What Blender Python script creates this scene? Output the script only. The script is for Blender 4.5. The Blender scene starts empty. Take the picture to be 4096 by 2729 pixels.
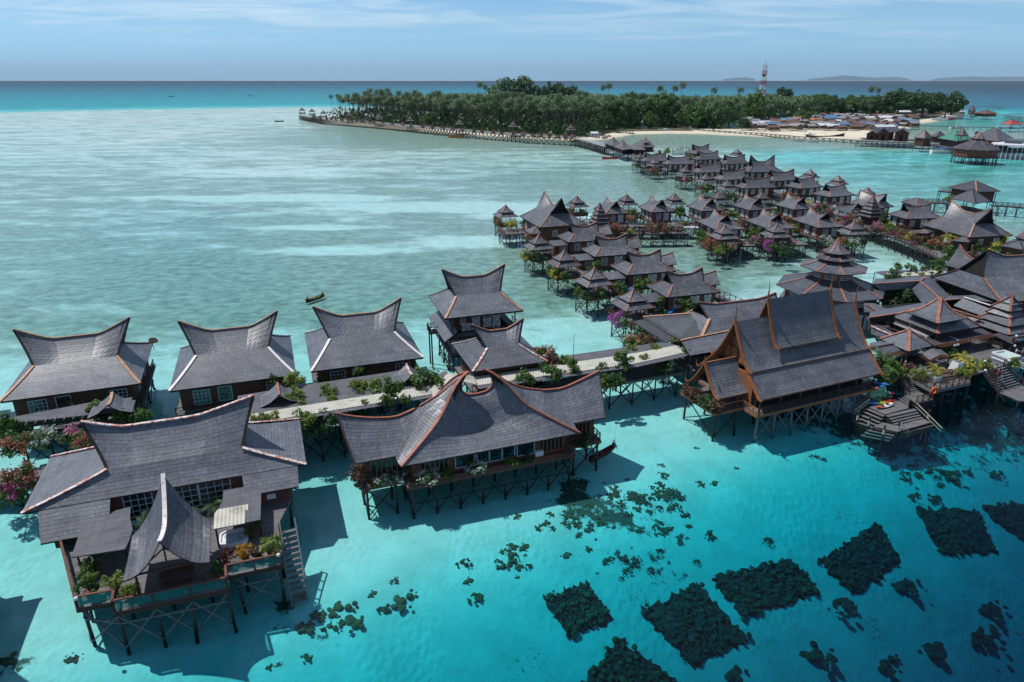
import bpy,math,random
import numpy as np
from mathutils import Vector,Matrix
from mathutils.geometry import tessellate_polygon
SC = bpy.context.scene
COL = SC.collection
R = math.radians
# -- camera, sky, sun, exposure
CAM_H,PITCH,FPX = 42.0,R(21.07),2731.0
HAZE = 1.6e-5
cam_d = bpy.data.cameras.new("camera")
cam_d.sensor_width = 36.0; cam_d.lens = 36.0 * FPX / 4096.0
cam_d.clip_start = 0.5; cam_d.clip_end = 90000
cam = bpy.data.objects.new("camera",cam_d); COL.objects.link(cam)
cam.location = (0,0,CAM_H); cam.rotation_euler = (R(90) - PITCH,0,0)
SC.camera = cam
SUN_TO = Vector((-0.49,0.18,1.0)).normalized()
sun_d = bpy.data.lights.new("sun",'SUN'); sun_d.energy = 3.55; sun_d.angle = R(0.55); sun_d.color = (1.0,0.965,0.92)
sun = bpy.data.objects.new("sun",sun_d); COL.objects.link(sun)
sun.rotation_euler = SUN_TO.to_track_quat('Z','Y').to_euler(); sun.location = (0,0,200)
SC.view_settings.view_transform = 'Standard'; SC.view_settings.look = 'None'
SC.view_settings.exposure = 0.18; SC.view_settings.gamma = 1.0
W = bpy.data.worlds.new("World"); SC.world = W; W.use_nodes = True
def mknodes(nt):
 nt.nodes.clear()
 def nd(t,**kw):
  n = nt.nodes.new(t)
  ins = kw.pop('ins',{})
  for k,v in kw.items(): setattr(n,k,v)
  for k,v in ins.items():
   if isinstance(v,bpy.types.NodeSocket): nt.links.new(v,n.inputs[k])
   else: n.inputs[k].default_value = v
  return n
 def math_(op,a,b=0.0,c=None,clamp=False):
  n = nd('ShaderNodeMath',operation=op,use_clamp=clamp)
  for i,q in enumerate((a,b,c)):
   if q is None: continue
   if isinstance(q,bpy.types.NodeSocket): nt.links.new(q,n.inputs[i])
   else: n.inputs[i].default_value = q
  return n.outputs[0]
 def mix(f,a,b,bt='MIX'):
  n = nd('ShaderNodeMix',data_type='RGBA',blend_type=bt)
  for i,q in ((0,f),(6,a),(7,b)):
   if isinstance(q,bpy.types.NodeSocket): nt.links.new(q,n.inputs[i])
   else: n.inputs[i].default_value = q if i == 0 else ((*q,1) if len(q) == 3 else q)
  return n.outputs[2]
 def ramp(x,*stops):
  n = nd('ShaderNodeValToRGB',ins={0: x}); e = n.color_ramp.elements
  while len(e) < len(stops): e.new(0.5)
  for q,(p,c) in zip(e,stops):
   q.position = p; q.color = (c,c,c,1) if not isinstance(c,tuple) else (*c,1)
  return n.outputs[0]
 def mapr(x,a,b,c=0.0,d=1.0):
  return nd('ShaderNodeMapRange',ins={0: x,1: a,2: b,3: c,4: d}).outputs[0]
 def noise(vec,scale,detail=4,rough=.55,dist=0.0):
  n = nd('ShaderNodeTexNoise',ins={'Scale': scale,'Detail': detail,'Roughness': rough,'Distortion': dist})
  if vec is not None: nt.links.new(vec,n.inputs['Vector'])
  return n.outputs[0]
 def mapping(vec,loc=(0,0,0),rot=(0,0,0),sc=(1,1,1)):
  return nd('ShaderNodeMapping',ins={0: vec,1: loc,2: rot,3: sc}).outputs[0]
 return nd,math_,mix,ramp,mapr,noise,mapping
nd,mth,mix,ramp,mapr,noise,mapping = mknodes(W.node_tree)
sky = nd('ShaderNodeTexSky',sky_type='NISHITA',sun_disc=False,sun_elevation=math.asin(SUN_TO.z),
         sun_rotation=math.atan2(SUN_TO.x,SUN_TO.y),altitude=40,air_density=1.0,dust_density=0.25,ozone_density=1.4)
tc = nd('ShaderNodeTexCoord')
sep = nd('ShaderNodeSeparateXYZ',ins={0: tc.outputs['Generated']})
el = sep.outputs['Z']
# thin cirrus: the direction is divided by its height so that streaks lie on a flat layer
pz = mth('ADD',mth('MAXIMUM',el,0.0),0.05)
px_ = mth('DIVIDE',sep.outputs['X'],pz); py_ = mth('DIVIDE',sep.outputs['Y'],pz)
cv = nd('ShaderNodeCombineXYZ',ins={0: px_,1: py_}).outputs[0]
c1 = noise(mapping(cv,loc=(3.1,1.7,0),rot=(0,0,0.25),sc=(0.55,0.85,1)),1.0,7,.6,1.2)
c2 = noise(mapping(cv,loc=(-2.4,5.0,0),sc=(0.16,0.3,1)),1.0,4,.5)
cl = mth('MULTIPLY',mapr(c1,.4,.72),mapr(c2,.32,.6))
cl = mth('MULTIPLY',cl,mapr(el,0.03,0.085))
skyc = mix(mapr(el,0.0,0.07),(0.42,0.88,1.72),(.66,.97,1.34)); skyc = mix(mapr(el,0.11,0.42),skyc,(0.42,0.56,0.74))
skyc = mix(1.0,sky.outputs[0],skyc,'MULTIPLY')
skyc = mix(mth('MULTIPLY',cl,1.0),skyc,(8.5,10.0,11.0))
bg = nd('ShaderNodeBackground',ins={0: skyc,1: 0.085})
nd('ShaderNodeOutputWorld',ins={0: bg.outputs[0]})
cy = SC.cycles
cy.max_bounces = 6; cy.diffuse_bounces = 2; cy.glossy_bounces = 2; cy.transmission_bounces = 2
cy.transparent_max_bounces = 10; cy.volume_bounces = 0
cy.caustics_reflective = False; cy.caustics_refractive = False
cy.use_denoising = True
# -- geometry helpers
cP,sP = math.cos(PITCH),math.sin(PITCH)
def at(px,py,z=0.0):
 """world point at height z seen at full-size photograph pixel (px, py)"""
 u = (px - 2048.0) / FPX; v = (py - 1364.5) / FPX
 d = Vector((u,cP - v * sP,-sP - v * cP)); t = (z - CAM_H) / d.z
 return Vector((0,0,CAM_H)) + d * t
def on_plane(px,py,o,n):
 u = (px - 2048.0) / FPX; v = (py - 1364.5) / FPX
 d = Vector((u,cP - v * sP,-sP - v * cP)); c = Vector((0,0,CAM_H))
 return c + d * ((Vector(o) - c).dot(n) / d.dot(n))
V3 = Vector
class MB:
 def __init__(s): s.v = []; s.f = []; s.uv = []; s.mi = []; s.sm = []
 def face(s,pts,mat=0,uv=None,smooth=False):
  pts = [V3(p) for p in pts]
  if uv is None:
   n = V3((0,0,0))
   for i in range(len(pts)):
    n += (pts[i] - pts[0]).cross(pts[(i + 1) % len(pts)] - pts[0])
   n = n.normalized() if n.length > 1e-9 else V3((0,0,1))
   if abs(n.z) > .995: ua,va = V3((1,0,0)),V3((0,1,0))
   else:
    ua = V3((0,0,1)).cross(n).normalized(); va = n.cross(ua)
   uv = [(p.dot(ua),p.dot(va)) for p in pts]
  i = len(s.v); s.v += pts; s.f.append(list(range(i,i + len(pts)))); s.uv += list(uv); s.mi.append(mat); s.sm.append(smooth)
 def box(s,x0,x1,y0,y1,z0,z1,mat=0):
  p = [V3((x,y,z)) for z in (z0,z1) for y in (y0,y1) for x in (x0,x1)]
  for q in ((0,2,3,1),(4,5,7,6),(0,1,5,4),(2,6,7,3),(0,4,6,2),(1,3,7,5)): s.face([p[k] for k in q],mat)
 def hexa(s,lo,hi,mat=0):
  """closed prism between two equal polygons lo (counter-clockwise from above) and hi"""
  n = len(lo); s.face(list(reversed(lo)),mat); s.face(hi,mat)
  for i in range(n): s.face([lo[i],lo[(i+1) % n],hi[(i+1) % n],hi[i]],mat)
 def slab(s,poly,th,mat=0,up=None):
  d = V3((0,0,th)) if up is None else up
  poly = [V3(p) for p in poly]
  a = sum((poly[i].x * poly[(i+1) % len(poly)].y - poly[(i+1) % len(poly)].x * poly[i].y) for i in range(len(poly)))
  if a < 0: poly = poly[::-1]
  s.hexa([p - d for p in poly],poly,mat)
 def beam(s,p,q,w,h=None,mat=0,up=(0,0,1)):
  p,q = V3(p),V3(q); h = h or w; d = (q - p)
  if d.length < 1e-6: return
  d.normalize(); upv = V3(up)
  if abs(d.dot(upv)) > .98: upv = V3((1,0,0))
  a = d.cross(upv).normalized() * (w / 2); b = a.cross(d).normalized() * (h / 2)
  A = [p + a - b,p - a - b,p - a + b,p + a + b]; B = [k + (q - p) for k in A]
  s.face(A[::-1],mat); s.face(B,mat)
  for i in range(4): s.face([A[i],A[(i+1) % 4],B[(i+1) % 4],B[i]],mat)
 def tube(s,p,q,r0,r1=None,n=6,mat=0,smooth=True,caps=True):
  p,q = V3(p),V3(q); r1 = r0 if r1 is None else r1; d = (q - p).normalized()
  upv = V3((0,0,1)) if abs(d.z) < .9 else V3((1,0,0))
  a = d.cross(upv).normalized(); b = d.cross(a)
  A = [p + (a * math.cos(t) + b * math.sin(t)) * r0 for t in [2 * math.pi * i / n for i in range(n)]]
  B = [q + (a * math.cos(t) + b * math.sin(t)) * r1 for t in [2 * math.pi * i / n for i in range(n)]]
  for i in range(n): s.face([A[(i+1) % n],A[i],B[i],B[(i+1) % n]][::-1],mat,smooth=False)
  if caps: s.face(A,mat); s.face(B[::-1],mat)
 def lathe(s,c,prof,n=8,mat=0,rot=0.0):
  """rings (r, z) round c, closed at the ends"""
  c = V3(c); rings = []
  for r,z in prof:
   rings.append([c + V3((r * math.cos(rot + 2*math.pi*i/n),r * math.sin(rot + 2*math.pi*i/n),z)) for i in range(n)])
  for A,B in zip(rings,rings[1:]):
   for i in range(n): s.face([A[i],A[(i+1) % n],B[(i+1) % n],B[i]],mat)
  s.face(rings[0][::-1],mat); s.face(rings[-1],mat)
 def patch(s,rows,mat=0,th=.13,emat=None,uoff=0.0):
  """roof sheet; rows run from the eave up, each row along the eave; gets thickness th and closed edges"""
  rows = [[V3(p) for p in r] for r in rows]; nr,nc = len(rows),len(rows[0]); emat = mat if emat is None else emat
  mid = nc // 2; vv = [0.0]
  for i in range(1,nr): vv.append(vv[-1] + (rows[i][mid] - rows[i-1][mid]).length)
  lr = max(rows,key=lambda r: (r[-1] - r[0]).length); dirx = (lr[-1] - lr[0]); dirx.z *= .001; dirx = dirx.normalized()
  U = [[p.dot(dirx) + uoff for p in r] for r in rows]
  dn = V3((0,0,-th))
  def q(a,b,c,d,m,uv=None):
   pts,us = [],[]
   for p,w in zip((a,b,c,d),uv or [None] * 4):
    if pts and (p - pts[-1]).length < 1e-5: continue
    pts.append(p); us.append(w)
   if len(pts) > 1 and (pts[0] - pts[-1]).length < 1e-5: pts.pop(); us.pop()
   if len(pts) >= 3: s.face(pts,m,us if uv else None)
  for i in range(nr - 1):
   for j in range(nc - 1):
    q(rows[i][j],rows[i][j+1],rows[i+1][j+1],rows[i+1][j],mat,
                  [(U[i][j],vv[i]),(U[i][j+1],vv[i]),(U[i+1][j+1],vv[i+1]),(U[i+1][j],vv[i+1])])
    q(rows[i+1][j] + dn,rows[i+1][j+1] + dn,rows[i][j+1] + dn,rows[i][j] + dn,emat)
  for j in range(nc - 1):
   q(rows[0][j] + dn,rows[0][j+1] + dn,rows[0][j+1],rows[0][j],emat)
   q(rows[-1][j],rows[-1][j+1],rows[-1][j+1] + dn,rows[-1][j] + dn,emat)
  for i in range(nr - 1):
   q(rows[i+1][0] + dn,rows[i][0] + dn,rows[i][0],rows[i+1][0],emat)
   q(rows[i][-1] + dn,rows[i+1][-1] + dn,rows[i+1][-1],rows[i][-1],emat)
 def build(s,name,mats,parent=None,loc=None,rot=0.0):
  me = bpy.data.meshes.new(name)
  n = len(s.v)
  me.vertices.add(n); me.vertices.foreach_set('co',np.array([c for p in s.v for c in p],dtype=np.float32))
  li = [i for f in s.f for i in f]
  me.loops.add(len(li)); me.loops.foreach_set('vertex_index',np.array(li,dtype=np.int32))
  me.polygons.add(len(s.f)); st = np.cumsum([0] + [len(f) for f in s.f])[:-1]
  me.polygons.foreach_set('loop_start',st.astype(np.int32))
  me.polygons.foreach_set('material_index',np.array(s.mi,dtype=np.int32))
  me.polygons.foreach_set('use_smooth',np.array(s.sm,dtype=bool))
  uvl = me.uv_layers.new(name='UVMap'); uvl.data.foreach_set('uv',np.array(s.uv,dtype=np.float32).ravel())
  for m in (mats if isinstance(mats,(list,tuple)) else [mats]): me.materials.append(m)
  me.update(calc_edges=True); me.validate()
  return put(name,me,parent,loc,rot)
def put(name,me,parent=None,loc=None,rot=0.0):
 o = bpy.data.objects.new(name,me); COL.objects.link(o)
 if parent is not None: o.parent = parent; KIDS.setdefault(parent.name,[]).append(o)
 if loc is not None: o.location = loc
 if rot: o.rotation_euler = (0,0,rot)
 return o
KIDS = {}
def tag(o,label=None,cat=None,group=None,kind=None):
 for k,v in (('label',label),('category',cat),('group',group),('kind',kind)):
  if v: o[k] = v
  elif k in o and k in ('label','group') and v == '': del o[k]
 return o
def thing(name,label,cat,loc=(0,0,0),rot=0.0,group=None):
 o = bpy.data.objects.new(name,None); COL.objects.link(o); o.empty_display_size = .5
 o.location = loc; o.rotation_euler = (0,0,rot)
 return tag(o,label,cat,group)
def dup(o,loc=None,rot=None,label=None,scale=None,parent=None):
 c = o.copy(); COL.objects.link(c)
 if parent is not None: c.parent = parent; KIDS.setdefault(parent.name,[]).append(c)
 if loc is not None: c.location = loc
 if rot is not None: c.rotation_euler = (0,0,rot)
 if scale is not None: c.scale = (scale,) * 3 if not isinstance(scale,tuple) else scale
 if label: c['label'] = label
 for k in KIDS.get(o.name,[]): dup(k,parent=c)
 return c
def lerp(a,b,t): return a + (b - a) * t
def sstep(a,b,x):
 t = min(1,max(0,(x - a) / (b - a))); return t * t * (3 - 2 * t)
RND = random.Random(11)
# -- materials
def newmat(name):
 m = bpy.data.materials.new(name); m.use_nodes = True
 return (m,) + mknodes(m.node_tree)
def bsdf_out(nd,col,rough=.7,normal=None,spec=.3,metal=0.0,**kw):
 ins = {'Base Color': col if isinstance(col,bpy.types.NodeSocket) else (*col,1),'Roughness': rough,
           'Specular IOR Level': spec,'Metallic': metal}
 if normal is not None: ins['Normal'] = normal
 ins.update(kw)
 b = nd('ShaderNodeBsdfPrincipled',ins=ins)
 nd('ShaderNodeOutputMaterial',ins={0: b.outputs[0]}); return b
def plain(name,col,rough=.7,var=.25,scale=3.0,spec=.3,metal=0.0,bump=0.0):
 m,nd,mth,mix,ramp,mapr,noise,mapping = newmat(name)
 tc = nd('ShaderNodeTexCoord'); n = noise(tc.outputs['Object'],scale,5,.6)
 c = mix(mapr(n,.25,.75),tuple(k * (1 - var) for k in col),tuple(min(1,k * (1 + var)) for k in col))
 nm = nd('ShaderNodeBump',ins={'Height': n,'Strength': bump,'Distance': .05}).outputs[0] if bump else None
 bsdf_out(nd,c,rough,nm,spec,metal); return m
def shingles(name,c1,c2,w=.2,h=.36,bump=1.0,var=1.0):
 m,nd,mth,mix,ramp,mapr,noise,mapping = newmat(name)
 tc = nd('ShaderNodeTexCoord'); uv = tc.outputs['UV']
 wob = noise(uv,1.3,2); uvw = nd('ShaderNodeVectorMath',operation='ADD',ins={0: uv,
          1: nd('ShaderNodeCombineXYZ',ins={1: mth('MULTIPLY',mth('SUBTRACT',wob,.5),.12)}).outputs[0]}).outputs[0]
 br = nd('ShaderNodeTexBrick',offset=.5,offset_frequency=2,squash=1.0,ins={'Vector': uvw,'Color1': (0,0,0,1),'Color2': (1,1,1,1),
   'Mortar': (.35,.35,.35,1),'Scale': 1.0,'Mortar Size': .012,'Mortar Smooth': .3,'Bias': 0.0,'Brick Width': w,'Row Height': h})
 sp = nd('ShaderNodeSeparateXYZ',ins={0: uvw}); fr = mth('FRACT',mth('DIVIDE',sp.outputs[1],h))
 pat = noise(mapping(uv,sc=(.35,.8,1)),1.0,5,.6)
 streak = noise(mapping(uv,sc=(4.0,.35,1)),1.0,3,.6)
 rown = nd('ShaderNodeTexWhiteNoise',noise_dimensions='1D',ins={1: mth('FLOOR',mth('DIVIDE',sp.outputs[1],h))}).outputs[0]
 f = mth('ADD',mth('MULTIPLY',br.outputs[0],.32),mth('ADD',mth('MULTIPLY',rown,.18),mth('MULTIPLY',mapr(pat,.3,.7),.3)))
 f = mth('ADD',f,mth('MULTIPLY',mapr(streak,.3,.7),.2))
 col = mix(f,c1,c2)
 fine = noise(uv,14.0,2)
 rare = mth('MULTIPLY',mth('GREATER_THAN',br.outputs[0],.9),mapr(fine,.3,.6))
 col = mix(mth('MULTIPLY',rare,.2 * var),col,tuple(min(1,k * 1.7) for k in c2))
 # the lower edge of each course stands proud and leaves a dark joint under it
 joint = mth('MAXIMUM',mapr(fr,.0,.16,1.0,0.0),mth('MULTIPLY',br.outputs[1],.55))
 col = mix(mth('MULTIPLY',joint,.8),col,tuple(k * .25 for k in c1))
 oi = nd('ShaderNodeObjectInfo').outputs['Random']; blot = noise(nd('ShaderNodeTexCoord').outputs['Object'],.32,5,.65)
 vv = mth('MULTIPLY',mapr(oi,0,1,.68,1.04),mapr(blot,.3,.7,.62,1.12)); hs = nd('ShaderNodeHueSaturation',ins={2: vv,4: col}); col = hs.outputs[0]
 moss = mapr(noise(mapping(nd('ShaderNodeTexCoord').outputs['Object'],loc=(9,4,2)),.5,6,.7),.6,.75); col = mix(mth('MULTIPLY',moss,.4),col,(.06,.062,.05))
 hgt = mth('ADD',mth('MULTIPLY',mth('SUBTRACT',1.0,fr),1.0),mth('MULTIPLY',br.outputs[0],.35))
 nm = nd('ShaderNodeBump',ins={'Height': hgt,'Strength': .7 * bump,'Distance': .08}).outputs[0]
 bsdf_out(nd,col,.42,nm,.6); return m
def planks(name,c1,c2,w=.16,length=2.6,gap=.02,rough=.75,along_u=True,bump=.4):
 m,nd,mth,mix,ramp,mapr,noise,mapping = newmat(name)
 tc = nd('ShaderNodeTexCoord'); uv = tc.outputs['UV']
 if not along_u: uv = mapping(uv,rot=(0,0,math.pi / 2))
 br = nd('ShaderNodeTexBrick',offset=.37,ins={'Vector': uv,'Color1': (0,0,0,1),'Color2': (1,1,1,1),'Mortar': (0,0,0,1),'Scale': 1.0,
   'Mortar Size': gap,'Mortar Smooth': .1,'Brick Width': length,'Row Height': w})
 g = noise(mapping(uv,sc=(1.2,12,1)),1.0,4); big = noise(uv,.45,3)
 f = mth('ADD',mth('MULTIPLY',br.outputs[0],.4),mth('ADD',mth('MULTIPLY',g,.3),mth('MULTIPLY',mapr(big,.3,.7),.3)))
 col = mix(f,c1,c2); col = mix(mth('MULTIPLY',br.outputs[1],.85),col,tuple(k * .15 for k in c1))
 nm = nd('ShaderNodeBump',ins={'Height': mth('SUBTRACT',1.0,br.outputs[1]),'Strength': bump,'Distance': .03}).outputs[0]
 bsdf_out(nd,col,rough,nm,.3); return m
def corrugated(name,c1,c2,pitch=.32,stain=None,metal=0.0,rough=.5):
 m,nd,mth,mix,ramp,mapr,noise,mapping = newmat(name)
 tc = nd('ShaderNodeTexCoord'); uv = tc.outputs['UV']; sp = nd('ShaderNodeSeparateXYZ',ins={0: uv})
 w = mth('SINE',mth('MULTIPLY',sp.outputs[0],2 * math.pi / pitch)); w = mapr(w,-1,1)
 n = noise(uv,.5,5,.6); col = mix(mapr(n,.3,.7),c1,c2)
 if stain:
  st = noise(mapping(uv,loc=(7,3,0),sc=(.28,.5,1)),1.0,4,.6); col = mix(mth('MULTIPLY',mapr(st,.58,.72),.8),col,stain)
 nm = nd('ShaderNodeBump',ins={'Height': w,'Strength': .8,'Distance': .06}).outputs[0]
 bsdf_out(nd,mix(mth('MULTIPLY',mapr(w,0,.3,1,0),.35),col,tuple(k * .4 for k in c1)),rough,nm,.4,metal); return m
def peeling(name,c1,c2,amount=.5):
 m,nd,mth,mix,ramp,mapr,noise,mapping = newmat(name)
 tc = nd('ShaderNodeTexCoord'); n = noise(tc.outputs['Object'],2.2,6,.7)
 bsdf_out(nd,mix(mapr(n,amount - .05,amount + .05),c1,c2),.55,None,.4); return m
def leafmat(name,c1,c2,trans=.25):
 m,nd,mth,mix,ramp,mapr,noise,mapping = newmat(name)
 tc = nd('ShaderNodeTexCoord'); g = nd('ShaderNodeNewGeometry'); oi = nd('ShaderNodeObjectInfo')
 n = noise(tc.outputs['Object'],1.1,4); f = mth('ADD',mth('MULTIPLY',mapr(n,.3,.7),.5),mth('MULTIPLY',g.outputs['Random Per Island'],.5))
 col = mix(f,c1,c2); col = mix(mth('MULTIPLY',oi.outputs['Random'],.3),col,tuple(k * .7 for k in c1))
 b = nd('ShaderNodeBsdfPrincipled',ins={'Base Color': col,'Roughness': .5,'Specular IOR Level': .35})
 t = nd('ShaderNodeBsdfTranslucent',ins={0: mix(.5,col,tuple(min(1,k * 1.6) for k in c2))})
 mx = nd('ShaderNodeMixShader',ins={0: trans,1: b.outputs[0],2: t.outputs[0]})
 nd('ShaderNodeOutputMaterial',ins={0: mx.outputs[0]}); return m
SHI = shingles('shingle_grey',(.075,.082,.1),(.215,.226,.262))
SHI2 = shingles('shingle_far',(.08,.083,.097),(.215,.217,.24),w=.26,h=.44)
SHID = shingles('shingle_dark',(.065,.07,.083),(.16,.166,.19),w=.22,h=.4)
COPPER = peeling('copper_trim',(.25,.092,.058),(.36,.165,.115),.5)
COPPERW = peeling('flaking_trim',(.44,.13,.075),(.72,.66,.64),.5)
OCHRE = peeling('ochre_trim',(.4,.2,.1),(.5,.3,.18),.5)
WHTRIM = peeling('white_trim',(.72,.68,.66),(.55,.3,.22),.6)
TEAK = plain('teak_carved',(.3,.115,.05),.55,.3,2.0)
BROWN = planks('brown_boards',(.055,.028,.02),(.13,.06,.042),.2,3.0,.012)
REDBR = planks('red_boards',(.1,.04,.028),(.2,.085,.06),.2,3.0,.01)
DARKW = plain('dark_timber',(.028,.023,.021),.8,.35,4.0)
def polemat(name,col):
 m,nd,mth,mix,ramp,mapr,noise,mapping = newmat(name); g = nd('ShaderNodeNewGeometry').outputs['Position']; z = nd('ShaderNodeSeparateXYZ',ins={0: g}).outputs[2]; n = noise(g,2.5,4)
 c = mix(mapr(n,.3,.7),tuple(k * .6 for k in col),tuple(k * 1.5 for k in col)); wet = mapr(mth('ADD',z,mth('MULTIPLY',n,.8)),.5,1.2,1,0)
 bsdf_out(nd,mix(mth('MULTIPLY',wet,.85),c,(.018,.018,.013)),.8,None,.3); return m
POLE = polemat('weathered_pole',(.055,.05,.047))
POLEL = plain('pale_pole',(.16,.17,.18),.8,.4,3.0)
DECK = planks('grey_deck',(.1,.098,.105),(.24,.235,.24),.17,3.0,.02)
DECKV = planks('grey_deck_cross',(.1,.098,.105),(.24,.235,.24),.17,3.0,.02,along_u=False)
SLAT = planks('roof_slats',(.09,.092,.108),(.25,.255,.285),.12,2.4,.022,bump=.7)
SLATD = planks('dark_slats',(.045,.048,.06),(.12,.125,.145),.14,3.0,.022,bump=.7)
PALE = corrugated('pale_corrugated',(.46,.45,.38),(.62,.6,.52),.33,(.09,.075,.06))
BLACKC = corrugated('black_sheet',(.02,.023,.03),(.045,.05,.06),.5)
WHITE = plain('white_paint',(.72,.74,.76),.5,.1,4.0)
WHITEB = plain('white_plaster',(.6,.62,.64),.6,.12,2.0)
BLUEW = plain('blue_grey_frame',(.38,.5,.6),.45,.12,3.0)
BLACK = plain('black_lattice',(.012,.011,.011),.7,.3)
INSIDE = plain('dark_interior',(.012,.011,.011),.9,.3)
GLASS = plain('window_glass',(.012,.018,.022),.06,.2,1.0,.6)
def glassmat():
 m,nd,mth,mix,ramp,mapr,noise,mapping = newmat('green_glass')
 t = nd('ShaderNodeBsdfTransparent',ins={0: (.55,.8,.78,1)}); g = nd('ShaderNodeBsdfGlossy',ins={0: (.7,.9,.9,1),1: .05})
 d = nd('ShaderNodeBsdfDiffuse',ins={0: (.04,.12,.12,1)})
 a = nd('ShaderNodeMixShader',ins={0: .25,1: t.outputs[0],2: d.outputs[0]})
 a = nd('ShaderNodeMixShader',ins={0: .12,1: a.outputs[0],2: g.outputs[0]})
 nd('ShaderNodeOutputMaterial',ins={0: a.outputs[0]}); return m
GLASSG = glassmat()
LEAF = leafmat('leaf_mid',(.035,.085,.015),(.11,.21,.035))
LEAFD = leafmat('leaf_dark',(.018,.05,.016),(.065,.14,.04))
LEAFY = leafmat('leaf_lime',(.09,.15,.02),(.26,.33,.06))
LEAFB = leafmat('leaf_bronze',(.05,.03,.02),(.16,.09,.05))
LEAFM = leafmat('leaf_maroon',(.04,.01,.015),(.13,.03,.04))
LEAFO = leafmat('leaf_gold',(.32,.14,.01),(.6,.36,.02))
PALML = leafmat('palm_leaf',(.035,.075,.028),(.125,.2,.075))
PALMY = leafmat('palm_gold',(.16,.2,.02),(.5,.42,.05))
BLOOM = {'magenta': leafmat('bloom_magenta',(.2,.02,.09),(.42,.08,.22)),'red': leafmat('bloom_red',(.24,.06,.05),(.42,.15,.12)),
         'orange': leafmat('bloom_orange',(.3,.1,.04),(.48,.22,.1)),'white': leafmat('bloom_white',(.36,.4,.34),(.62,.64,.58)),
         'pink': leafmat('bloom_pink',(.4,.1,.22),(.68,.3,.42)),'purple': leafmat('bloom_purple',(.3,.05,.3),(.55,.15,.5)),
         'yellow': leafmat('bloom_yellow',(.4,.34,.03),(.66,.6,.1))}
BARK = plain('bark',(.12,.1,.085),.9,.35,1.5)
TERRA = plain('terracotta',(.2,.09,.06),.7,.2)
CORAL = plain('coral_rock',(.075,.06,.045),.9,.6,3.0,.2,0,.6)
CORALB = plain('coral_brown',(.13,.09,.055),.9,.55,4.0,.2,0,.6)
CORALG = plain('coral_green',(.095,.085,.045),.9,.55,4.0,.2,0,.6)
REEF = plain('reef_crust',(.07,.06,.05),.95,.75,2.2,.2,0,.8)
def solid(name,col,rough=.45,var=.08): return plain(name,col,rough,var,2.0)
BLUE,ORANGE,RED = solid('blue_paint',(.02,.16,.5)),solid('orange_plastic',(.8,.13,.015)),solid('red_paint',(.5,.02,.03))
GREENP,YELP,SKINM,NAVY = solid('green_plastic',(.1,.32,.04)),solid('yellow_plastic',(.7,.5,.05)),solid('skin',(.3,.16,.1)),solid('navy_cloth',(.02,.05,.16))
BLUECL,REDCL,WHCL,DKCL = solid('blue_cloth',(.03,.12,.36)),solid('red_cloth',(.42,.04,.05)),solid('white_cloth',(.6,.62,.66)),solid('dark_cloth',(.03,.03,.035))
HAIR = solid('hair',(.015,.012,.01))
# -- sea bed and water
# the drop-off runs from the lower edge of the picture towards the jetty stairs
_P1,_P2 = at(1950,2729),at(4096,1760)
_dn = (_P2 - _P1).normalized(); _nn = Vector((_dn.y,-_dn.x,0))
def depth(x,y):
 s = (x - _P1.x) * _nn.x + (y - _P1.y) * _nn.y
 r = math.hypot(x,y)
 d = 1.0 * min(1,75 / max(r,1)) ** 1.35 * (1 + .2 * math.sin(x * .021 + 1) * math.cos(y * .017))
 if s > -18: d += sstep(-18,40,s) * 27 if y < 110 else sstep(-18,40,s) * 27 * sstep(170,110,y)
 d += 1.3 * sstep(-24,-6,s) * sstep(120,95,y)
 d += .28 * sstep(110,170,x) * sstep(190,260,y) * sstep(470,400,y)          # lagoon behind the far rows
 d += .4 * sstep(1100,1350,r)                        # reef edge, then the open sea
 ri = x / max(1,y)
 d += .25 * sstep(.28,.5,ri) * sstep(930,1150,y) + .2 * sstep(.55,.66,ri) * sstep(560,680,y)
 return d
def cover(x,y):
 """share of sea grass on the sand"""
 r = math.hypot(x,y); c = .64
 c = lerp(.0,c,sstep(88,150,y - .36 * x))
 c += .3 * math.exp(-(((x + 40) / 60) ** 2 + ((y - 150) / 45) ** 2))
 c += .25 * math.exp(-(((x - 38) / 26) ** 2 + ((y - 150) / 40) ** 2))
 c += .3 * math.exp(-(((x - 60) / 40) ** 2 + ((y - 270) / 60) ** 2))
 c -= .12 * sstep(300,420,y)
 c += .35 * sstep(400,520,y) * sstep(900,600,y) * sstep(-260,-60,x)
 # reef patches off the jetty stairs
 for cx,cy,rx,ry in ((-48,176,22,4.5),(-4,186,24,6),(-22,240,40,7),(-60,205,16,3),(-120,330,60,8),(10,225,18,5),(-90,260,40,5)):
  c -= .8 * math.exp(-(((x - cx) / rx) ** 2 + ((y - cy) / ry) ** 2))
 return min(1,max(0,c))
RFS = [(*at(3560,1640,-4)[:2],10,6,1.45),(*at(3850,1590,-4)[:2],13,6,1.5),(*at(3300,1690,-2)[:2],10,4,1.0),(*at(3600,1840,-5)[:2],11,3,.9),(*at(4000,1780,-6)[:2],12,5,.95),(*at(2290,1960)[:2],4.5,2.2,1.0),(*at(2600,2010)[:2],5,2.2,.65),(*at(2420,1990)[:2],4,2,.8),(*at(2500,2120)[:2],8,3,.5),(*at(2700,2130)[:2],7,2.5,.35),(*at(1130,2380)[:2],3,2,.8),(*at(1350,2450)[:2],5,1.6,.75),(*at(3900,2600)[:2],12,5,.5),(*at(20,2640)[:2],2.5,2.5,.9),(*at(2250,1220)[:2],9,7,.4),(*at(2500,1150)[:2],9,8,.45),(*at(3200,1010)[:2],10,7,.5),(*at(2900,1000)[:2],10,7,.5)]  # coral spots; those by terrace and jetty also darken the bed as shade
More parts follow.
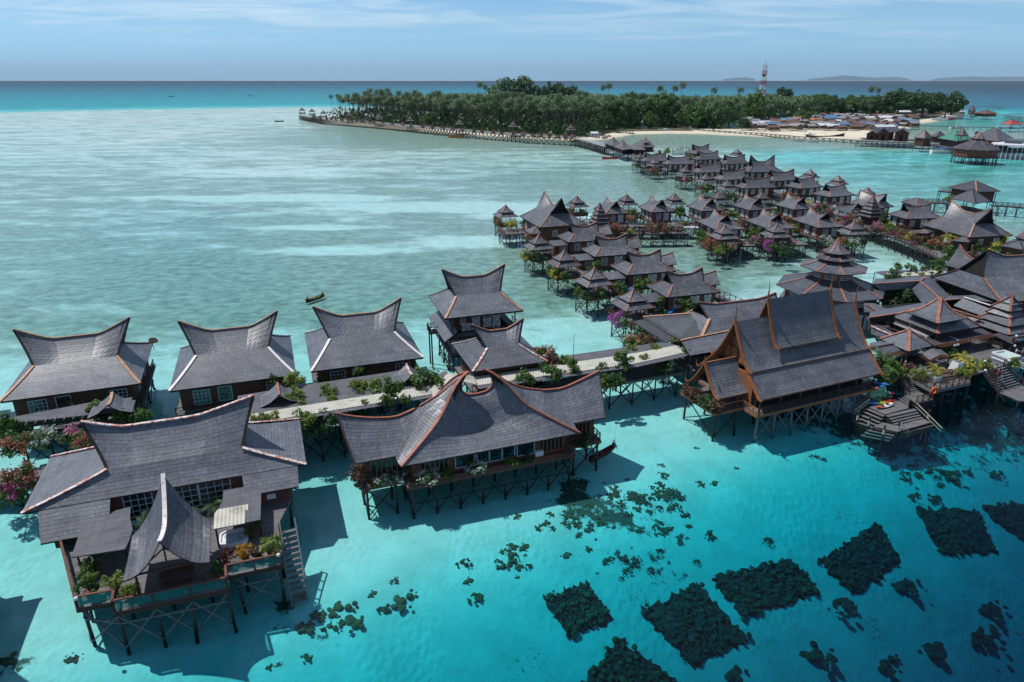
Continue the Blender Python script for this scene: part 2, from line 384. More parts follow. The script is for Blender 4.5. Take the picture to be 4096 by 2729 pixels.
def reef_shade(x,y):
 """share of dark coral rubble on the bed, plus painted shade below terrace and jetty"""
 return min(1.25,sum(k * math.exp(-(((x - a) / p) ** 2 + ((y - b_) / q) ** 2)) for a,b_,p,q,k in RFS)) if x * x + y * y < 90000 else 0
def axis(segs):
 out = []
 for a,b,st in segs: out += list(np.arange(a,b,st))
 return out + [segs[-1][1]]
xs = axis([(-13000,-3000,2500),(-3000,-800,300),(-800,-200,60),(-200,-60,10),(-60,120,2.0),(120,300,10),(300,900,60),(900,3000,300),(3000,13000,2500)])
ys = axis([(-300,10,62),(10,120,2.0),(120,320,5),(320,700,20),(700,1600,50),(1600,3000,200),(3000,13000,2500)])
me = bpy.data.meshes.new('seabed'); nx,ny = len(xs),len(ys)
sx,sy = nx,ny
verts = [(x,y,-depth(x,y)) for y in ys for x in xs]
me.from_pydata(verts,[],[(j*nx+i,j*nx+i+1,(j+1)*nx+i+1,(j+1)*nx+i) for j in range(ny-1) for i in range(nx-1)])
ca = me.attributes.new('cover','FLOAT','POINT'); ca.data.foreach_set('value',np.array([cover(x,y) for y in ys for x in xs],dtype=np.float32))
ca = me.attributes.new('reef_shade','FLOAT','POINT'); ca.data.foreach_set('value',np.array([reef_shade(x,y) for y in ys for x in xs],dtype=np.float32))
for p in me.polygons: p.use_smooth = True
m,nd,mth,mix,ramp,mapr,noise,mapping = newmat('sand_bed')
tc = nd('ShaderNodeTexCoord'); ob = tc.outputs['Object']
cvr = nd('ShaderNodeAttribute',attribute_name='cover').outputs['Fac']
n1 = noise(mapping(ob,rot=(0,0,.12),sc=(.03,.075,.05)),1.0,10,.66,.5)
n2 = noise(mapping(ob,sc=(.35,.5,.4)),1.0,6,.7)
nn = mth('ADD',mth('MULTIPLY',n1,.68),mth('MULTIPLY',n2,.32))
thr = mapr(cvr,0,1,.74,.30)
n4 = noise(mapping(ob,rot=(0,0,.2),sc=(.12,.2,.2)),1.0,7,.7,.4); nn = mth('ADD',mth('MULTIPLY',nn,.7),mth('MULTIPLY',n4,.3)); g = mapr(mth('SUBTRACT',nn,thr),-.045,.05)
sandc = mix(mapr(noise(ob,.25,6,.65),.3,.7),(.56,.56,.52),(.75,.74,.7))
speck = mapr(noise(ob,1.6,4,.7),.66,.74); sandc = mix(mth('MULTIPLY',speck,.45),sandc,(.2,.2,.13))
grassc = mix(mapr(n2,.35,.65),(.1,.12,.088),(.37,.4,.32))
rip = nd('ShaderNodeTexVoronoi',feature='SMOOTH_F1',ins={'Vector': mapping(ob,sc=(1.7,1.2,1)),'Scale': 1.0,'Smoothness': .6}).outputs[0]
nm = nd('ShaderNodeBump',ins={'Height': mth('ADD',mth('MULTIPLY',rip,mapr(noise(ob,.12,3),.4,.6)),mth('MULTIPLY',n2,1.6)),'Strength': .4,'Distance': .3}).outputs[0]
n3 = noise(ob,.55,8,.72,.3); rfv = nd('ShaderNodeAttribute',attribute_name='reef_shade').outputs['Fac']; rf = mapr(mth('SUBTRACT',n3,mapr(rfv,0,1,.78,.42)),-.02,.05)
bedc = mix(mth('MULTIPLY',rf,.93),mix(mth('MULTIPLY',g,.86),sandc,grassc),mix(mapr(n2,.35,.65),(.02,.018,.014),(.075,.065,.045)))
bsdf_out(nd,bedc,.9,nm,.1)
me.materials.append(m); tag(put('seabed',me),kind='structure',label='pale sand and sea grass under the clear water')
# water: one closed volume from above the sand to below it; clear, absorbing red first
m,nd,mth,mix,ramp,mapr,noise,mapping = newmat('sea_water')
tc = nd('ShaderNodeTexCoord'); ob = tc.outputs['Object']
geo = nd('ShaderNodeNewGeometry'); cd = nd('ShaderNodeVectorMath',operation='LENGTH',ins={0: geo.outputs['Position']}).outputs['Value']
w1 = noise(mapping(ob,rot=(0,0,.5),sc=(.9,1.5,1)),1.0,3,.6)
w2 = noise(mapping(ob,rot=(0,0,.3),sc=(.1,.22,1)),1.0,5,.6)
w3 = noise(mapping(ob,rot=(0,0,.2),sc=(.012,.03,1)),1.0,4,.6)
hh = mth('ADD',mth('MULTIPLY',w1,.12),mth('ADD',mth('MULTIPLY',w2,.5),mth('MULTIPLY',w3,1.6)))
nm = nd('ShaderNodeBump',ins={'Height': hh,'Strength': .32,'Distance': 1.0}).outputs[0]
fr = nd('ShaderNodeFresnel',ins={'IOR': 1.33,'Normal': nm})
gl = nd('ShaderNodeBsdfGlossy',ins={'Color': (.95,.98,1,1),'Roughness': .1,'Normal': nm})
tr = nd('ShaderNodeBsdfTransparent',ins={0: (1,1,1,1)})
ms = nd('ShaderNodeMixShader',ins={0: mth('MINIMUM',mth('MULTIPLY',fr.outputs[0],.8),.26),1: tr.outputs[0],2: gl.outputs[0]})
va = nd('ShaderNodeVolumeAbsorption',ins={'Color': (.0,.87,.91,1),'Density': .4})
nd('ShaderNodeOutputMaterial',ins={0: ms.outputs[0],1: va.outputs[0]})
w = MB(); w.box(-12950,12950,-290,12000,-60,0)
tag(w.build('water',m),kind='structure',label='clear turquoise sea over the reef flat')
# -- builders for the stilt houses
_pole = {}
def pole_mesh(r,mat):
 k = (round(r,3),mat.name)
 if k not in _pole:
  b = MB(); b.tube((0,0,0),(0,0,1),r,r * .9,7); o = b.build('stilt',mat); _pole[k] = o.data; bpy.data.objects.remove(o)
 return _pole[k]
def stilt(parent,x,y,ztop,zbot=None,r=.13,mat=None,dx=0.0,dy=0.0,name='stilt'):
 zbot = -2.6 if zbot is None else zbot
 o = put(name,pole_mesh(r,mat or POLE),parent,(x + dx,y + dy,zbot))
 h = ztop - zbot; L = math.sqrt(h*h + dx*dx + dy*dy); o.scale = (1,1,L)
 if dx or dy: o.rotation_euler = V3((-dx,-dy,h)).to_track_quat('Z','Y').to_euler()
 return o
def stilts(root,xs_,ys_,ztop,zbot=-2.6,r=.13,mat=None,brace=True,bz=(-.6,None),bmat=None,skip=None):
 for x in xs_:
  for y in ys_:
   if skip and skip(x,y): continue
   stilt(root,x,y,ztop,zbot,r,mat)
 if brace:
  b = MB(); z0 = bz[0]; z1 = (bz[1] if bz[1] is not None else ztop - .35)
  def run(pts,off):
   for p,q in zip(pts,pts[1:]):
    b.beam((*p,z0),(*q,z1),.11,.09); b.beam((q[0] + off[0],q[1] + off[1],z0),(p[0] + off[0],p[1] + off[1],z1),.11,.09)
   b.beam((*pts[0],z0 + (z1 - z0) * .45),(*pts[-1],z0 + (z1 - z0) * .45),.09,.09)
  for y,o in ((ys_[0],-.14),(ys_[-1],.14)): run([(x,y + o) for x in xs_],(0,o * .7))
  for x,o in ((xs_[0],-.14),(xs_[-1],.14)): run([(x + o,y) for y in ys_],(o * .7,0))
  b.build('cross_bracing',bmat or DARKW,root)
def lin(a,b,n): return [a + (b - a) * i / (n - 1) for i in range(n)]
def railing(b,pts,z,h=1.0,step=1.6,mat=0,x=True,w=.08):
 """posts, two rails and crossed infill along pts on a deck at height z"""
 for p,q in zip(pts,pts[1:]):
  p,q = V3((*p[:2],z if len(p) < 3 else p[2])),V3((*q[:2],z if len(q) < 3 else q[2])); n = max(1,round((q - p).length / step)); up = V3((0,0,1))
  for i in range(n + 1):
   c = lerp(p,q,i / n); b.beam(c,c + up * (h + .08),w * 1.3,w * 1.3,mat)
   if i < n:
    e = lerp(p,q,(i + 1) / n)
    if x:
     b.beam(c + up * .15,e + up * (h - .1),w * .6,w * .6,mat); b.beam(e + up * .15,c + up * (h - .1),w * .6,w * .6,mat)
    else:
     b.beam(c + up * .5,e + up * .5,w * .6,w * .6,mat)
  b.beam(p + up * h,q + up * h,w * 1.2,w,mat); b.beam(p + up * .14,q + up * .14,w * .8,w * .8,mat)
def window(root,c,w,h,ax,nx=3,ny=3,frame=None,fw=.09,mun=.05,out=.05):
 """framed window on a wall; ax is the outward direction"""
 ax = V3(ax).normalized(); rt = V3((0,0,1)).cross(ax).normalized(); up = V3((0,0,1)); c = V3(c); frame = frame or WHITE
 b = MB()
 def bar(p,q,wd): b.beam(c + rt * p[0] + up * p[1] + ax * out,c + rt * q[0] + up * q[1] + ax * out,wd,.07,0,ax)
 for s in (-1,1):
  bar((s * w/2,-h/2),(s * w/2,h/2),fw); bar((-w/2 - fw/2,s * h/2),(w/2 + fw/2,s * h/2),fw)
 for i in range(1,nx): bar((-w/2 + w * i / nx,-h/2),(-w/2 + w * i / nx,h/2),mun)
 for i in range(1,ny): bar((-w/2,-h/2 + h * i / ny),(w/2,-h/2 + h * i / ny),mun)
 f = b.build('window',frame,root)
 p = MB(); q = c + ax * .02; p.face([q - rt*w/2 - up*h/2,q + rt*w/2 - up*h/2,q + rt*w/2 + up*h/2,q - rt*w/2 + up*h/2]); p.build('pane',GLASS,f)
 return f
def diamond_panel(root,c,w,h,ax,rings=2):
 """white panel with a black lozenge lattice, standing on a wall"""
 ax = V3(ax).normalized(); rt = V3((0,0,1)).cross(ax).normalized(); up = V3((0,0,1)); c = V3(c); b = MB()
 def P(x,y,o): return c + rt * x + up * y + ax * o
 b.hexa([P(-w/2,-h/2,.0),P(w/2,-h/2,.0),P(w/2,-h/2,.04),P(-w/2,-h/2,.04)],[P(-w/2,h/2,.0),P(w/2,h/2,.0),P(w/2,h/2,.04),P(-w/2,h/2,.04)],0)
 def bar(p,q,wd=.06): b.beam(P(*p,.06),P(*q,.06),wd,.06,1,ax)
 for s in (-1,1):
  bar((s * w/2,-h/2),(s * w/2,h/2)); bar((-w/2,s * h/2),(w/2,s * h/2))
 for k in range(rings):
  f = (.46,.22,.1)[k]; a,d = w * f,h * f
  for sx_ in (-1,1):
   for sy_ in (-1,1): bar((sx_ * a,0),(0,sy_ * d))
 bar((0,h * .46),(0,h/2)); bar((0,-h * .46),(0,-h/2)); bar((w * .46,0),(w/2,0)); bar((-w * .46,0),(-w/2,0))
 return b.build('lozenge_panel',[WHITEB,BLACK],root)
def ridge_z(x,d):
 a = abs(x); return d['zr'] + (d['zt'] - d['zr']) * max(0,(a - d['k']) / (d['l2'] - d['k'])) ** 1.15
def hip_roof(root,d,mats,seg=4,sag=.12,front_cols=6,trim=None,tw=.26,sides='FBLR',name='roof',fascia=True):
 """lower hipped skirt from the eave rectangle up to the foot of the raised part"""
 L,Wd,l1,w1,z0,z1 = (d[k] for k in ('L','W','l1','w1','z0','z1'))
 def zz(t): return lerp(z0,z1,t) - sag * 4 * t * (1 - t)
 def rect(t): return lerp(L,l1,t),lerp(Wd,w1,t),zz(t)
 b = MB(); ts = [i / seg for i in range(seg + 1)]
 for s in sides:
  rows = []
  for t in ts:
   a,w,z = rect(t)
   e = {'F': ((-a,-w),(a,-w)),'R': ((a,-w),(a,w)),'B': ((a,w),(-a,w)),'L': ((-a,w),(-a,-w))}[s]
   rows.append([V3((lerp(e[0][0],e[1][0],j / front_cols),lerp(e[0][1],e[1][1],j / front_cols),z)) for j in range(front_cols + 1)])
  b.patch(rows,0,.14,1)
 if fascia:
  for (x0,y0),(x1,y1) in (((-L,-Wd),(L,-Wd)),((L,-Wd),(L,Wd)),((L,Wd),(-L,Wd)),((-L,Wd),(-L,-Wd))):
   b.beam((x0 * .985,y0 * .985,z0 - .16),(x1 * .985,y1 * .985,z0 - .16),.07,.2,1)
 r = b.build(name,[mats,DARKW],root)
 if trim:
  for sx_ in (-1,1):
   for sy_ in (-1,1):
    h = MB()
    for t0,t1 in zip(ts,ts[1:]):
     a0,w0,y0 = rect(t0); a1,w1_,y1 = rect(t1)
     h.beam((sx_ * a0,sy_ * w0,y0 + .05),(sx_ * a1,sy_ * w1_,y1 + .05),tw,.07)
    h.build('hip_trim',trim,r)
 return r
def saddle_roof(root,d,mats,trim=None,tw=.2,cols=14,rows_n=5,gable=True,bow=.1,name='saddle_roof',barge=None):
 l1,w1,z1,l2 = d['l1'],d['w1'],d['z1'],d['l2']; b = MB()
 us = [-1 + 2 * j / cols for j in range(cols + 1)]
 def pt(u,t,s):
  xr = u * l2; zr_ = ridge_z(xr,d)
  x = lerp(u * l1,xr,t ** 1.1); y = s * (w1 * (1 - t) - bow * w1 * 4 * t * (1 - t) * .5); z = lerp(z1 - .12,zr_,t)
  return V3((x,y,z))
 ts = [i / rows_n for i in range(rows_n + 1)]
 b.patch([[pt(u,t,-1) for u in us] for t in ts],0,.16,1)
 b.patch([[pt(-u,t,1) for u in us] for t in ts],0,.16,1)
 r = b.build(name,[mats,DARKW],root)
 if trim:
  h = MB(); P = [pt(u,1,-1) for u in us]
  for p,q in zip(P,P[1:]): h.beam(p + V3((0,0,.05)),q + V3((0,0,.05)),tw * 1.5,.12)
  h.build('ridge_cap',trim,r)
 if gable:
  for sx_ in (-1,1):
   g = MB(); ins = .55
   a = [pt(sx_,t,-1) for t in ts]; c = [pt(sx_,t,1) for t in ts]
   for p0,p1,q0,q1 in zip(a,a[1:],c,c[1:]):
    o = V3((-sx_ * ins,0,-.12)); g.face([p0 + o,q0 + o,q1 + o,p1 + o] if sx_ > 0 else [q0 + o,p0 + o,p1 + o,q1 + o],0)
   g.build('gable_wall',INSIDE if not barge else BROWN,root)
   h = MB()
   for e in (a,c):
    for p,q in zip(e,e[1:]): h.beam(p + V3((sx_ * .03,0,-.03)),q + V3((sx_ * .03,0,-.03)),.09,.26,0,(sx_,0,0.01))
   h.build('bargeboard',barge or DARKW,r)
 return r
def wall_box(root,x0,x1,y0,y1,z0,z1,mat,name='wall'):
 b = MB(); b.box(x0,x1,y0,y1,z0,z1); return b.build(name,mat,root)
def deck_slab(root,x0,x1,y0,y1,z,th=.22,skirt=None,name='deck',mat=None):
 b = MB(); b.box(x0,x1,y0,y1,z - th,z,0)
 sk = .34
 for p,q in (((x0,y0),(x1,y0)),((x1,y0),(x1,y1)),((x1,y1),(x0,y1)),((x0,y1),(x0,y0))):
  b.beam((*p,z - .2),(*q,z - .2),.09,sk,1)
 return b.build(name,[mat or DECK,skirt or DARKW],root)
def vec_loc(p,q,t): return lerp(V3(p),V3(q),t)
DK = dict(z0=6.3,L=5.43,W=3.88,l1=3.23,w1=1.67,z1=7.75,l2=3.55,zr=9.0,zt=9.95,k=1.2)
DL = dict(z0=6.3,L=4.85,W=3.65,l1=2.9,w1=1.6,z1=7.75,l2=3.85,zr=8.45,zt=9.5,k=.8)
DLF = dict(z0=6.3,L=6.4,W=3.85,l1=2.9,w1=1.7,z1=7.75,l2=3.95,zr=8.5,zt=9.6,k=.8)
DM = dict(z0=6.3,L=6.6,W=3.1,l1=4.6,w1=1.6,z1=7.6,l2=5.15,zr=8.9,zt=10.0,k=1.8)
DBIG = dict(z0=6.8,L=8.1,W=6.5,l1=4.9,w1=2.7,z1=9.4,l2=6.35,zr=10.9,zt=13.5,k=1.2)
def bungalow(label,d,x,y,rot,style='brown',mats=None,group=None,trim=None,annex=True,floor=3.3,name='stilt_bungalow',shi=None):
 t = thing(name,label,'bungalow',(x,y,0),rot,group); shi = shi or SHI2
 hip_roof(t,d,shi,3,.1,5,trim or COPPER,.3)
 saddle_roof(t,d,shi,trim or COPPER,.22,10,4)
 L,Wd = d['L'] - .75,d['W'] - .75; wm = {'brown': REDBR,'white': BROWN,'dark': BROWN}[style]
 wall_box(t,-L,L,-Wd,Wd,floor,d['z0'] + .05,wm)
 deck_slab(t,-L - .5,L + .5,-Wd - .5,Wd + .5,floor)
 zc = floor + 1.45
 if style == 'white':
  for i,xx in enumerate(lin(-L * .82,L * .5,4)):
   if i == 1: window(t,(xx,-Wd,zc + .2),1.25,1.5,(0,-1,0),4,4)
   else: diamond_panel(t,(xx,-Wd,zc),1.35,2.5,(0,-1,0))
  for yy in lin(-Wd * .55,Wd * .55,2): diamond_panel(t,(-L,yy,zc),1.5,2.5,(-1,0,0))
 else:
  window(t,(-L * .6,-Wd,zc + .15),1.35,1.6,(0,-1,0),4,4)
  diamond_panel(t,(L * .12,-Wd,zc),2.0,2.3,(0,-1,0)); diamond_panel(t,(L * .7,-Wd,zc),1.5,2.3,(0,-1,0))
  window(t,(-L,-Wd * .5,zc + .1),1.1,1.5,(-1,0,0),3,4)
  diamond_panel(t,(-L,Wd * .4,zc),1.7,2.3,(-1,0,0))
  window(t,(L,-Wd * .35,zc + .15),1.2,1.5,(1,0,0),4,4)
  diamond_panel(t,(L,Wd * .45,zc),1.7,2.3,(1,0,0))
 if annex:
  b = MB(); x0,x1 = d['l1'] * .85,d['L'] + 1.9     # low saddle porch behind the right end
  us = lin(0,1,6)
  for s in (-1,1):
   e = [V3((lerp(x0,x1 - .2,u),1.2 + s * 2.3,6.75 + .1 * u)) for u in us]; r_ = [V3((lerp(x0,x1,u),1.2,8.05 + .75 * u * u)) for u in us]
   md = [lerp(p,q,.5) - V3((0,0,.12)) for p,q in zip(e,r_)]
   b.patch([e,md,r_] if s < 0 else [e[::-1],md[::-1],r_[::-1]],0,.12,1)
  p_ = b.build('porch_roof',[shi,DARKW],t)
  h = MB(); rr = [V3((lerp(x0,x1,u),1.2,8.1 + .75 * u * u)) for u in us]
  for p,q in zip(rr,rr[1:]): h.beam(p,q,.26,.1)
  h.build('ridge_cap',trim or COPPER,p_)
  wall_box(t,d['L'] - .7,d['L'] + 1.3,-.4,2.8,floor,6.7,wm,'porch_wall')
 stilts(t,lin(-L,L,4),lin(-Wd,Wd,3),floor - .2)
 return t
def pagoda_tier(b,h0,z0,h1,z1,sag,n=4,mat=0,emat=1,rot=math.pi/4,seg=3,th=.1):
 """one skirt of a tiered roof: outer radius h0 at z0 up to radius h1 at z1, n-sided (h is half the side for n = 4)"""
 k = math.sqrt(2) if n == 4 else 1.0
 ts = [i / seg for i in range(seg + 1)]
 def ring(t):
  r = lerp(h0,h1,t) * k; z = lerp(z0,z1,t) - sag * 4 * t * (1 - t)
  return [V3((r * math.cos(rot + 2*math.pi*i/n),r * math.sin(rot + 2*math.pi*i/n),z)) for i in range(n)]
 rg = [ring(t) for t in ts]
 for i in range(n):
  j = (i + 1) % n
  b.patch([[lerp(r[i],r[j],q / 4) for q in range(5)] for r in rg],mat,th,emat)
 return rg
def tier_hips(h,rg,w=.2,lift=.05):
 for A,B in zip(rg,rg[1:]):
  for p,q in zip(A,B):
   if (p - q).length > .02: h.beam(p + V3((0,0,lift)),q + V3((0,0,lift)),w,.07)
def gazebo(label,x,y,rot,h=2.9,floor=3.3,group=None,ng=None,name='gazebo',shi=None,trim=None,deckh=None,zt=8.65):
 t = thing(name,label,'gazebo',(x,y,0),rot,group); shi = shi or SHI2; b = MB(); hp = MB()
 z = 5.75
 tier_hips(hp,pagoda_tier(b,h,z,h * .5,z + 1.0,.06)); low = b.build('roof',[shi,DARKW],t); hp.build('hip_trim',trim or COPPER,low)
 b = MB(); hp = MB()
 tier_hips(hp,pagoda_tier(b,h * .66,z + 1.15,.07,zt,.28,seg=5)); up = b.build('upper_roof',[shi,DARKW],t); hp.build('hip_trim',trim or COPPER,up)
 f = MB(); f.lathe((0,0,0),[(.1,zt - .12),(.06,zt + .3),(.015,zt + 1.0)],6); f.build('finial',OCHRE,up)
 k = MB(); k.box(-h*.48,h*.48,-h*.48,h*.48,z + .8,z + 1.3); k.build('lantern_band',DARKW,t)
 q = h * .74; dh = deckh or h * .9
 for sx_ in (-1,1):
  for sy_ in (-1,1): stilt(t,sx_ * q,sy_ * q,z + .3,floor,.09,DARKW,name='post')
 deck_slab(t,-dh,dh,-dh,dh,floor,.2,REDBR)
 r = MB(); railing(r,[(-dh,-dh),(dh,-dh),(dh,dh),(-dh,dh),(-dh,-dh)],floor,.95,1.3); r.build('railing',BROWN,t)
 stilts(t,lin(-dh + .2,dh - .2,3),lin(-dh + .2,dh - .2,2),floor - .2,r=.12)
 return t
def pagoda(label,x,y,rot,floor=3.3,tiers=5,h=2.9,z=5.6,top=11.3,group=None,shi=None,walls=True):
 t = thing('pagoda',label,'pagoda',(x,y,0),rot,group); shi = shi or SHI2
 dz = (top - z - 1.0) / tiers
 for i in range(tiers):
  b = MB(); hp = MB(); a = h * (1 - .155 * i); zz = z + dz * i
  if i < tiers - 1: rg = pagoda_tier(b,a,zz,a * .55,zz + dz * .8,.03,seg=2)
  else: rg = pagoda_tier(b,a,zz,.06,top,.35,seg=5)
  tier_hips(hp,rg,.22); r = b.build('tier_roof',[shi,DARKW],t); hp.build('hip_trim',COPPER,r)
  if i < tiers - 1:
   k = MB(); k.box(-a*.5,a*.5,-a*.5,a*.5,zz + dz * .3,zz + dz * 1.02); k.build('tier_band',DARKW,t)
 if walls: wall_box(t,-h * .62,h * .62,-h * .62,h * .62,floor,z + .3,BROWN)
 deck_slab(t,-h,h,-h,h,floor)
 stilts(t,lin(-h + .3,h - .3,3),lin(-h + .3,h - .3,3),floor - .2,r=.12)
 return t
def walkway(label,pts,w=2.0,z=3.3,rail=True,step=3.0,name='boardwalk',zbot=-2.6,railmat=None,brace=True,deckmat=None,xr=True,sr=.1):
 """plank deck on stilts along pts (x, y)"""
 t = thing(name,label,'boardwalk',(0,0,0)); pts = [V3((p[0],p[1],z)) for p in pts]
 Ls,Rs = [],[]
 for i,p in enumerate(pts):
  d0 = (pts[i] - pts[i-1]).normalized() if i else (pts[1] - pts[0]).normalized(); d1 = (pts[i+1] - pts[i]).normalized() if i < len(pts) - 1 else d0
  d = (d0 + d1).normalized(); n = V3((-d.y,d.x,0)) * (w / 2 / max(.5,d.dot(d0))); Ls.append(p + n); Rs.append(p - n)
 b = MB(); r = MB(); br = MB(); tot = 0
 for i in range(len(pts) - 1):
  b.slab([Rs[i],Rs[i+1],Ls[i+1],Ls[i]],.16,0)
  for S in (Ls,Rs): b.beam(S[i] - V3((0,0,.2)),S[i+1] - V3((0,0,.2)),.1,.3,1)
  n = max(1,round((pts[i+1] - pts[i]).length / step))
  for k in range(n + (1 if i == len(pts) - 2 else 0)):
   f = k / n; a,c = lerp(Ls[i],Ls[i+1],f),lerp(Rs[i],Rs[i+1],f)
   for p in (a,c):
    if tot < 100: stilt(t,p.x,p.y,z - .2,zbot,sr); tot += 1
    else: br.tube((p.x,p.y,zbot),(p.x,p.y,z - .2),sr,sr,5)
   if brace:
    br.beam((a.x,a.y,-.5),(c.x,c.y,z - .5),sr * .8); br.beam((c.x,c.y,-.5),(a.x,a.y,z - .5),sr * .8)
    if k < n:
     a2,c2 = lerp(Ls[i],Ls[i+1],(k+1) / n),lerp(Rs[i],Rs[i+1],(k+1) / n)
     br.beam((c.x,c.y,-.3),(c2.x,c2.y,z - .5),sr * .9); br.beam((c2.x,c2.y,-.3),(c.x,c.y,z - .5),sr * .9)
     br.beam((a.x,a.y,-.3),(a2.x,a2.y,z - .5),sr * .9)
 b.build('deck',[deckmat or DECKV,DARKW],t)
 if brace or tot >= 100: br.build('cross_bracing',DARKW,t)
 if rail:
  for S in (Ls,Rs):
   r = MB(); railing(r,[(p.x,p.y,z) for p in S],z,1.0,1.6,0,xr); r.build('railing',railmat or BROWN,t)
 return t
# -- plants
def leaf_cloud(b,rnd,n,size,ell,mat=0,lo=0.0,clumps=9,c0=(0,0,0),skin=.55):
 """n small leaf faces gathered in clumps through an ellipsoid ell = (rx, ry, rz)"""
 cs = []
 for _ in range(clumps):
  while True:
   p = V3((rnd.uniform(-1,1),rnd.uniform(-1,1),rnd.uniform(lo,1)))
   if skin < p.length < 1: break
  cs.append((p,rnd.uniform(.28,.5)))
 for _ in range(n):
  c,r = rnd.choice(cs); q = V3((rnd.gauss(0,1),rnd.gauss(0,1),rnd.gauss(0,1))); q = q.normalized() * r * rnd.random() ** .4
  p = c + q; p = V3((p.x * ell[0],p.y * ell[1],p.z * ell[2])) + V3(c0)
  nrm = (q.normalized() + V3((rnd.uniform(-.7,.7),rnd.uniform(-.7,.7),rnd.uniform(-.1,.9)))).normalized()
  a = nrm.orthogonal().normalized(); a.rotate(Matrix.Rotation(rnd.uniform(0,6.28),3,nrm)); e = nrm.cross(a)
  s = size * rnd.uniform(.6,1.25)
  b.face([p - a * s,p - e * s * .5 + nrm * s * .12,p + a * s,p + e * s * .5 + nrm * s * .12],mat)
_bush = {}
def bush_src(kind,var):
 """a shrub about one metre across: stems, foliage and, where it flowers, blossom"""
 k = (kind,var)
 if k in _bush: return _bush[k]
 rnd = random.Random(hash(kind) % 1000 + var * 7 if False else sum(map(ord,kind)) * 13 + var * 101)
 lf = {'green': LEAF,'dark': LEAFD,'lime': LEAFY,'maroon': LEAFM,'gold': LEAFO,'bronze': LEAFB}.get(kind,LEAF)
 out = []
 f = MB(); leaf_cloud(f,rnd,620 if kind not in BLOOM else 330,.1,(.64,.64,.6),0,-.7,14,(0,0,.36),.15); o = f.build('foliage',lf); out.append(('foliage',o.data)); bpy.data.objects.remove(o)
 s = MB()
 for _ in range(5): s.tube((rnd.uniform(-.08,.08),rnd.uniform(-.08,.08),-.25),(rnd.uniform(-.35,.35),rnd.uniform(-.35,.35),.6),.03,.012,4)
 o = s.build('stem',BARK); out.append(('stem',o.data)); bpy.data.objects.remove(o)
 if kind in BLOOM:
  f = MB(); leaf_cloud(f,rnd,380,.085,(.68,.68,.62),0,-.5,12,(0,0,.38),.5); o = f.build('blossom',BLOOM[kind]); out.append(('blossom',o.data)); bpy.data.objects.remove(o)
 _bush[k] = out; return out
PLANTS = []
def bush(label,kind,p,s=1.0,rot=None,group=None,pot=None,name=None,flat=1.0,cat=None):
 p = V3(p); nm = name or ('flowering_shrub' if kind in BLOOM else 'shrub')
 t = thing(nm,label,cat or 'plant',p,RND.uniform(0,6.28) if rot is None else rot,group); t.scale = (s,s,s * flat)
 for n,me in bush_src(kind,RND.randrange(3)): put(n,me,t)
 if pot:
  b = MB(); b.lathe((0,0,0),[(.2,-.55),(.32,-.1),(.35,-.05),(.28,-.05)],10); b.build('pot',pot,t)
 return t
def palm_mesh(rnd,n=15,L=3.6,w=.34,mat=None,droop=1.0,seg=6):
 b = MB()
 for i in range(n):
  az = 2 * math.pi * (i * .381966 * 1.0) + rnd.uniform(-.2,.2); el = lerp(1.2,-.35,(i / (n - 1)) ** .9) + rnd.uniform(-.1,.1); ln = L * rnd.uniform(.85,1.1)
  d = V3((math.cos(az),math.sin(az),0)); side = V3((-d.y,d.x,0)); p = V3((0,0,0)); ang = el; pts = [p]
  for k in range(seg):
   p = p + (d * math.cos(ang) + V3((0,0,math.sin(ang)))) * (ln / seg); ang -= droop * .33 * (1 + k * .12); pts.append(p)
  for k in range(seg):
   t0,t1 = k / seg,(k + 1) / seg; w0,w1 = (w * (math.sin(math.pi * min(1,.12 + t * .86)) + .05) for t in (t0,t1))
   for s in (-1,1):
    # leaflets hang from the rib in combed groups with gaps
    for q in range(3):
     a0,a1 = (q + .06) / 3,(q + .8) / 3
     A,B = lerp(pts[k],pts[k+1],a0),lerp(pts[k],pts[k+1],a1)
     ww = lerp(w0,w1,(q + .5) / 3) * rnd.uniform(.8,1.15); fw = (pts[k+1] - pts[k]) * .55
     C = lerp(A,B,.5) + side * s * ww * 1.5 + V3((0,0,-ww * rnd.uniform(.5,1.1))) + fw
     b.face([A,B,C] if s > 0 else [B,A,C],0)
 return b
_palm = {}
def palm_src(var,kind='tall'):
 k = (kind,var)
 if k in _palm: return _palm[k]
 rnd = random.Random(300 + var * 17 + len(kind)); out = []
 if kind == 'tall': h = 1.0; b = palm_mesh(rnd,24,5.2,.85)
 else: b = palm_mesh(rnd,13,2.3,.34,droop=.8)
 o = b.build('fronds',PALML if kind != 'gold' else PALMY); out = o.data; bpy.data.objects.remove(o)
 _palm[k] = out; return out
def palm(label,x,y,z,h,kind='tall',s=1.0,lean=0.1,az=0.0,group=None,name='coconut_palm',pot=None):
 t = thing(name,label,'palm',(x,y,z),0,group)
 b = MB(); pts = [V3((lean * h * math.cos(az) * (k / 5) ** 1.8,lean * h * math.sin(az) * (k / 5) ** 1.8,h * k / 5)) for k in range(6)]
 for k in range(5): b.tube(pts[k],pts[k+1],.2 - .02 * k if h > 3 else .1,.18 - .02 * k if h > 3 else .09,6,caps=False)
 b.build('trunk',BARK,t)
 o = put('fronds',palm_src(RND.randrange(4),kind),t,pts[-1],RND.uniform(0,6.28)); o.scale = (s,s,s)
 return t
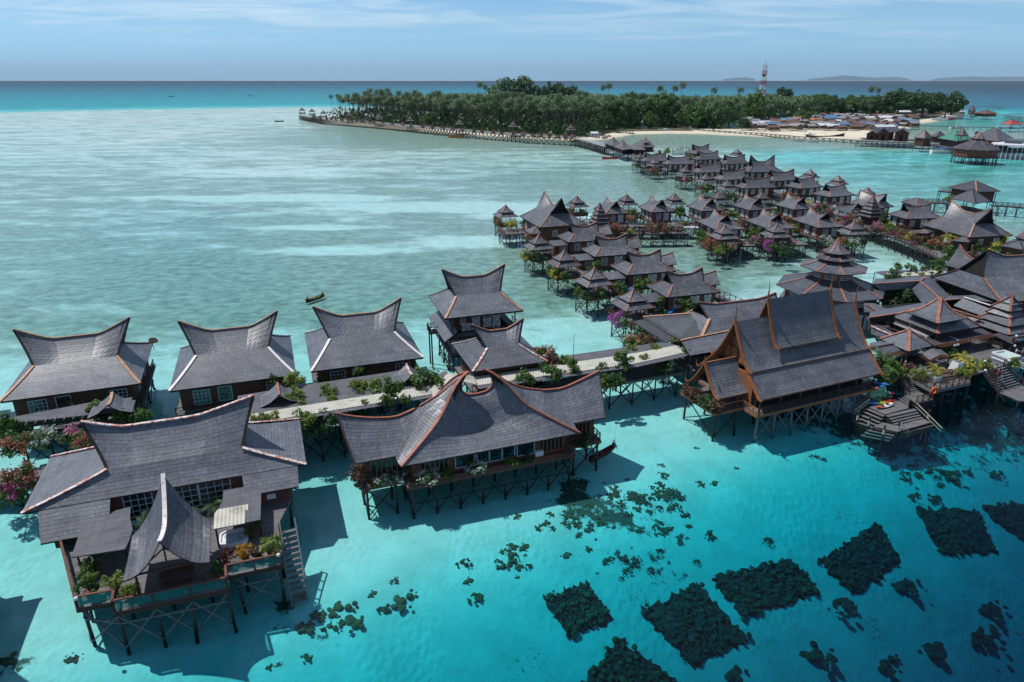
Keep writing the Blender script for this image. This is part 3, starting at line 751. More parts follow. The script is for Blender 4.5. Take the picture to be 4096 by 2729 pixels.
# -- foreground bungalows
def to_local(p,o,rot):
 d = V3(p) - V3((o[0],o[1],0)); c,s = math.cos(rot),math.sin(rot)
 return V3((c * d.x + s * d.y,-s * d.x + c * d.y,d.z))
def gate_roof(root,c,w,l,z,mats,trim,h=1.1,name='gate_roof'):
 """little saddle-backed gate roof; ridge along local y"""
 b = MB(); ys_ = lin(-l/2,l/2,5)
 def rz(y): return z + h + .35 * (abs(y) / (l/2)) ** 2
 for s in (-1,1):
  e = [V3((c[0] + s * w/2,c[1] + y,z)) for y in ys_]; r_ = [V3((c[0],c[1] + y * 1.12,rz(y))) for y in ys_]
  m = [lerp(p,q,.5) - V3((0,0,.22)) for p,q in zip(e,r_)]
  rows = [e,m,r_]
  if s < 0: rows = [x[::-1] for x in rows]
  b.patch(rows,0,.1,1)
 g = b.build(name,[mats,DARKW],root); k = MB()
 P = [V3((c[0],c[1] + y * 1.12,rz(y) + .05)) for y in ys_]
 for p,q in zip(P,P[1:]): k.beam(p,q,.3,.08)
 k.build('ridge_cap',trim,g); return g
def big_bungalow(label,d,x,y,rot,trim,ridge_trim,floor=3.1,windows=True,group=None):
 t = thing('stilt_bungalow',label,'bungalow',(x,y,0),rot,group)
 hip_roof(t,d,SHI,4,.12,8,trim,.36)
 saddle_roof(t,d,SHI,ridge_trim,.16,16,6)
 L,Wd = d['L'] - .95,d['W'] - .95
 wall_box(t,-L,L,-Wd,Wd,floor,d['z0'],BROWN)
 deck_slab(t,-L - .7,L + .7,-Wd - 1.3,Wd + .6,floor)
 r = MB(); railing(r,[(-L - .6,-Wd - 1.2),(-L * .2,-Wd - 1.2)],floor,.95,1.2); railing(r,[(L * .55,-Wd - 1.2),(L + .6,-Wd - 1.2),(L + .6,Wd)],floor,.95,1.2); r.build('railing',DARKW,t)
 zc = floor + 1.5
 window(t,(-L * .62,-Wd,zc),1.9,1.9,(0,-1,0),4,4,BLUEW)
 window(t,(-L * .2,-Wd,zc + .1),1.6,1.9,(0,-1,0),1,1,BLUEW)
 window(t,(L * .72,-Wd,zc),1.9,1.9,(0,-1,0),4,4,BLUEW)
 for yy in (-.5,.3): window(t,(L,Wd * yy,zc),1.6,1.6,(1,0,0),3,3,BLUEW)
 stilts(t,lin(-L,L,6),lin(-Wd - .9,Wd,4),floor - .2,r=.14)
 return t
DH = dict(z0=6.35,L=7.45,W=7.63,l1=4.4,w1=2.66,z1=8.7,l2=6.05,zr=10.97,zt=12.72,k=2.45)
DH1 = dict(DH,l2=6.44,l1=4.6,z1=8.55,k=2.6)
big_bungalow('shingled bungalow with ochre hip trim and a dish aerial, leftmost whole roof over the lagoon',DH1,-56.19,82.31,.36,OCHRE,OCHRE)
big_bungalow('shingled bungalow with white hip trim above an octagon patterned wall',DH,-37.36,85.18,.34,WHTRIM,OCHRE)
big_bungalow('shingled bungalow with pale pink hip trim beside the two storey house',DH,-21.6,91.11,.33,WHTRIM,OCHRE)
big_bungalow('shingled bungalow cut by the left edge of the picture',DH1,-74.9,75.6,.36,OCHRE,OCHRE)
_c = at(168,2390,-1.0) - V3((3.65,-1.3,0)); _a = .345
big_bungalow('shingled bungalow outside the left edge whose shadow falls on the sand',DH,_c.x - math.cos(_a) * 7.45 + math.sin(_a) * 7.63,_c.y - math.sin(_a) * 7.45 - math.cos(_a) * 7.63,_a,OCHRE,OCHRE)
# dish aerial at the end of the leftmost bungalow
t = thing('dish_aerial','black dish aerial on the back corner of the leftmost bungalow','dish aerial',at(616,1400,6.3)); b = MB()
b.tube((0,0,0),(0,0,1.2),.04,.04,6); b.build('mast',DARKW,t); b = MB()
b.lathe((0,0,0),[(.05,-.12),(.4,-.05),(.62,.08),(.62,.1)],14); o = b.build('dish',DARKW,t,(0.15,0,1.35)); o.rotation_euler = (.25,.4,0)
# two-storey house
DH4 = dict(z0=9.37,L=6.05,W=5.88,l1=3.47,w1=2.29,z1=11.43,l2=4.92,zr=13.66,zt=15.14,k=1.65)
t = thing('two_storey_house','two storey half timbered house with the highest saddle roof on this side','house',(-5.84,101.24,0),.32)
hip_roof(t,DH4,SHI,4,.12,7,OCHRE,.34); saddle_roof(t,DH4,SHI,OCHRE,.16,14,6)
wall_box(t,-4.6,4.4,-4.3,4.3,3.2,6.3,WHITEB,'lower_wall'); wall_box(t,-4.2,3.0,-3.9,4.0,6.3,9.4,BROWN,'upper_wall')
deck_slab(t,-5.4,5.6,-6.0,5.0,6.3,.25,None,'balcony'); deck_slab(t,-5.2,5.4,-5.4,5.2,3.2)
window(t,(-2.9,-3.9,8.1),.7,1.3,(0,-1,0),2,4); diamond_panel(t,(-2.4,-3.9,7.0),1.5,1.3,(0,-1,0))
diamond_panel(t,(-.9,-3.92,7.75),1.4,2.7,(0,-1,0)); diamond_panel(t,(.9,-3.9,7.3),1.4,1.7,(0,-1,0))
window(t,(.9,-3.9,8.6),1.3,1.0,(0,-1,0),4,3); diamond_panel(t,(2.35,-3.9,7.75),1.3,2.8,(0,-1,0))
for yy in lin(-2.9,2.9,4):
 diamond_panel(t,(-4.2,yy,7.75),1.5,2.7,(-1,0,0)); diamond_panel(t,(-4.6,yy,4.75),1.6,2.7,(-1,0,0))
for xx in lin(-3.6,3.4,4): diamond_panel(t,(xx,-4.3,4.75),1.6,2.7,(0,-1,0))
for xx in (-4.9,4.9): stilt(t,xx,-5.2,9.3,6.3,.1,DARKW,name='post')
b = MB(); b.patch([[V3((-6.3,5.2,5.9)),V3((-6.3,-6.2,5.9))],[V3((-4.3,5.2,7.2)),V3((-4.3,-6.2,7.2))]][::1],0,.1,1); b.build('skirt_roof',[SHI,DARKW],t)
r = MB(); railing(r,[(5.5,-2),(5.5,-5.9),(-1,-5.9)],6.3,1.0,1.2); r.build('railing',DARKW,t)
b = MB(); b.box(-7.2,-5.4,-.2,2.0,5.0,5.12); railing(b,[(-5.4,-.2),(-7.2,-.2),(-7.2,2),(-5.4,2)],5.1,1.0,.6); b.build('side_balcony',DARKW,t)
b = MB(); b.box(-6.9,-5.9,.2,.9,5.12,5.75); b.build('air_conditioner',WHITE,t)
for yy in (0,1.8): stilt(t,-7.0,yy,5.0)
stilts(t,lin(-4.8,5,5),lin(-5,4.8,4),3.0,r=.14)
# lower saddle house in front of it
DH5 = dict(z0=6.7,L=5.21,W=5.22,l1=2.25,w1=2.14,z1=8.4,l2=3.62,zr=10.0,zt=11.2,k=1.24)
t = thing('saddle_house','small saddle roofed house directly in front of the two storey house','house',(-1.91,87.29,0),.34)
hip_roof(t,DH5,SHI,4,.1,7,COPPERW,.3); saddle_roof(t,DH5,SHI,COPPER,.2,12,5)
wall_box(t,-4.2,4.2,-4.2,4.2,3.2,6.7,BROWN); deck_slab(t,-5,5,-5,5,3.2)
window(t,(-4.2,-1,4.9),1.4,1.5,(-1,0,0)); stilts(t,lin(-4.6,4.6,4),lin(-4.6,4.6,3),3.0,r=.14)
# -- front left villa with the sun deck
VF,VR = (-33.5,58.15),.345
def vl(px,py,z): return to_local(at(px,py,z),VF,VR)
g2 = lambda a,b: (a * .5528,1862 + b * .5528)
def vg(a,b,z): return vl(*g2(a,b),z)
t = thing('deck_villa','large villa with broad shingled roof and sun deck, nearest house at lower left','villa',(*VF,0),VR)
DF = dict(z0=6.52,L=12.0,W=5.0,l1=5.75,w1=2.5,z1=8.55,l2=7.5,zr=11.35,zt=12.6,k=3.6)
b = MB(); La,Lb,Wf,Wb,xa,xb,w1,z0,z1 = 11.5,12.55,4.3,5.9,4.7,6.85,2.6,6.52,8.58
sl = (z1 - z0) / (Wf - w1) * .82
def frow(t_):
 return lerp(-La,-xa,t_),lerp(Lb,xb,t_),lerp(-Wf,-w1,t_),lerp(z0,z1,t_) - .3 * t_ * (1 - t_)
b.patch([[V3((lerp(f[0],f[1],j / 12),f[2],f[3])) for j in range(13)] for f in map(frow,lin(0,1,5))],0,.14,1)
for s,(e0,e1) in ((1,(Lb,xb)),(-1,(-La,-xa))):
 rows = []
 for k in range(5):
  q = k / 4; x = lerp(e0,e1,q); z = lerp(z0,z1,q) - .3 * q * (1 - q); ya,yb = lerp(-Wf,-w1,q),lerp(Wb,w1,q)
  r_ = [V3((x,lerp(ya,yb,j / 5),z)) for j in range(6)]; rows.append(r_ if s > 0 else r_[::-1])
 b.patch(rows,0,.14,1)
b.patch([[V3((lerp(lerp(Lb,xb,q),lerp(-La,-xa,q),j / 8),lerp(Wb,w1,q),lerp(z0,z1,q))) for j in range(9)] for q in lin(0,1,3)],0,.14,1)
# apron that carries the front slope lower on both sides of the recessed middle
def apron(x0,x1,dn,x0b=None,x1b=None):
 n = 6
 return [[V3((lerp(x0b if x0b is not None else x0,x1b if x1b is not None else x1,j / n),-Wf - dn,z0 - dn * sl)) for j in range(n + 1)],[V3((lerp(x0,x1,j / n),-Wf + .02,z0 - .02)) for j in range(n + 1)]]
pA = vg(278,553,5.1); pB = vg(1890,240,5.6); pC = vg(2170,190,5.6)
b.patch(apron(-La + 1.25,-4.6,2.1,-La + 1.5,-4.75),0,.14,1); b.patch(apron(6.6,Lb - .85,1.45,6.7,Lb - .95),0,.14,1)
roof = b.build('roof',[SHI,DARKW],t)
for s in (0,1):
 h = MB()
 for q0,q1 in zip(lin(0,1,5),lin(0,1,5)[1:]):
  A,B = frow(q0),frow(q1); h.beam((A[s],A[2],A[3] + .05),(B[s],B[2],B[3] + .05),.38,.08)
 h.build('hip_trim',COPPERW,roof); h = MB(); h.beam(((-La,Lb)[s],Wb,z0 + .05),((-xa,xb)[s],w1,z1 + .05),.3,.08); h.build('hip_trim',COPPERW,roof)
# raised saddle
root_s = MB(); cols = 18
def fr_z(x):
 return 11.38 + (1.13 * max(0,(-x - 3.2) / 3.36) ** 1.2 if x < 0 else 1.32 * max(0,(x - 3.0) / 5.43) ** 1.1)
def fpt(u,q,s):
 xr = lerp(-6.56,8.43,u); x = lerp(lerp(-xa,xb,u),xr,q ** 1.1); y = s * (w1 * (1 - q) - .12 * w1 * 4 * q * (1 - q) * .5)
 return V3((x,y,lerp(z1 - .12,fr_z(xr),q)))
us,ts = lin(0,1,cols + 1),lin(0,1,8)
root_s.patch([[fpt(u,q,-1) for u in us] for q in ts],0,.16,1); root_s.patch([[fpt(1 - u,q,1) for u in us] for q in ts],0,.16,1)
sr = root_s.build('saddle_roof',[SHI,DARKW],t); h = MB()
for u0,u1 in zip(us,us[1:]): h.beam(fpt(u0,1,1) + V3((0,0,.06)),fpt(u1,1,1) + V3((0,0,.06)),.34,.13)
h.build('ridge_cap',COPPERW,sr)
for u,sx_ in ((0,-1),(1,1)):
 gg = MB(); h = MB()
 for q0,q1 in zip(ts,ts[1:]):
  o = V3((-sx_ * .5,0,-.12)); F = [fpt(u,q0,-1) + o,fpt(u,q0,1) + o,fpt(u,q1,1) + o,fpt(u,q1,-1) + o]
  gg.face(F if sx_ > 0 else F[::-1]);
  for s in (-1,1): h.beam(fpt(u,q0,s) + V3((0,0,-.05)),fpt(u,q1,s) + V3((0,0,-.05)),.1,.26,0,(sx_,0,.01))
 gg.build('gable_wall',INSIDE,t); h.build('bargeboard',DARKW,sr)
FZ = 3.3
wall_box(t,-La + 2.2,Lb - 1.6,-Wf + .7,Wb - .8,FZ,z0 - .1,REDBR)
wall_box(t,-La + 2.1,-5.2,-Wf - .9,-Wf + .7,FZ - .4,5.25,REDBR,'wing_wall'); wall_box(t,7.3,Lb - 1.7,-Wf - .6,-Wf + .7,FZ - .4,5.6,REDBR,'wing_wall')
window(t,(-La + 3.6,-Wf - .9,4.8),2.4,.55,(0,-1,0),3,1,BLUEW); window(t,(9.4,-Wf - .6,5.0),3.3,.7,(0,-1,0),3,1,BLUEW)
for xx,w_ in ((-2.6,2.4),(1.2,2.6),(4.0,2.8)): window(t,(xx,-Wf + .7,4.9),w_,2.4,(0,-1,0),4,4,BLUEW,.1,.06)
b = MB(); b.box(8.55,9.35,-Wf - .66,-Wf - .6,3.75,4.3); b.build('notice_board',WHITE,t)
# sun deck
dk = [vg(*p,FZ) for p in ((552,1035),(835,985),(825,1065),(1655,890),(1650,800),(2050,715),(2010,430))]
dk += [V3((Lb - 1.6,-Wf,FZ)),V3((-La + 2.2,-Wf,FZ))]
dk = [V3((p.x,p.y,FZ)) for p in dk]
b = MB(); b.slab(dk,.2,0)
for p,q in zip(dk[:7],dk[1:7]): b.beam(p - V3((0,0,.22)),q - V3((0,0,.22)),.1,.4,1)
b.beam(dk[0] - V3((0,0,.22)),dk[-1] - V3((0,0,.22)),.1,.4,1)
b.build('sun_deck',[DECK,BROWN],t)
def inset(p,d=.12): c = V3((0,-7,FZ)); v = (c - p); v.z = 0; return p + v.normalized() * d
rp = [dk[-1],dk[0],dk[1],dk[2],dk[3],dk[4],dk[5]]; rp = [inset(p) for p in rp]
for i,(p,q) in enumerate(zip(rp,rp[1:])):
 n = max(1,round((q - p).length / 2.6)); fr_ = MB(); gl_ = MB(); up = V3((0,0,1))
 for k in range(n + 1): c = lerp(p,q,k / n); fr_.beam(c,c + up * 1.05,.14,.14)
 fr_.beam(p + up * 1.05,q + up * 1.05,.2,.09); f_ = fr_.build('railing',REDBR,t)
 gl_.face([p + up * .12,q + up * .12,q + up * .98,p + up * .98]); gl_.build('glass_panel',GLASSG,f_)
def splayed(root,pts,ztop,zb=-2.8,r=.15,mat=None,amp=.35):
 for x,y in pts: stilt(root,x,y,ztop,zb,r * RND.uniform(.85,1.15),mat or POLE,RND.uniform(-amp,amp),RND.uniform(-amp,amp))
dpts = [(-5.6,-14.3),(-2.9,-15.8),(-.2,-15.9),(2.4,-16.0),(5.0,-16.0),(5.7,-14.4),(9.2,-14.4),(-6.2,-11),(-2.8,-12),(.2,-12),(3.2,-12),(6.2,-11.5),(9.1,-11),(-7.6,-7.6),(-3,-8),(.6,-8),(4,-8),(8.6,-7.6)]
splayed(t,dpts,FZ - .25)
splayed(t,[(x,y) for x in lin(-9,10.5,6) for y in (-3.2,.8,4.6)],FZ - .1)
b = MB()
for (p,q) in (((-5.6,-14.4),(-2.9,-15.9)),((-2.9,-15.9),(-.2,-16)),((-.2,-16),(2.4,-16.1)),((2.4,-16.1),(5,-16.1)),((5.7,-14.5),(9.2,-14.5)),((-6.2,-11),(-5.7,-14.3)),((-7.6,-7.6),(-6.2,-11)),((9.2,-14.4),(9.1,-11))):
 b.beam((*p,-.5),(*q,2.6),.15,.1); b.beam((*q,-.5),(*p,2.6),.15,.1); b.beam((*p,1.9),(*q,1.9),.15,.12)
b.build('cross_bracing',POLEL,t)
# slatted pergolas over the deck
def pergola(root,poly,z,zb,mat,name='pergola_roof',emat=None):
 b = MB(); b.slab([V3(p) for p in poly],.1,0); o = b.build(name,[mat],root); return o
zP = 5.45
LP = [vg(*p,zP) for p in ((515,665),(905,605),(935,540),(960,460),(940,380),(945,300),(760,345),(745,375),(605,400))]
RP_ = [vg(*p,zP) for p in ((1545,460),(1885,390),(1890,175),(1775,178),(1770,145),(1615,182),(1610,250),(1585,310),(1550,350))]
pergola(t,LP,zP,FZ,SLAT); pr = pergola(t,RP_,zP,FZ,SLAT)
PS = [vg(*p,zP + .06) for p in ((1545,460),(1770,418),(1775,325),(1795,322),(1795,280),(1575,318),(1550,350))]
b = MB(); b.slab(PS,.05,0); b.build('pale_sheet',PALE,pr)
for p in (vg(560,650,zP),vg(900,585,zP),vg(1560,450,zP),vg(1870,385,zP)): stilt(t,p.x,p.y,zP - .1,FZ,.09,DARKW,name='post')
# stairs down to the water
s0,s1,e0,e1 = vg(2030,470,FZ),vg(2140,440,FZ),vg(2115,900,-.9),vg(2235,905,-.9)
e0 = V3((s0.x + .25,s0.y - 5.2,-1.0)); e1 = V3((s1.x + .25,s1.y - 5.2,-1.0))
for k in range(13):
 a,c = lerp(s0,e0,(k + .5) / 13),lerp(s1,e1,(k + .5) / 13); b = MB(); b.slab([a + V3((0,-.17,0)),c + V3((0,-.17,0)),c + V3((0,.17,0)),a + V3((0,.17,0))],.07); b.build('stair_tread',DECK,t)
b = MB()
for A,B in ((s0,e0),(s1,e1)):
 b.beam(A - V3((0,0,.15)),B - V3((0,0,.15)),.1,.3)
 b.beam(A + V3((0,0,.95)),B + V3((0,0,.95)),.1,.1)
 for k in range(5): c = lerp(A,B,k / 4); b.beam(c,c + V3((0,0,.95)),.1)
b.build('stair_stringer',POLEL,t)
# open gazebo on the deck: swept saddle roof
gc = to_local((-28.15,46.25,0),VF,VR)
t2 = thing('deck_gazebo','open gazebo with a swept saddle roof in the middle of the sun deck','gazebo',(-28.15,46.25,0),.37)
hw,hl = 3.1,2.95; b = MB(); ys_ = lin(-1,1,9)
def gz_(v): return 8.15 + (2.5 * max(0,v) ** 1.8 if v > 0 else .75 * (-v) ** 2)
ymul = lambda v: v * hl * (1.0 + (.35 if v > 0 else .12) * abs(v))
for s in (-1,1):
 rows = []
 for q in lin(0,1,6):
  rows.append([V3((s * hw * (1 - q),lerp(v * hl,ymul(v),q),lerp(5.75 + .12 * v * v,gz_(v),q) - 3.0 * q * (1 - q))) for v in (ys_ if s > 0 else ys_[::-1])])
 b.patch(rows,0,.13,1)
gr = b.build('roof',[SHI,DARKW],t2); h = MB(); P = [V3((0,ymul(v),gz_(v) + .07)) for v in ys_]
for p,q in zip(P,P[1:]): h.beam(p,q,.34,.1)
h.build('ridge_cap',WHTRIM,gr)
for sx_ in (-1,1):
 for sy_ in (-1,1): stilt(t2,sx_ * 2.3,sy_ * 2.3,6.0,FZ,.11,REDBR,name='post')
b = MB(); b.beam((-2.4,-2.3,5.7),(2.4,-2.3,5.7),.14); b.beam((-2.4,2.3,5.7),(2.4,2.3,5.7),.14); b.beam((0,-2.3,5.7),(0,-2.3,7.9),.12)
b.beam((-2.4,-2.3,5.7),(0,-2.3,7.6),.1); b.beam((2.4,-2.3,5.7),(0,-2.3,7.6),.1); b.build('roof_beam',REDBR,t2)
t3 = thing('picnic_table','dark timber table with benches under the deck gazebo','table',(-27.6,45.6,FZ),.37)
b = MB(); b.box(-1.3,1.3,-.45,.45,.7,.78); b.build('tabletop',BROWN,t3)
for s in (-1,1):
 b = MB(); b.box(-1.2,1.2,s * .85 - .16,s * .85 + .16,.42,.48); b.build('bench',BROWN,t3)
 b = MB(); b.beam((s * .9,-.8,0),(s * .9,.4,.72),.09); b.beam((s * .9,.8,0),(s * .9,-.4,.72),.09); b.beam((s * .9,-.85,.4),(s * .9,.85,.4),.08); b.build('trestle',BROWN,t3)
# jacuzzi
jc = at(*g2(1693,530),FZ + .1); t = thing('hot_tub','white moulded hot tub with blue water set in the deck corner','hot tub',(jc.x,jc.y,FZ),.36)
b = MB(); n = 28; rings = []
def ro(r_,w_,h_,k):
 a = 2 * math.pi * k / n; ca,sa = math.cos(a),math.sin(a); e = .42
 return V3((w_ * math.copysign(abs(ca) ** e,ca) * r_,h_ * math.copysign(abs(sa) ** e,sa) * r_,0))
for r_,z in ((1.0,0.0),(1.02,.28),(1.0,.36),(.86,.36),(.8,.2)): rings.append([ro(r_,1.2,1.12,k) + V3((0,0,z)) for k in range(n)])
for A,B in zip(rings,rings[1:]):
 for k in range(n): b.face([A[k],A[(k+1) % n],B[(k+1) % n],B[k]])
b.face(rings[-1]); b.build('shell',WHITE,t)
b = MB()
for cx,cy_,rx,ry in ((-.45,.3,.34,.45),(.3,.45,.5,.22),(.5,-.25,.3,.5),(-.3,-.5,.42,.22),(.02,-.02,.2,.2)):
 b.face([V3((cx + rx * math.cos(a) * (1 + .2 * math.sin(3 * a)),cy_ + ry * math.sin(a),.212)) for a in [2 * math.pi * k / 18 for k in range(18)]])
b.build('seat_hollow',BLUEW,t)
for k,(px_,py_,lab) in enumerate(((550,965,'white globe lamp on the left corner post of the sun deck'),(2015,650,'white globe lamp on the right corner post of the sun deck'))):
 p = at(*g2(px_,py_),FZ + 1.25); t = thing('globe_lamp',lab,'lamp',(p.x,p.y,FZ + .95)); b = MB(); b.tube((0,0,0),(0,0,.2),.05,.05,6); b.build('socket',DARKW,t)
 b = MB(); b.lathe((0,0,.32),[(.03,-.17),(.13,-.11),(.17,0),(.13,.11),(.03,.17)],12); b.build('globe',WHITE,t)
def dbush(lab,kind,a,c,s,pot=None,flat=1.0): s *= .74; p = at(*g2(a,c),FZ + .75 * s); bush(lab,kind,(p.x,p.y,FZ + (.55 * s if pot else .3)),s,None,None,pot,flat=flat)
for k,(a,c,s) in enumerate(((680,690,1.75),(640,750,1.45),(625,800,1.4),(640,880,1.85))):
 dbush(('tall green potted shrub under the left pergola','green potted shrub second in the row on the left deck edge','smaller green potted shrub third on the left deck edge','round green potted shrub at the front of the left deck edge')[k],'green',a,c,s,TERRA)
dbush('lime green potted shrub at the inner corner of the glass railing','lime',825,845,1.6,TERRA); dbush('lime green potted shrub in front of the gazebo by the glass railing','lime',935,915,1.6,TERRA)
dbush('small green shrub at the right front corner of the gazebo deck','green',1565,765,1.35,TERRA); dbush('dark red leaved shrub in front of the hot tub','maroon',1637,665,1.5,TERRA)
dbush('golden orange leaved shrub beside the hot tub','gold',1770,630,1.5,TERRA); dbush('bronze leaved shrub between gold and lime shrubs on the deck','bronze',1860,625,1.4,TERRA)
dbush('bright lime shrub by the deck stairs','lime',1968,590,2.0,TERRA); dbush('green shrub behind the hot tub under the right pergola','green',1835,455,1.6,TERRA)
for k,(a,c) in enumerate(((1040,400),(1540,270),(1330,300))):
 p = at(*g2(a,c),4.6); palm(('feathery dark palm between left pergola and gazebo roof','feathery dark palm beside the curved right pergola','small feathery palm behind the gazebo tip')[k],p.x,p.y,FZ,1.0,'small',.8,.02,0,None,'feather_palm')
# -- centre villa with the twin horns
CO,CR = (-3.0,64.0),.362
t = thing('horned_villa','villa with swept roof rising to two curved horns in the centre','villa',(*CO,0),CR)
Y0 = 3.5
def res(P,n):
 P = [V3(p) for p in P]; L = [0.0]
 for a,c in zip(P,P[1:]): L.append(L[-1] + (c - a).length)
 out = []
 for k in range(n):
  s = L[-1] * k / (n - 1); i = max(j for j in range(len(L) - 1) if L[j] <= s + 1e-9); out.append(lerp(P[i],P[i+1],(s - L[i]) / max(1e-9,L[i+1] - L[i])))
 return out
HL = [(-9.25,-1.42,5.6),(-7.5,-.4,6.62),(-5.7,.65,7.72),(-4.4,1.38,8.72),(-3.4,1.95,9.9),(-2.5,2.48,11.3),(-1.5,3.0,12.2),(-.5,3.5,12.6)]
HR = [(10.65,-1.5,5.6),(9.0,-.7,6.5),(7.4,.2,7.42),(5.7,1.15,8.4),(4.55,1.75,9.55),(3.5,2.35,11.0),(2.3,3.0,12.1),(1.23,3.5,12.65)]
UC = [(-.5,3.5,12.6),(-1.2,3.5,11.5),(-1.3,3.5,10.7),(-.95,3.5,10.05),(-.3,3.5,9.86),(.6,3.5,9.84),(1.5,3.5,9.95),(2.05,3.5,10.3),(2.28,3.5,10.95),(2.0,3.5,11.9),(1.23,3.5,12.65)]
NR,NC = 13,21
hl,hr,uc = res(HL,NR),res(HR,NR),res(UC,NC); ea = [lerp(V3(HL[0]),V3(HR[0]),j / (NC - 1)) for j in range(NC)]
def coons(i,j):
 s,q = j / (NC - 1),i / (NR - 1); c = lerp(lerp(ea[0],ea[-1],s),lerp(uc[0],uc[-1],s),q)
 p = lerp(hl[i],hr[i],s) + lerp(ea[j],uc[j],q) - c
 # the horns stay slender: pull the surface towards the trough quickly away from the hips
 return p - V3((0,0,1.1 * (q ** 2) * (1 - q) * min(1,6 * s * (1 - s)) * 2.2))
mir = lambda p: V3((p.x,2 * Y0 - p.y,p.z))
b = MB(); FR = [[coons(i,j) for j in range(NC)] for i in range(NR)]; b.patch(FR,0,.14,1); b.patch([[mir(p) for p in r_[::-1]] for r_ in FR],0,.14,1)
VL = res([(-9.5,-.1,6.0),(-8.2,1.6,7.5),(-6.5,3.5,9.25),(-4.05,3.5,10.35),(-1.9,3.5,11.75),(-.5,3.5,12.6)],NR)
VRr = res([(10.6,-.1,6.0),(9.6,1.7,7.4),(8.3,3.5,9.0),(6.27,3.5,9.5),(4.45,3.5,10.35),(2.84,3.5,11.6),(1.23,3.5,12.65)],NR)
for H,V,s in ((hl,VL,1),(hr,VRr,-1)):
 rows = []
 for i in range(NR):
  r_ = [lerp(V[i],H[i],k / 3) - V3((0,0,.5 * (k / 3) * (1 - k / 3) * (1 - i / (NR - 1)))) for k in range(4)]; rows.append(r_ if s > 0 else r_[::-1])
 b.patch(rows,0,.14,1); b.patch([[mir(p) for p in r_[::-1]] for r_ in rows],0,.14,1)
mr = b.build('roof',[SHI,DARKW],t)
def strip(P,w,root,mat,name,lift=.06,hgt=.1):
 h = MB()
 for p,q in zip(P,P[1:]): h.beam(p + V3((0,0,lift)),q + V3((0,0,lift)),w,hgt)
 return h.build(name,mat,root)
REDT = peeling('red_trim',(.3,.085,.05),(.36,.12,.07),.5)
for H in (hl,hr): strip(H,.3,mr,REDT,'hip_trim'); strip([mir(p) for p in H],.3,mr,REDT,'hip_trim')
strip(uc,.26,mr,REDT,'ridge_cap')
RL = [(-14.53,3.5,10.18),(-13.6,3.5,9.75),(-12.6,3.5,9.4),(-11,3.5,8.98),(-9.34,3.5,8.7),(-8.2,3.5,8.72),(-6.5,3.5,9.25)]
RRr = [(6.27,3.5,9.48),(7.4,3.5,9.14),(8.47,3.5,8.93),(10.19,3.5,8.78),(11.5,3.5,8.98),(12.62,3.5,9.34),(14,3.5,9.78),(15.37,3.5,10.25)]
for P,e0,e1 in ((RL,-13.52,-6.0),(RRr,5.5,14.58)):
 P = res(P,10); rows = []
 for k in range(6):
  q = k / 5; rows.append([V3((lerp(lerp(e0,e1,j / 9),P[j].x,q),lerp(.12,3.5,q),lerp(6.0,P[j].z,q) - .55 * q * (1 - q))) for j in range(10)])
 b = MB(); b.patch(rows,0,.14,1); b.patch([[mir(p) for p in r_[::-1]] for r_ in rows],0,.14,1); wr = b.build('wing_roof',[SHI,DARKW],t); strip(P,.26,wr,REDT,'ridge_cap')
 k = 0 if e0 < 0 else 9; s = -1 if e0 < 0 else 1; g = MB(); ins = V3((-s * .6,0,-.15))
 for a,c in zip(rows,rows[1:]):
  F = [a[k] + ins,mir(a[k]) + ins,mir(c[k]) + ins,c[k] + ins]; g.face(F if s > 0 else F[::-1])
 g.build('gable_wall',INSIDE,t); strip([r_[k] for r_ in rows],.1,wr,BROWN,'bargeboard',-.06,.24)
strip([p for p in VL if p.y > 3.4],.22,mr,REDT,'ridge_cap'); strip([p for p in VRr if p.y > 3.4],.22,mr,REDT,'ridge_cap')
CF = 3.0
wall_box(t,-8.0,9.4,-.5,7.4,CF,5.75,REDBR); wall_box(t,-12.6,-8.0,.9,6.2,CF,6.1,REDBR,'wing_wall'); wall_box(t,9.4,13.6,.9,6.2,CF,6.1,REDBR,'wing_wall')
deck_slab(t,-8.7,10.2,-1.4,8.0,CF,.22,REDBR); deck_slab(t,-13.0,-8.75,.1,6.8,CF,.22,REDBR,'wing_deck'); deck_slab(t,10.25,14.3,.3,6.8,CF,.22,REDBR,'wing_deck')
for xx,w_ in ((-2.3,2.1),(-.3,1.4),(1.15,1.4),(2.6,1.4),(4.6,2.0)): window(t,(xx,-.5,4.5),w_,1.75,(0,-1,0),1,1,BLUEW)
for xx,w_ in ((-5.6,3.0),(7.6,2.8)): window(t,(xx,-.5,4.45),w_,1.9,(0,-1,0),6,1,TEAK,.08,.1)
window(t,(-10.3,.9,4.45),3.2,1.9,(0,-1,0),6,1,TEAK,.08,.1); window(t,(11.6,.9,4.45),3.0,1.9,(0,-1,0),6,1,TEAK,.08,.1)
r = MB(); railing(r,[(-8.8,.2),(-12.9,.2),(-12.9,6.5)],CF,.9,.8,0,False); r.build('railing',BROWN,t); r = MB(); railing(r,[(10.4,.4),(14.2,.4),(14.2,6.6)],CF,.9,.8,0,False); r.build('railing',BROWN,t)
b = MB(); b.box(-8.6,10.1,-1.35,-1.0,CF,CF + .35); b.build('planter_box',REDBR,t)
b = MB(); b.box(5.6,6.55,-.95,-.55,CF + .1,CF + .85); b.build('air_conditioner',WHITE,t)
stilts(t,lin(-8.2,9.7,8),(-1.1,2.5,6.8),CF - .2,-2.8,.14);
for xx in (-12.6,-9.6):
 for yy in (.4,3.2,6.4): stilt(t,xx,yy,CF - .2,-2.8,.14)
for xx in (11.0,14.0):
 for yy in (.6,3.2,6.4): stilt(t,xx,yy,CF - .2,-2.8,.14)
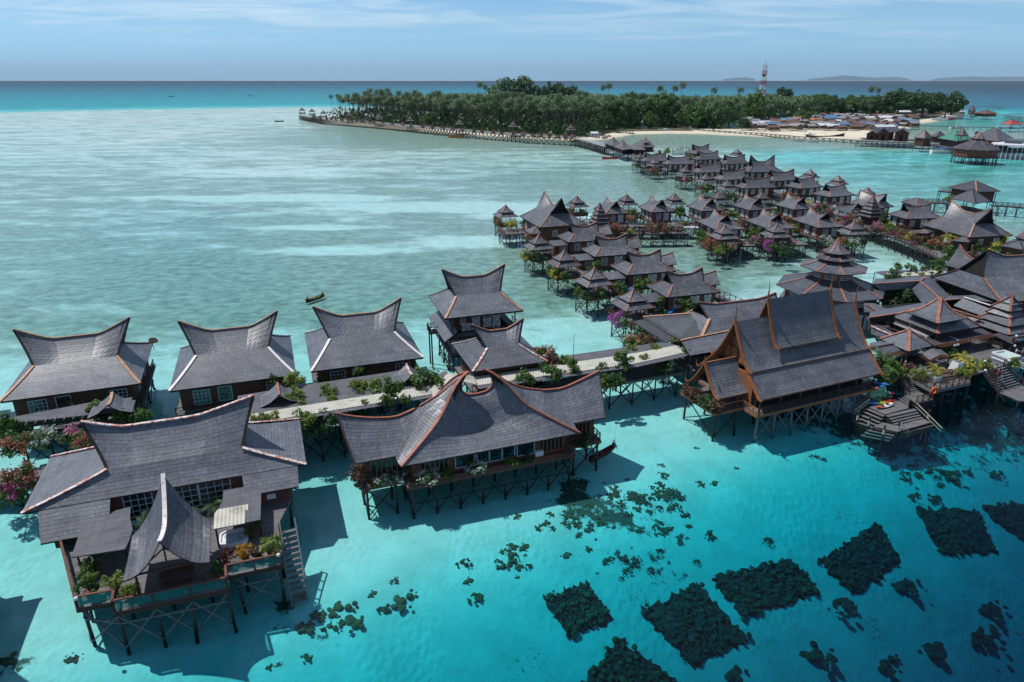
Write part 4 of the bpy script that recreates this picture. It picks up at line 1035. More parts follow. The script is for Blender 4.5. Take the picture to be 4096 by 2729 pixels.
for x0,x1,y,xe in ((-12.6,-9.6,.3,-12.7),(11.0,14.0,.5,14.1)):
 b = MB(); b.beam((x0,y,-.6),(x1,y,2.5),.1); b.beam((x1,y,-.6),(x0,y,2.5),.1); b.beam((xe,.4,-.6),(xe,3.2,2.5),.1); b.beam((xe,3.2,-.6),(xe,6.4,2.5),.1); b.beam((xe,3.2,-.6),(xe,.4,2.5),.1); b.build('wing_bracing',DARKW,t)
def cw(x,y,z): c,s = math.cos(CR),math.sin(CR); return V3((CO[0] + c * x - s * y,CO[1] + s * x + c * y,z))
for k,(x,kind,s,lab) in enumerate(((-11.2,'white',1.5,'white flowering plant on the left balcony of the horned villa'),(-9.2,'white',1.4,'white flowering plant spilling over the notch left of the horned villa front'),
 (-6.6,'white',1.8,'white flowering planter left of the wide windows of the horned villa'),(-4.6,'green',1.4,'low green plant beside the first wide window of the horned villa'),(-1.2,'white',1.6,'white flowering planter under the wide windows of the horned villa'),(2.6,'green',1.4,'green planter under the last pane of the wide windows'),(4.4,'dark',1.2,'dark green planter beside the air conditioner'),(9.4,'magenta',1.1,'magenta flowering plant at the right end of the horned villa front'))):
 bush(lab,kind,cw(x,-1.2 if x > -8.7 else .1,CF + .2),s,flat=.7)
bush('tall pale shrub on the left end of the horned villa','bronze',cw(-13.1,1.0,CF + .3),1.7); bush('dark green shrubs on the right balcony of the horned villa','dark',cw(11.8,.2,CF + .1),1.7,flat=.7)
# -- covered walkways
def covered(label,deckpoly,darkpolys,palepolys,zr,posts,deckz=3.2,rail=()):
 t = thing('covered_walkway',label,'walkway',(0,0,0))
 b = MB(); b.slab([V3((p.x,p.y,deckz)) for p in deckpoly],.2,0)
 for p,q in zip(deckpoly,deckpoly[1:] + deckpoly[:1]): b.beam((p.x,p.y,deckz - .2),(q.x,q.y,deckz - .2),.1,.35,0)
 b.build('deck',DECKV,t)
 r = None
 for P in darkpolys: b = MB(); b.slab(P,.09,0); r = b.build('slat_roof',SLAT,t)
 for P in palepolys: b = MB(); b.slab(P,.05,0); b.build('pale_sheet',PALE,r)
 for p in posts:
  stilt(t,p.x,p.y,zr - .1,deckz,.08,DARKW,name='post'); stilt(t,p.x,p.y,deckz - .2,-2.6,.12)
 b = MB()
 for p,q in zip(posts,posts[2:]):
  b.beam((p.x,p.y,-.6),(q.x,q.y,deckz - .4),.1); b.beam((q.x,q.y,-.6),(p.x,p.y,deckz - .4),.1)
 for p,q in zip(posts[::2],posts[1::2]): b.beam((p.x,p.y,-.6),(q.x,q.y,deckz - .4),.1); b.beam((p.x,p.y,.8),(q.x,q.y,.8),.1)
 b.build('cross_bracing',DARKW,t)
 for P in rail: r = MB(); railing(r,[(p.x,p.y) for p in P],deckz,1.0,1.5); r.build('railing',DARKW,t)
 return t
def rafters(root,p,q,n,out,z,mat=None,L=.9):
 for k in range(n):
  c = lerp(p,q,(k + .5) / n); b = MB(); b.beam(c - out * .6,c + out * L * .5,.07,.13); b.beam(c + out * L * .5,c + out * L + V3((0,0,.06)),.06,.08); b.build('rafter',mat or POLEL,root)
ZW = 5.6
A = lambda x,y,z=ZW: at(x,y,z)
ew = V3((math.cos(.34),math.sin(.34),0)); en = V3((-ew.y,ew.x,0))
pale1 = [A(960,1702.5,ZW + .08),A(1727.6,1576,ZW + .08),A(1717,1543,ZW + .08),A(960,1663,ZW + .08)]
dark1 = [A(960,1716),A(1733,1589),A(1692,1532),A(1640,1474),A(1571,1487),A(1180,1546),A(950,1584)]
dp = [A(960,1716,3.2) + en * .5,A(1733,1589,3.2) + en * .5,A(1690,1540,3.2),A(950,1620,3.2)]
p0,p1 = A(965,1708,ZW),A(1725,1583,ZW)
posts = []
for k in range(9): c = lerp(p0,p1,(k + .3) / 8.6); posts += [c + en * .6,c + en * 4.2]
cwk = covered('long covered walkway with a pale corrugated strip behind the two front villas',dp,[dark1],[pale1],ZW,posts,3.2,[[p0 + en * .4,p1 + en * .4]])
rafters(cwk,p0,p1,20,-en,ZW)
# elbow roof and the eastern run towards the hall
el1 = [A(1714,1562,5.55),A(1733,1590,5.5),A(1826,1520,6.15),A(1794,1491,6.3)]; el2 = [A(1794,1491,6.3),A(1826,1520,6.15),A(1912,1540,5.55),A(1896,1505,5.55)]
el0 = [A(1690,1530,5.45),A(1716,1561,5.5),A(1794,1493,6.25),A(1782,1482,6.1)]
pale2 = [A(1913,1541,ZW + .08),A(2550,1452,ZW + .08),A(2735,1411,ZW + .08),A(2707,1381,ZW + .08),A(2550,1411,ZW + .08),A(1896,1508,ZW + .08)]
dark2 = [A(1915,1556),A(2550,1467),A(2748,1424),A(2705,1374),A(2640,1370),A(2480,1392),A(2200,1432),A(2000,1470),A(1890,1500)]
q0,q1 = A(1925,1552),A(2740,1423)
de = (q1 - q0).normalized(); dn_ = V3((-de.y,de.x,0)); posts = []
for k in range(9): c = lerp(q0,q1,(k + .2) / 8.4); posts += [c + dn_ * .3,c + dn_ * 3.6]
dp2 = [A(1715,1590,3.2),q0 * 1 - dn_ * .2,q1 - dn_ * .2,q1 + dn_ * 4.0,q0 + dn_ * 4.0,A(1700,1560,3.2)]
cwk = covered('covered walkway with pale corrugated roof and climbing plants leading to the carved hall',dp2,[dark2,el0],[pale2,el1,el2],ZW,posts,3.2,[[q0 - dn_ * .1,q1 - dn_ * .1],[q0 + dn_ * 3.9,q1 + dn_ * 3.9]])
rafters(cwk,q0,q1,18,-dn_,ZW)
# gates of the three bungalows and their gardens on the walkway roof
for k,(ridge_a,ridge_b,w_) in enumerate((((453,1567),(425,1636),4.6),((1110,1522),(1116,1602),4.4),((1624,1453),(1652,1514),4.6))):
 a,c = at(*ridge_a,6.9),at(*ridge_b,6.9); m_ = lerp(a,c,.5)
 t = thing('gate_roof',('small saddle gate roof with ochre ridge in front of the leftmost bungalow','small saddle gate roof on the walkway below the white trimmed bungalow','small saddle gate roof on the walkway below the pink trimmed bungalow')[k],'gate',(m_.x,m_.y,0),.36)
 gate_roof(t,(0,0),w_,3.3,5.7,SHI,(OCHRE,COPPER,COPPERW)[k],1.0,'roof')
 for sx_ in (-1,1):
  for sy_ in (-1,1): stilt(t,sx_ * 1.7,sy_ * 1.3,5.75,3.2,.09,DARKW,name='post')
# porch of the leftmost bungalow
f1 = lambda a,c: (a * .5523,1200 + c * .5523)
pp = [at(*f1(p,q),5.3) for p,q in ((95,893),(640,832),(900,790),(960,705),(640,745),(110,845))]
t = thing('slat_porch','grey slatted porch roof in front of the leftmost bungalow','porch',(0,0,0))
b = MB(); b.slab(pp,.09,0); o = b.build('slat_roof',SLAT,t); rafters(t,pp[0],pp[1],8,-en,5.3)
for k in range(5): c = lerp(pp[0],pp[2],.04 + k * .23); stilt(t,c.x,c.y,5.2,-2.6,.12,DARKW,name='post')
b = MB(); b.slab([V3((p.x,p.y,3.1)) for p in pp],.2); b.build('deck',DECK,t); r = MB(); railing(r,[pp[0],pp[2]],3.1,1.0,1.3) if False else railing(r,[(pp[0].x,pp[0].y),(pp[2].x,pp[2].y)],3.1,1.0,1.3); r.build('railing',DARKW,t)
b = MB()
for k in range(4):
 a,c = lerp(pp[0],pp[2],.04 + k * .23),lerp(pp[0],pp[2],.04 + (k + 1) * .23); b.beam((a.x,a.y,-.5),(c.x,c.y,2.8),.11); b.beam((c.x,c.y,-.5),(a.x,a.y,2.8),.11)
b.build('cross_bracing',DARKW,t)
# octagon patterned white wall below the white-trimmed bungalow
o1,o2 = at(*f1(1408,700),3.2),at(*f1(1700,660),3.2); t = thing('patterned_wall','white wall with a black octagon pattern under the white trimmed bungalow','wall',(o1.x,o1.y,0),math.atan2(o2.y - o1.y,o2.x - o1.x)); ln = (o2 - o1).length
b = MB(); b.box(0,ln,0,.12,-.6,2.9); b.build('black_wall',BLACK,t); b = MB()
for i in range(4):
 for j in range(2):
  c = V3(((i + .5) * ln / 4,-.03,.3 + j * 1.55)); b.face([c + V3((ln / 8.6 * math.cos(a) / .92,0,.72 * math.sin(a) / .92)) for a in [math.pi / 8 + k * math.pi / 4 for k in range(8)]])
b.build('octagon_panel',WHITEB,t)
b = MB(); b.box(-.5,ln + .3,-.9,.3,2.9,3.1); b.box(-.5,ln + .3,-.95,-.85,3.1,3.6); b.build('ledge',DARKW,t)
# -- carved hall with tiered swept roof
HO,HRt = (37.44,84.96),.41
t = thing('carved_hall','tall hall with tiered steep roof and carved orange gable boards','hall',(*HO,0),HRt)
def swept(b,x0,x1,w0,z0,w1,z1,p,s,nx=10,nq=7,th=.16,flare=0.0):
 """concave roof slope from (w0, z0) at the eave to (w1, z1); s = -1 front, +1 back"""
 rows = []
 for q in lin(0,1,nq):
  y = s * lerp(w0,w1,q); z = lerp(z0,z1,q ** p); fx = flare * q
  r_ = [V3((lerp(x0 - fx,x1 + fx,j / nx),y,z)) for j in range(nx + 1)]; rows.append(r_ if s < 0 else r_[::-1])
 b.patch(rows,0,th,1); return rows
def barge(root,pts,w=.42,th=.16,mat=None,name='bargeboard'):
 h = MB()
 for p,q in zip(pts,pts[1:]): h.beam(p,q,th,w,0,(1,0,.001))
 return h.build(name,mat or TEAK,root)
def horn(root,base,pts,r=.14,mat=None,name='finial'):
 h = MB(); P = [V3(base) + V3(p) for p in pts]; n = len(P) - 1
 for i in range(n): h.tube(P[i],P[i+1],r * (1 - i / n),max(.012,r * (1 - (i + 1) / n)),5)
 return h.build(name,mat or TEAK,root)
TH = [('lower_roof',-10.25,10.4,5.89,5.12,3.0,8.1,1.05,3.2),('roof',-10.15,10.2,3.55,7.84,0.0,13.43,1.42,0),('upper_roof',-5.25,5.2,2.62,9.9,0.0,15.79,1.35,0)]
for nm_,x0,x1,w0,z0_,w1_,z1_,p_,_ in TH:
 b = MB(); rf = swept(b,x0,x1,w0,z0_,w1_,z1_,p_,-1)
 if w1_: b.build(nm_,[SHI,TEAK],t); b = MB()
 rb = swept(b,x0,x1,w0,z0_,w1_,z1_,p_,1); r = b.build(nm_,[SHI,TEAK],t)
 for k,sx_ in ((0,-1),(-1,1)):
  for rows,s in ((rf,-1),(rb,1)):
   e = [(row[k] if s < 0 else row[-1 - k if k == 0 else 0]) + V3((sx_ * .06,0,.02)) for row in rows]; barge(r,e)
   horn(r,e[0],[(0,0,-.1),(0,s * .35,.0),(0,s * .6,.35),(0,s * .62,.85)],.12)
  if w1_ == 0:
   pk = rf[-1][k] + V3((sx_ * .06,0,0)); horn(r,pk,[(0,0,-.2),(sx_ * .1,0,.7),(sx_ * .05,0,1.5),(sx_ * .25,0,2.5)],.17)
def gable_poly(root,x,prof,mat,name='gable_wall',sx_=-1):
 g = MB(); L_ = [V3((x,-w,z)) for w,z in prof]; R_ = [V3((x,w,z)) for w,z in prof]
 for a,c,d,e in zip(L_,R_,R_[1:],L_[1:]): g.face([a,c,d,e][::(1 if sx_ > 0 else -1)])
 o = g.build(name,mat,root); h = MB()
 for z in (prof[0][1] + .25,lerp(prof[0][1],prof[-1][1],.38),lerp(prof[0][1],prof[-1][1],.66)):
  w = np.interp(z,[p[1] for p in prof],[p[0] for p in prof]); h.beam((x + sx_ * .06,-w,z),(x + sx_ * .06,w,z),.12,.12)
 for y in (-2.4,-1.2,0,1.2,2.4):
  zt_ = np.interp(-abs(y),[-p[0] for p in prof],[p[1] for p in prof])
  h.beam((x + sx_ * .05,y,prof[0][1]),(x + sx_ * .05,y,max(prof[0][1] + .1,zt_ - .1)),.1,.1)
 h.build('gable_rail',REDBR,o); return o
prof = [(3.6 * (1 - q) + .02,lerp(7.7,13.0,q ** 1.42)) for q in lin(0,1,8)]
gable_poly(t,-9.2,prof,TEAK,'gable_wall',-1); gable_poly(t,9.2,prof,TEAK,'gable_wall',1)
profu = [(2.4 * (1 - q) + .02,lerp(10.0,15.3,q ** 1.35)) for q in lin(0,1,8)]
gable_poly(t,-4.7,profu,TEAK,'upper_gable',-1); gable_poly(t,4.7,profu,TEAK,'upper_gable',1)
HF = 3.1
b = MB(); b.box(-9.2,9.2,-4.3,4.6,HF,6.1); b.build('wall',INSIDE,t)
b = MB(); b.box(-9.45,-9.2,-3.6,3.6,HF,7.2); b.build('end_wall',TEAK,t)
deck_slab(t,-10.4,10.6,-6.0,5.4,HF,.22,TEAK)
r = MB(); railing(r,[(-10.2,-5.9),(10.4,-5.9)],HF,1.0,1.6,0,False); r.build('railing',DARKW,t)
r = MB(); railing(r,[(-10.3,-5.9),(-10.3,-3.4)],HF,.8,.9,0,False); r.build('railing',TEAK,t)
for x in lin(-9.6,10,7): stilt(t,x,-5.4,5.3,HF,.12,REDBR,name='post')
for x in lin(-9.6,9.8,8):
 for y in (-5.3,-1.5,2.4,5.0): stilt(t,x,y,HF - .2,-3.2,.17,POLE if y > -5 else POLEL,RND.uniform(-.4,.4),RND.uniform(-.3,.3))
for y in (-5.4,2.4):
 b = MB()
 for x0,x1 in zip(lin(-9.6,9.8,8),lin(-9.6,9.8,8)[1:]): b.beam((x0,y,-.6),(x1,y,2.6),.13,.1); b.beam((x1,y,-.6),(x0,y,2.6),.13,.1)
 b.build('cross_bracing',POLEL,t)
# porch at the left gable
b = MB(); PX0,PX1 = -14.25,-9.3
rf = swept(b,PX0,PX1,2.95,4.75,0,8.55,1.45,-1,5); rb = swept(b,PX0,PX1,2.95,4.75,0,8.55,1.45,1,5); r = b.build('porch_roof',[SHI,TEAK],t)
for rows,s in ((rf,-1),(rb,1)):
 e = [(row[0] if s < 0 else row[-1]) + V3((-.06,0,.02)) for row in rows]; barge(r,e,.36); horn(r,e[0],[(0,0,-.1),(0,s * .35,0),(0,s * .55,.3),(0,s * .56,.75)],.11)
horn(r,rf[-1][0],[(0,0,-.2),(-.1,0,.5),(-.05,0,1.1)],.13)
h = MB(); h.beam(rf[-1][0],rf[-1][-1],.2,.12); h.build('ridge_cap',TEAK,r)
gable_poly(t,-13.3,[(2.6 * (1 - q) + .02,lerp(5.4,8.2,q ** 1.45)) for q in lin(0,1,6)],INSIDE,'porch_gable',-1)
deck_slab(t,-14.9,-10.45,-3.4,3.4,HF,.22,TEAK,'porch_deck'); r = MB(); railing(r,[(-10.4,-3.3),(-14.8,-3.3),(-14.8,3.3)],HF,.9,1.0,0,False); r.build('railing',BROWN,t)
for x in (-14.2,-10.8):
 for y in (-2.6,2.6): stilt(t,x,y,5.0,HF,.12,REDBR,name='post'); stilt(t,x,y * 1.15,HF - .2,-3,.15,POLE,-.2,0)
b = MB(); b.beam((-14.2,-3,-.6),(-10.8,-3,2.6),.11); b.beam((-10.8,-3,-.6),(-14.2,-3,2.6),.11); b.beam((-14.3,-3,-.6),(-14.3,3,2.6),.11); b.beam((-14.3,3,-.6),(-14.3,-3,2.6),.11); b.build('porch_bracing',DARKW,t)
def hw(x,y,z): c,s = math.cos(HRt),math.sin(HRt); return V3((HO[0] + c * x - s * y,HO[1] + s * x + c * y,z))
for k,(x,y) in enumerate(((-14.7,2.2),(-14.8,.2),(-14.8,-1.8),(-14.4,-3.0))):
 bush(('dry grey green hedge plant at the back of the hall porch railing','dry hedge plant in the middle of the hall porch railing','dry hedge plant near the front corner of the hall porch','purple flecked plant on the front corner of the hall porch')[k],'bronze' if k != 2 else 'dark',hw(x,y,HF + .3),1.9,flat=.8)
# -- restaurant roofs behind the hall
cc = lambda a,c: (3196 + .3827 * a,900 + .3827 * c)
jj = lambda a,c: (3500 + .402 * a,1040 + .402 * c)
bb1 = lambda a,c: (2500 + .5523 * a,1000 + .5523 * c)
dd = lambda a,c: (3296 + .34 * a,1200 + .34 * c)
def AT(f,a,c,z): return at(*f(a,c),z)
# octagonal hall
OC,OR = (59.0,121.7),R(-98)
t = thing('octagonal_hall','octagonal hall with four stacked shingle roofs, a window drum and a spire','hall',(*OC,0),0)
def octier(nm,r0,z0,r1,z1,sag,seg=3,w=.34):
 b = MB(); hp = MB(); tier_hips(hp,pagoda_tier(b,r0,z0,r1,z1,sag,8,0,1,OR,seg,.13),w); o = b.build(nm,[SHI,DARKW],t); hp.build('hip_trim',COPPER,o); return o
octier('skirt_roof',9.65,5.95,3.5,7.95,.1); octier('second_roof',5.9,9.75,2.0,11.1,.06); octier('third_roof',3.4,11.45,1.2,12.3,.03,2,.28); top = octier('spire_roof',2.45,12.55,.05,15.1,.55,6,.22)
b = MB(); b.lathe((0,0,0),[(3.55,7.3),(3.55,9.9)],8,0,OR); b.build('window_drum',TEAK,t)
b = MB(); b.lathe((0,0,0),[(2.0,10.8),(1.9,11.6)],8,0,OR); b.lathe((0,0,0),[(1.2,12.0),(1.1,12.7)],8,0,OR); b.build('tier_band',BROWN,t)
for k in range(8):
 a = OR + (k + .5) * math.pi / 4; r_ = 3.55 * math.cos(math.pi / 8); window(t,(r_ * math.cos(a),r_ * math.sin(a),8.75),1.7,1.35,(math.cos(a),math.sin(a),0),5,4,WHITE,.09,.05)
b = MB(); b.lathe((0,0,0),[(7.9,3.3),(7.9,6.2)],8,0,OR); b.build('wall',REDBR,t)
for k in range(8):
 a = OR + (k + .5) * math.pi / 4; r_ = 7.9 * math.cos(math.pi / 8); window(t,(r_ * math.cos(a),r_ * math.sin(a),4.9),2.6,1.4,(math.cos(a),math.sin(a),0),6,3,WHITE,.09,.05)
b = MB(); b.lathe((0,0,0),[(9.0,3.0),(9.0,3.25)],8,0,OR); b.build('deck',DECK,t)
for k in range(16): a = k * math.pi / 8; stilt(t,8.2 * math.cos(a),8.2 * math.sin(a),3.0,-2.6,.14)
# saddle house left of the hall with a black sheet lean-to
def saddle_from_px(label,name,FL,BL,bFL,TL,Lh,z0,z1,zt_,zr_,k,trim=COPPER,wallm=REDBR,floor=3.2,shi=SHI,w1=None):
 """saddle-roofed house located from the photograph's left end: eave corners FL and BL at z0, foot of the saddle bFL at z1, ridge tip TL"""
 f,bk = at(*FL,z0),at(*BL,z0); yd = (bk - f).normalized(); Wd = (bk - f).length / 2; xd = V3((yd.y,-yd.x,0)); c = (f + bk) / 2 + xd * Lh; rot = math.atan2(xd.y,xd.x)
 p = to_local(at(*bFL,z1),c,rot); tl = to_local(on_plane(*TL,(c.x,c.y,0),yd),c,rot)
 d = dict(z0=z0,L=Lh,W=Wd,l1=-p.x,w1=w1 or max(.8,-p.y),z1=z1,l2=-tl.x,zr=tl.z - (zt_ - zr_),zt=tl.z,k=k)
 t = thing(name,label,'house',(c.x,c.y,0),rot)
 hip_roof(t,d,shi,4,.12,8,trim,.42); saddle_roof(t,d,shi,trim,.2,14,5)
 wall_box(t,-Lh + 1,Lh - 1,-Wd + 1,Wd - 1,floor,z0 + .1,wallm); deck_slab(t,-Lh,Lh,-Wd,Wd,floor); stilts(t,lin(-Lh + .8,Lh - .8,5),lin(-Wd + .8,Wd - .8,3),floor - .2)
 return t,d
t = thing('saddle_house','saddle roofed kitchen house between the covered walkway and the carved hall','house',(35.1,101.4,0),.34)
dk_ = dict(z0=6.4,L=9.0,W=4.2,l1=6.5,w1=2.2,z1=8.15,l2=7.1,zr=9.55,zt=10.2,k=4)
hip_roof(t,dk_,SHI,4,.1,8,OCHRE,.42); saddle_roof(t,dk_,SHI,COPPER,.2,14,5)
wall_box(t,-8,8,-3.3,3.3,3.2,6.5,REDBR); deck_slab(t,-9,9,-4.4,4.4,3.2); stilts(t,lin(-8.4,8.4,5),lin(-3.6,3.6,3),3.0)
_p = [AT(bb1,130,485,6.35),AT(bb1,545,455,8.0),AT(bb1,612,492,8.2),AT(bb1,552,628,6.35),AT(bb1,388,645,6.25)]
_p = [to_local(p,(35.1,101.4),.34) for p in _p]; b = MB(); b.slab(_p,.14,0); o = b.build('side_roof',[SHID],t); h = MB(); h.beam(_p[0] + V3((0,0,.05)),_p[1] + V3((0,0,.05)),.4,.08); h.build('ridge_cap',OCHRE,o)
b = MB(); pl = [AT(bb1,50,520,5.6),AT(bb1,155,500,6.1),AT(bb1,405,645,6.1),AT(bb1,292,672,5.6)]; b.slab(pl,.06,0,V3((0,0,.06)))
s_ = thing('lean_to_roof','black sheet lean-to roof with white battens beside the kitchen house','roof',(0,0,0)); o = b.build('sheet',BLACKC,s_)
h = MB()
for k in range(1,5): h.beam(lerp(pl[0],pl[1],k / 5) + V3((0,0,.03)),lerp(pl[3],pl[2],k / 5) + V3((0,0,.03)),.1,.05)
h.build('batten',POLEL,o)
for p in pl: stilt(s_,p.x,p.y,p.z,-2.6,.09,DARKW,name='post')
b = MB(); rr = [AT(bb1,405,655,7.0),AT(bb1,760,585,7.0)]; ee = [AT(bb1,470,765,5.7),AT(bb1,760,715,5.7)]
up2 = [p + (r_ - e_) * .9 + V3((0,0,-2.3)) for p,r_,e_ in zip(rr,rr,ee)]
b.patch([[lerp(e_,q,j / 5) for j in range(6)] for e_,q in ((ee[0],ee[1]),(rr[0],rr[1]))],0,.12,1); b.patch([[lerp(q0,q1,j / 5) for j in range(6)] for q0,q1 in ((up2[1],up2[0]),(rr[1],rr[0]))],0,.12,1)
t = thing('gable_roof','low shingle gable roof where the covered walkway meets the hall','roof',(0,0,0)); o = b.build('roof',[SHI,DARKW],t); h = MB(); h.beam(rr[0] + V3((0,0,.05)),rr[1] + V3((0,0,.05)),.3,.1); h.build('ridge_cap',OCHRE,o)
for p in ee + up2: stilt(t,p.x,p.y,p.z,-2.6,.1,DARKW,name='post')
b = MB(); b.slab([V3((p.x,p.y,3.2)) for p in (ee[0],ee[1],up2[1],up2[0])],.2); b.build('deck',DECK,t)
# connected gable roofs
t = thing('restaurant','restaurant with joined low shingle gable roofs and red ridges behind the carved hall','restaurant',(0,0,0))
def plane_roof(nm,pts,root,mat=SHI,th=.14,trims=(),tm=COPPER,tw=.34,up=None):
 b = MB(); P = [V3(p) for p in pts]
 n = (P[1] - P[0]).cross(P[2] - P[0])
 if n.z < 0: P = P[::-1]
 n = (P[1] - P[0]).cross(P[2] - P[0]).normalized(); ua = V3((0,0,1)).cross(n).normalized(); va = n.cross(ua)
 for tr in tessellate_polygon([P]):
  T = [P[k] for k in tr]
  if (T[1] - T[0]).cross(T[2] - T[0]).z < 0: T = T[::-1]
  b.face(T,0,[(p.dot(ua),p.dot(va)) for p in T]); b.face([p - V3((0,0,th)) for p in T[::-1]],1)
 for i in range(len(P)): a,c = P[i],P[(i + 1) % len(P)]; b.face([a - V3((0,0,th)),c - V3((0,0,th)),c,a],1)
 o = b.build(nm,[mat,DARKW],root)
 for a,c in trims: h = MB(); h.beam(V3(a) + V3((0,0,.05)),V3(c) + V3((0,0,.05)),tw,.08); h.build('ridge_cap',tm,o)
 return o
zr,ze = 7.4,6.1
A0,A1,B1 = AT(jj,-20,238,zr),AT(jj,445,210,zr),AT(jj,672,412,zr)
plane_roof('corridor_roof',[AT(jj,60,305,ze),AT(jj,355,283,ze),A1,A0],t,SHI,.14,[(A0,A1)]); plane_roof('corridor_roof',[A0,A1,AT(jj,545,163,ze),AT(jj,0,190,ze)],t)
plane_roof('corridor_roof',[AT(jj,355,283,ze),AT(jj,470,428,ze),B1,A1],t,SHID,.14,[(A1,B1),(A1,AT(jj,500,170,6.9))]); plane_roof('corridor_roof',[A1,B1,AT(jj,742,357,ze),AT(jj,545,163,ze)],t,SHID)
C0,C1,C2 = AT(jj,-60,575,7.1),AT(jj,470,495,7.1),AT(jj,700,470,7.1)
plane_roof('hall_roof',[C0,C1,C2,AT(jj,640,420,6.3),AT(jj,470,428,6.2),AT(jj,130,482,6.1),AT(jj,-50,520,6.1)],t,SHI,.14,[(C0,C1)])
plane_roof('hall_roof',[C0,C1,C2,AT(jj,700,560,6.0),AT(jj,100,598,6.15),AT(jj,-50,625,6.15)],t,SHI)
E0,E1 = AT(jj,672,405,zr),AT(jj,880,385,zr)
plane_roof('hall_roof',[E0,E1,AT(jj,1180,420,6.8),AT(jj,1230,455,6.2),AT(jj,1000,500,6.2),AT(jj,700,450,6.2)],t,SHI,.14,[(E0,E1)])
plane_roof('hall_roof',[E0,E1,AT(jj,1190,425,6.8),AT(jj,990,350,6.3),AT(jj,735,358,6.2)],t,SHI)
G0,G1 = AT(jj,885,372,8.2),AT(jj,1150,455,8.2)
plane_roof('ridge_roof',[AT(jj,780,455,6.6),AT(jj,1045,548,6.6),AT(jj,1200,500,7.7),G1,G0],t,SHI,.14,[(G0,G1)],WHTRIM); dG = V3((.5,.87,0)) * 2.6
plane_roof('ridge_roof',[G0,G1,G1 + dG - V3((0,0,1.6)),G0 + dG - V3((0,0,1.6))],t,SHI)
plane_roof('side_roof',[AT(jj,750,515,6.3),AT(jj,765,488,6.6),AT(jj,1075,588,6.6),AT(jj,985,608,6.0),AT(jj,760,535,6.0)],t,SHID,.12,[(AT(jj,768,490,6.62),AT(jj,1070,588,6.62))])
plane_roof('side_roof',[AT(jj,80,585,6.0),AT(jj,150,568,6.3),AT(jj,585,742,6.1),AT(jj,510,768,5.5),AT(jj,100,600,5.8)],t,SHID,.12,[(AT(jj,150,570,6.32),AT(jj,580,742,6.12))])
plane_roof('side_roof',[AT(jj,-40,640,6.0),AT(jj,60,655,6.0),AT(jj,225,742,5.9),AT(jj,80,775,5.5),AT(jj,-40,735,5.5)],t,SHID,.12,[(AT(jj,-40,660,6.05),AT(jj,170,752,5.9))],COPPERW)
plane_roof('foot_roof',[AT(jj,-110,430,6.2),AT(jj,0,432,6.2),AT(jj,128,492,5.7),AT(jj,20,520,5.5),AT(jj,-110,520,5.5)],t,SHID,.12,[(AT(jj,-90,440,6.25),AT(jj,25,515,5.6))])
# floor and piles of the whole block
fl = [AT(jj,-100,520,3.2),AT(jj,60,830,3.2),AT(jj,300,900,3.2),AT(jj,700,860,3.2),AT(jj,1300,800,3.2),AT(jj,1300,480,3.2),AT(jj,742,300,3.2),AT(jj,500,120,3.2),AT(jj,0,210,3.2),AT(jj,60,330,3.2),AT(jj,340,320,3.2),AT(jj,450,490,3.2)]
b = MB(); b.slab(fl,.25); b.build('floor',DECK,t)
wl = [AT(jj,-60,600,3.2),AT(jj,300,710,3.2),AT(jj,640,740,3.2),AT(jj,1150,640,3.2),AT(jj,1100,560,3.2),AT(jj,640,540,3.2)]
b = MB(); b.hexa([V3((p.x,p.y,3.2)) for p in wl],[V3((p.x,p.y,5.7)) for p in wl]); b.build('wall',INSIDE,t)
for k in range(12): p = fl[k]; stilt(t,p.x,p.y,3.0,-3,.15)
# rafters showing in the gap between the side roofs
for k in range(11):
 p,q = AT(jj,20 + 32 * k,640 + 10.5 * k,5.7),AT(jj,70 + 31 * k,652 + 10 * k,5.7); b = MB(); b.beam(p,q,.09,.14); b.build('rafter',REDBR,t)
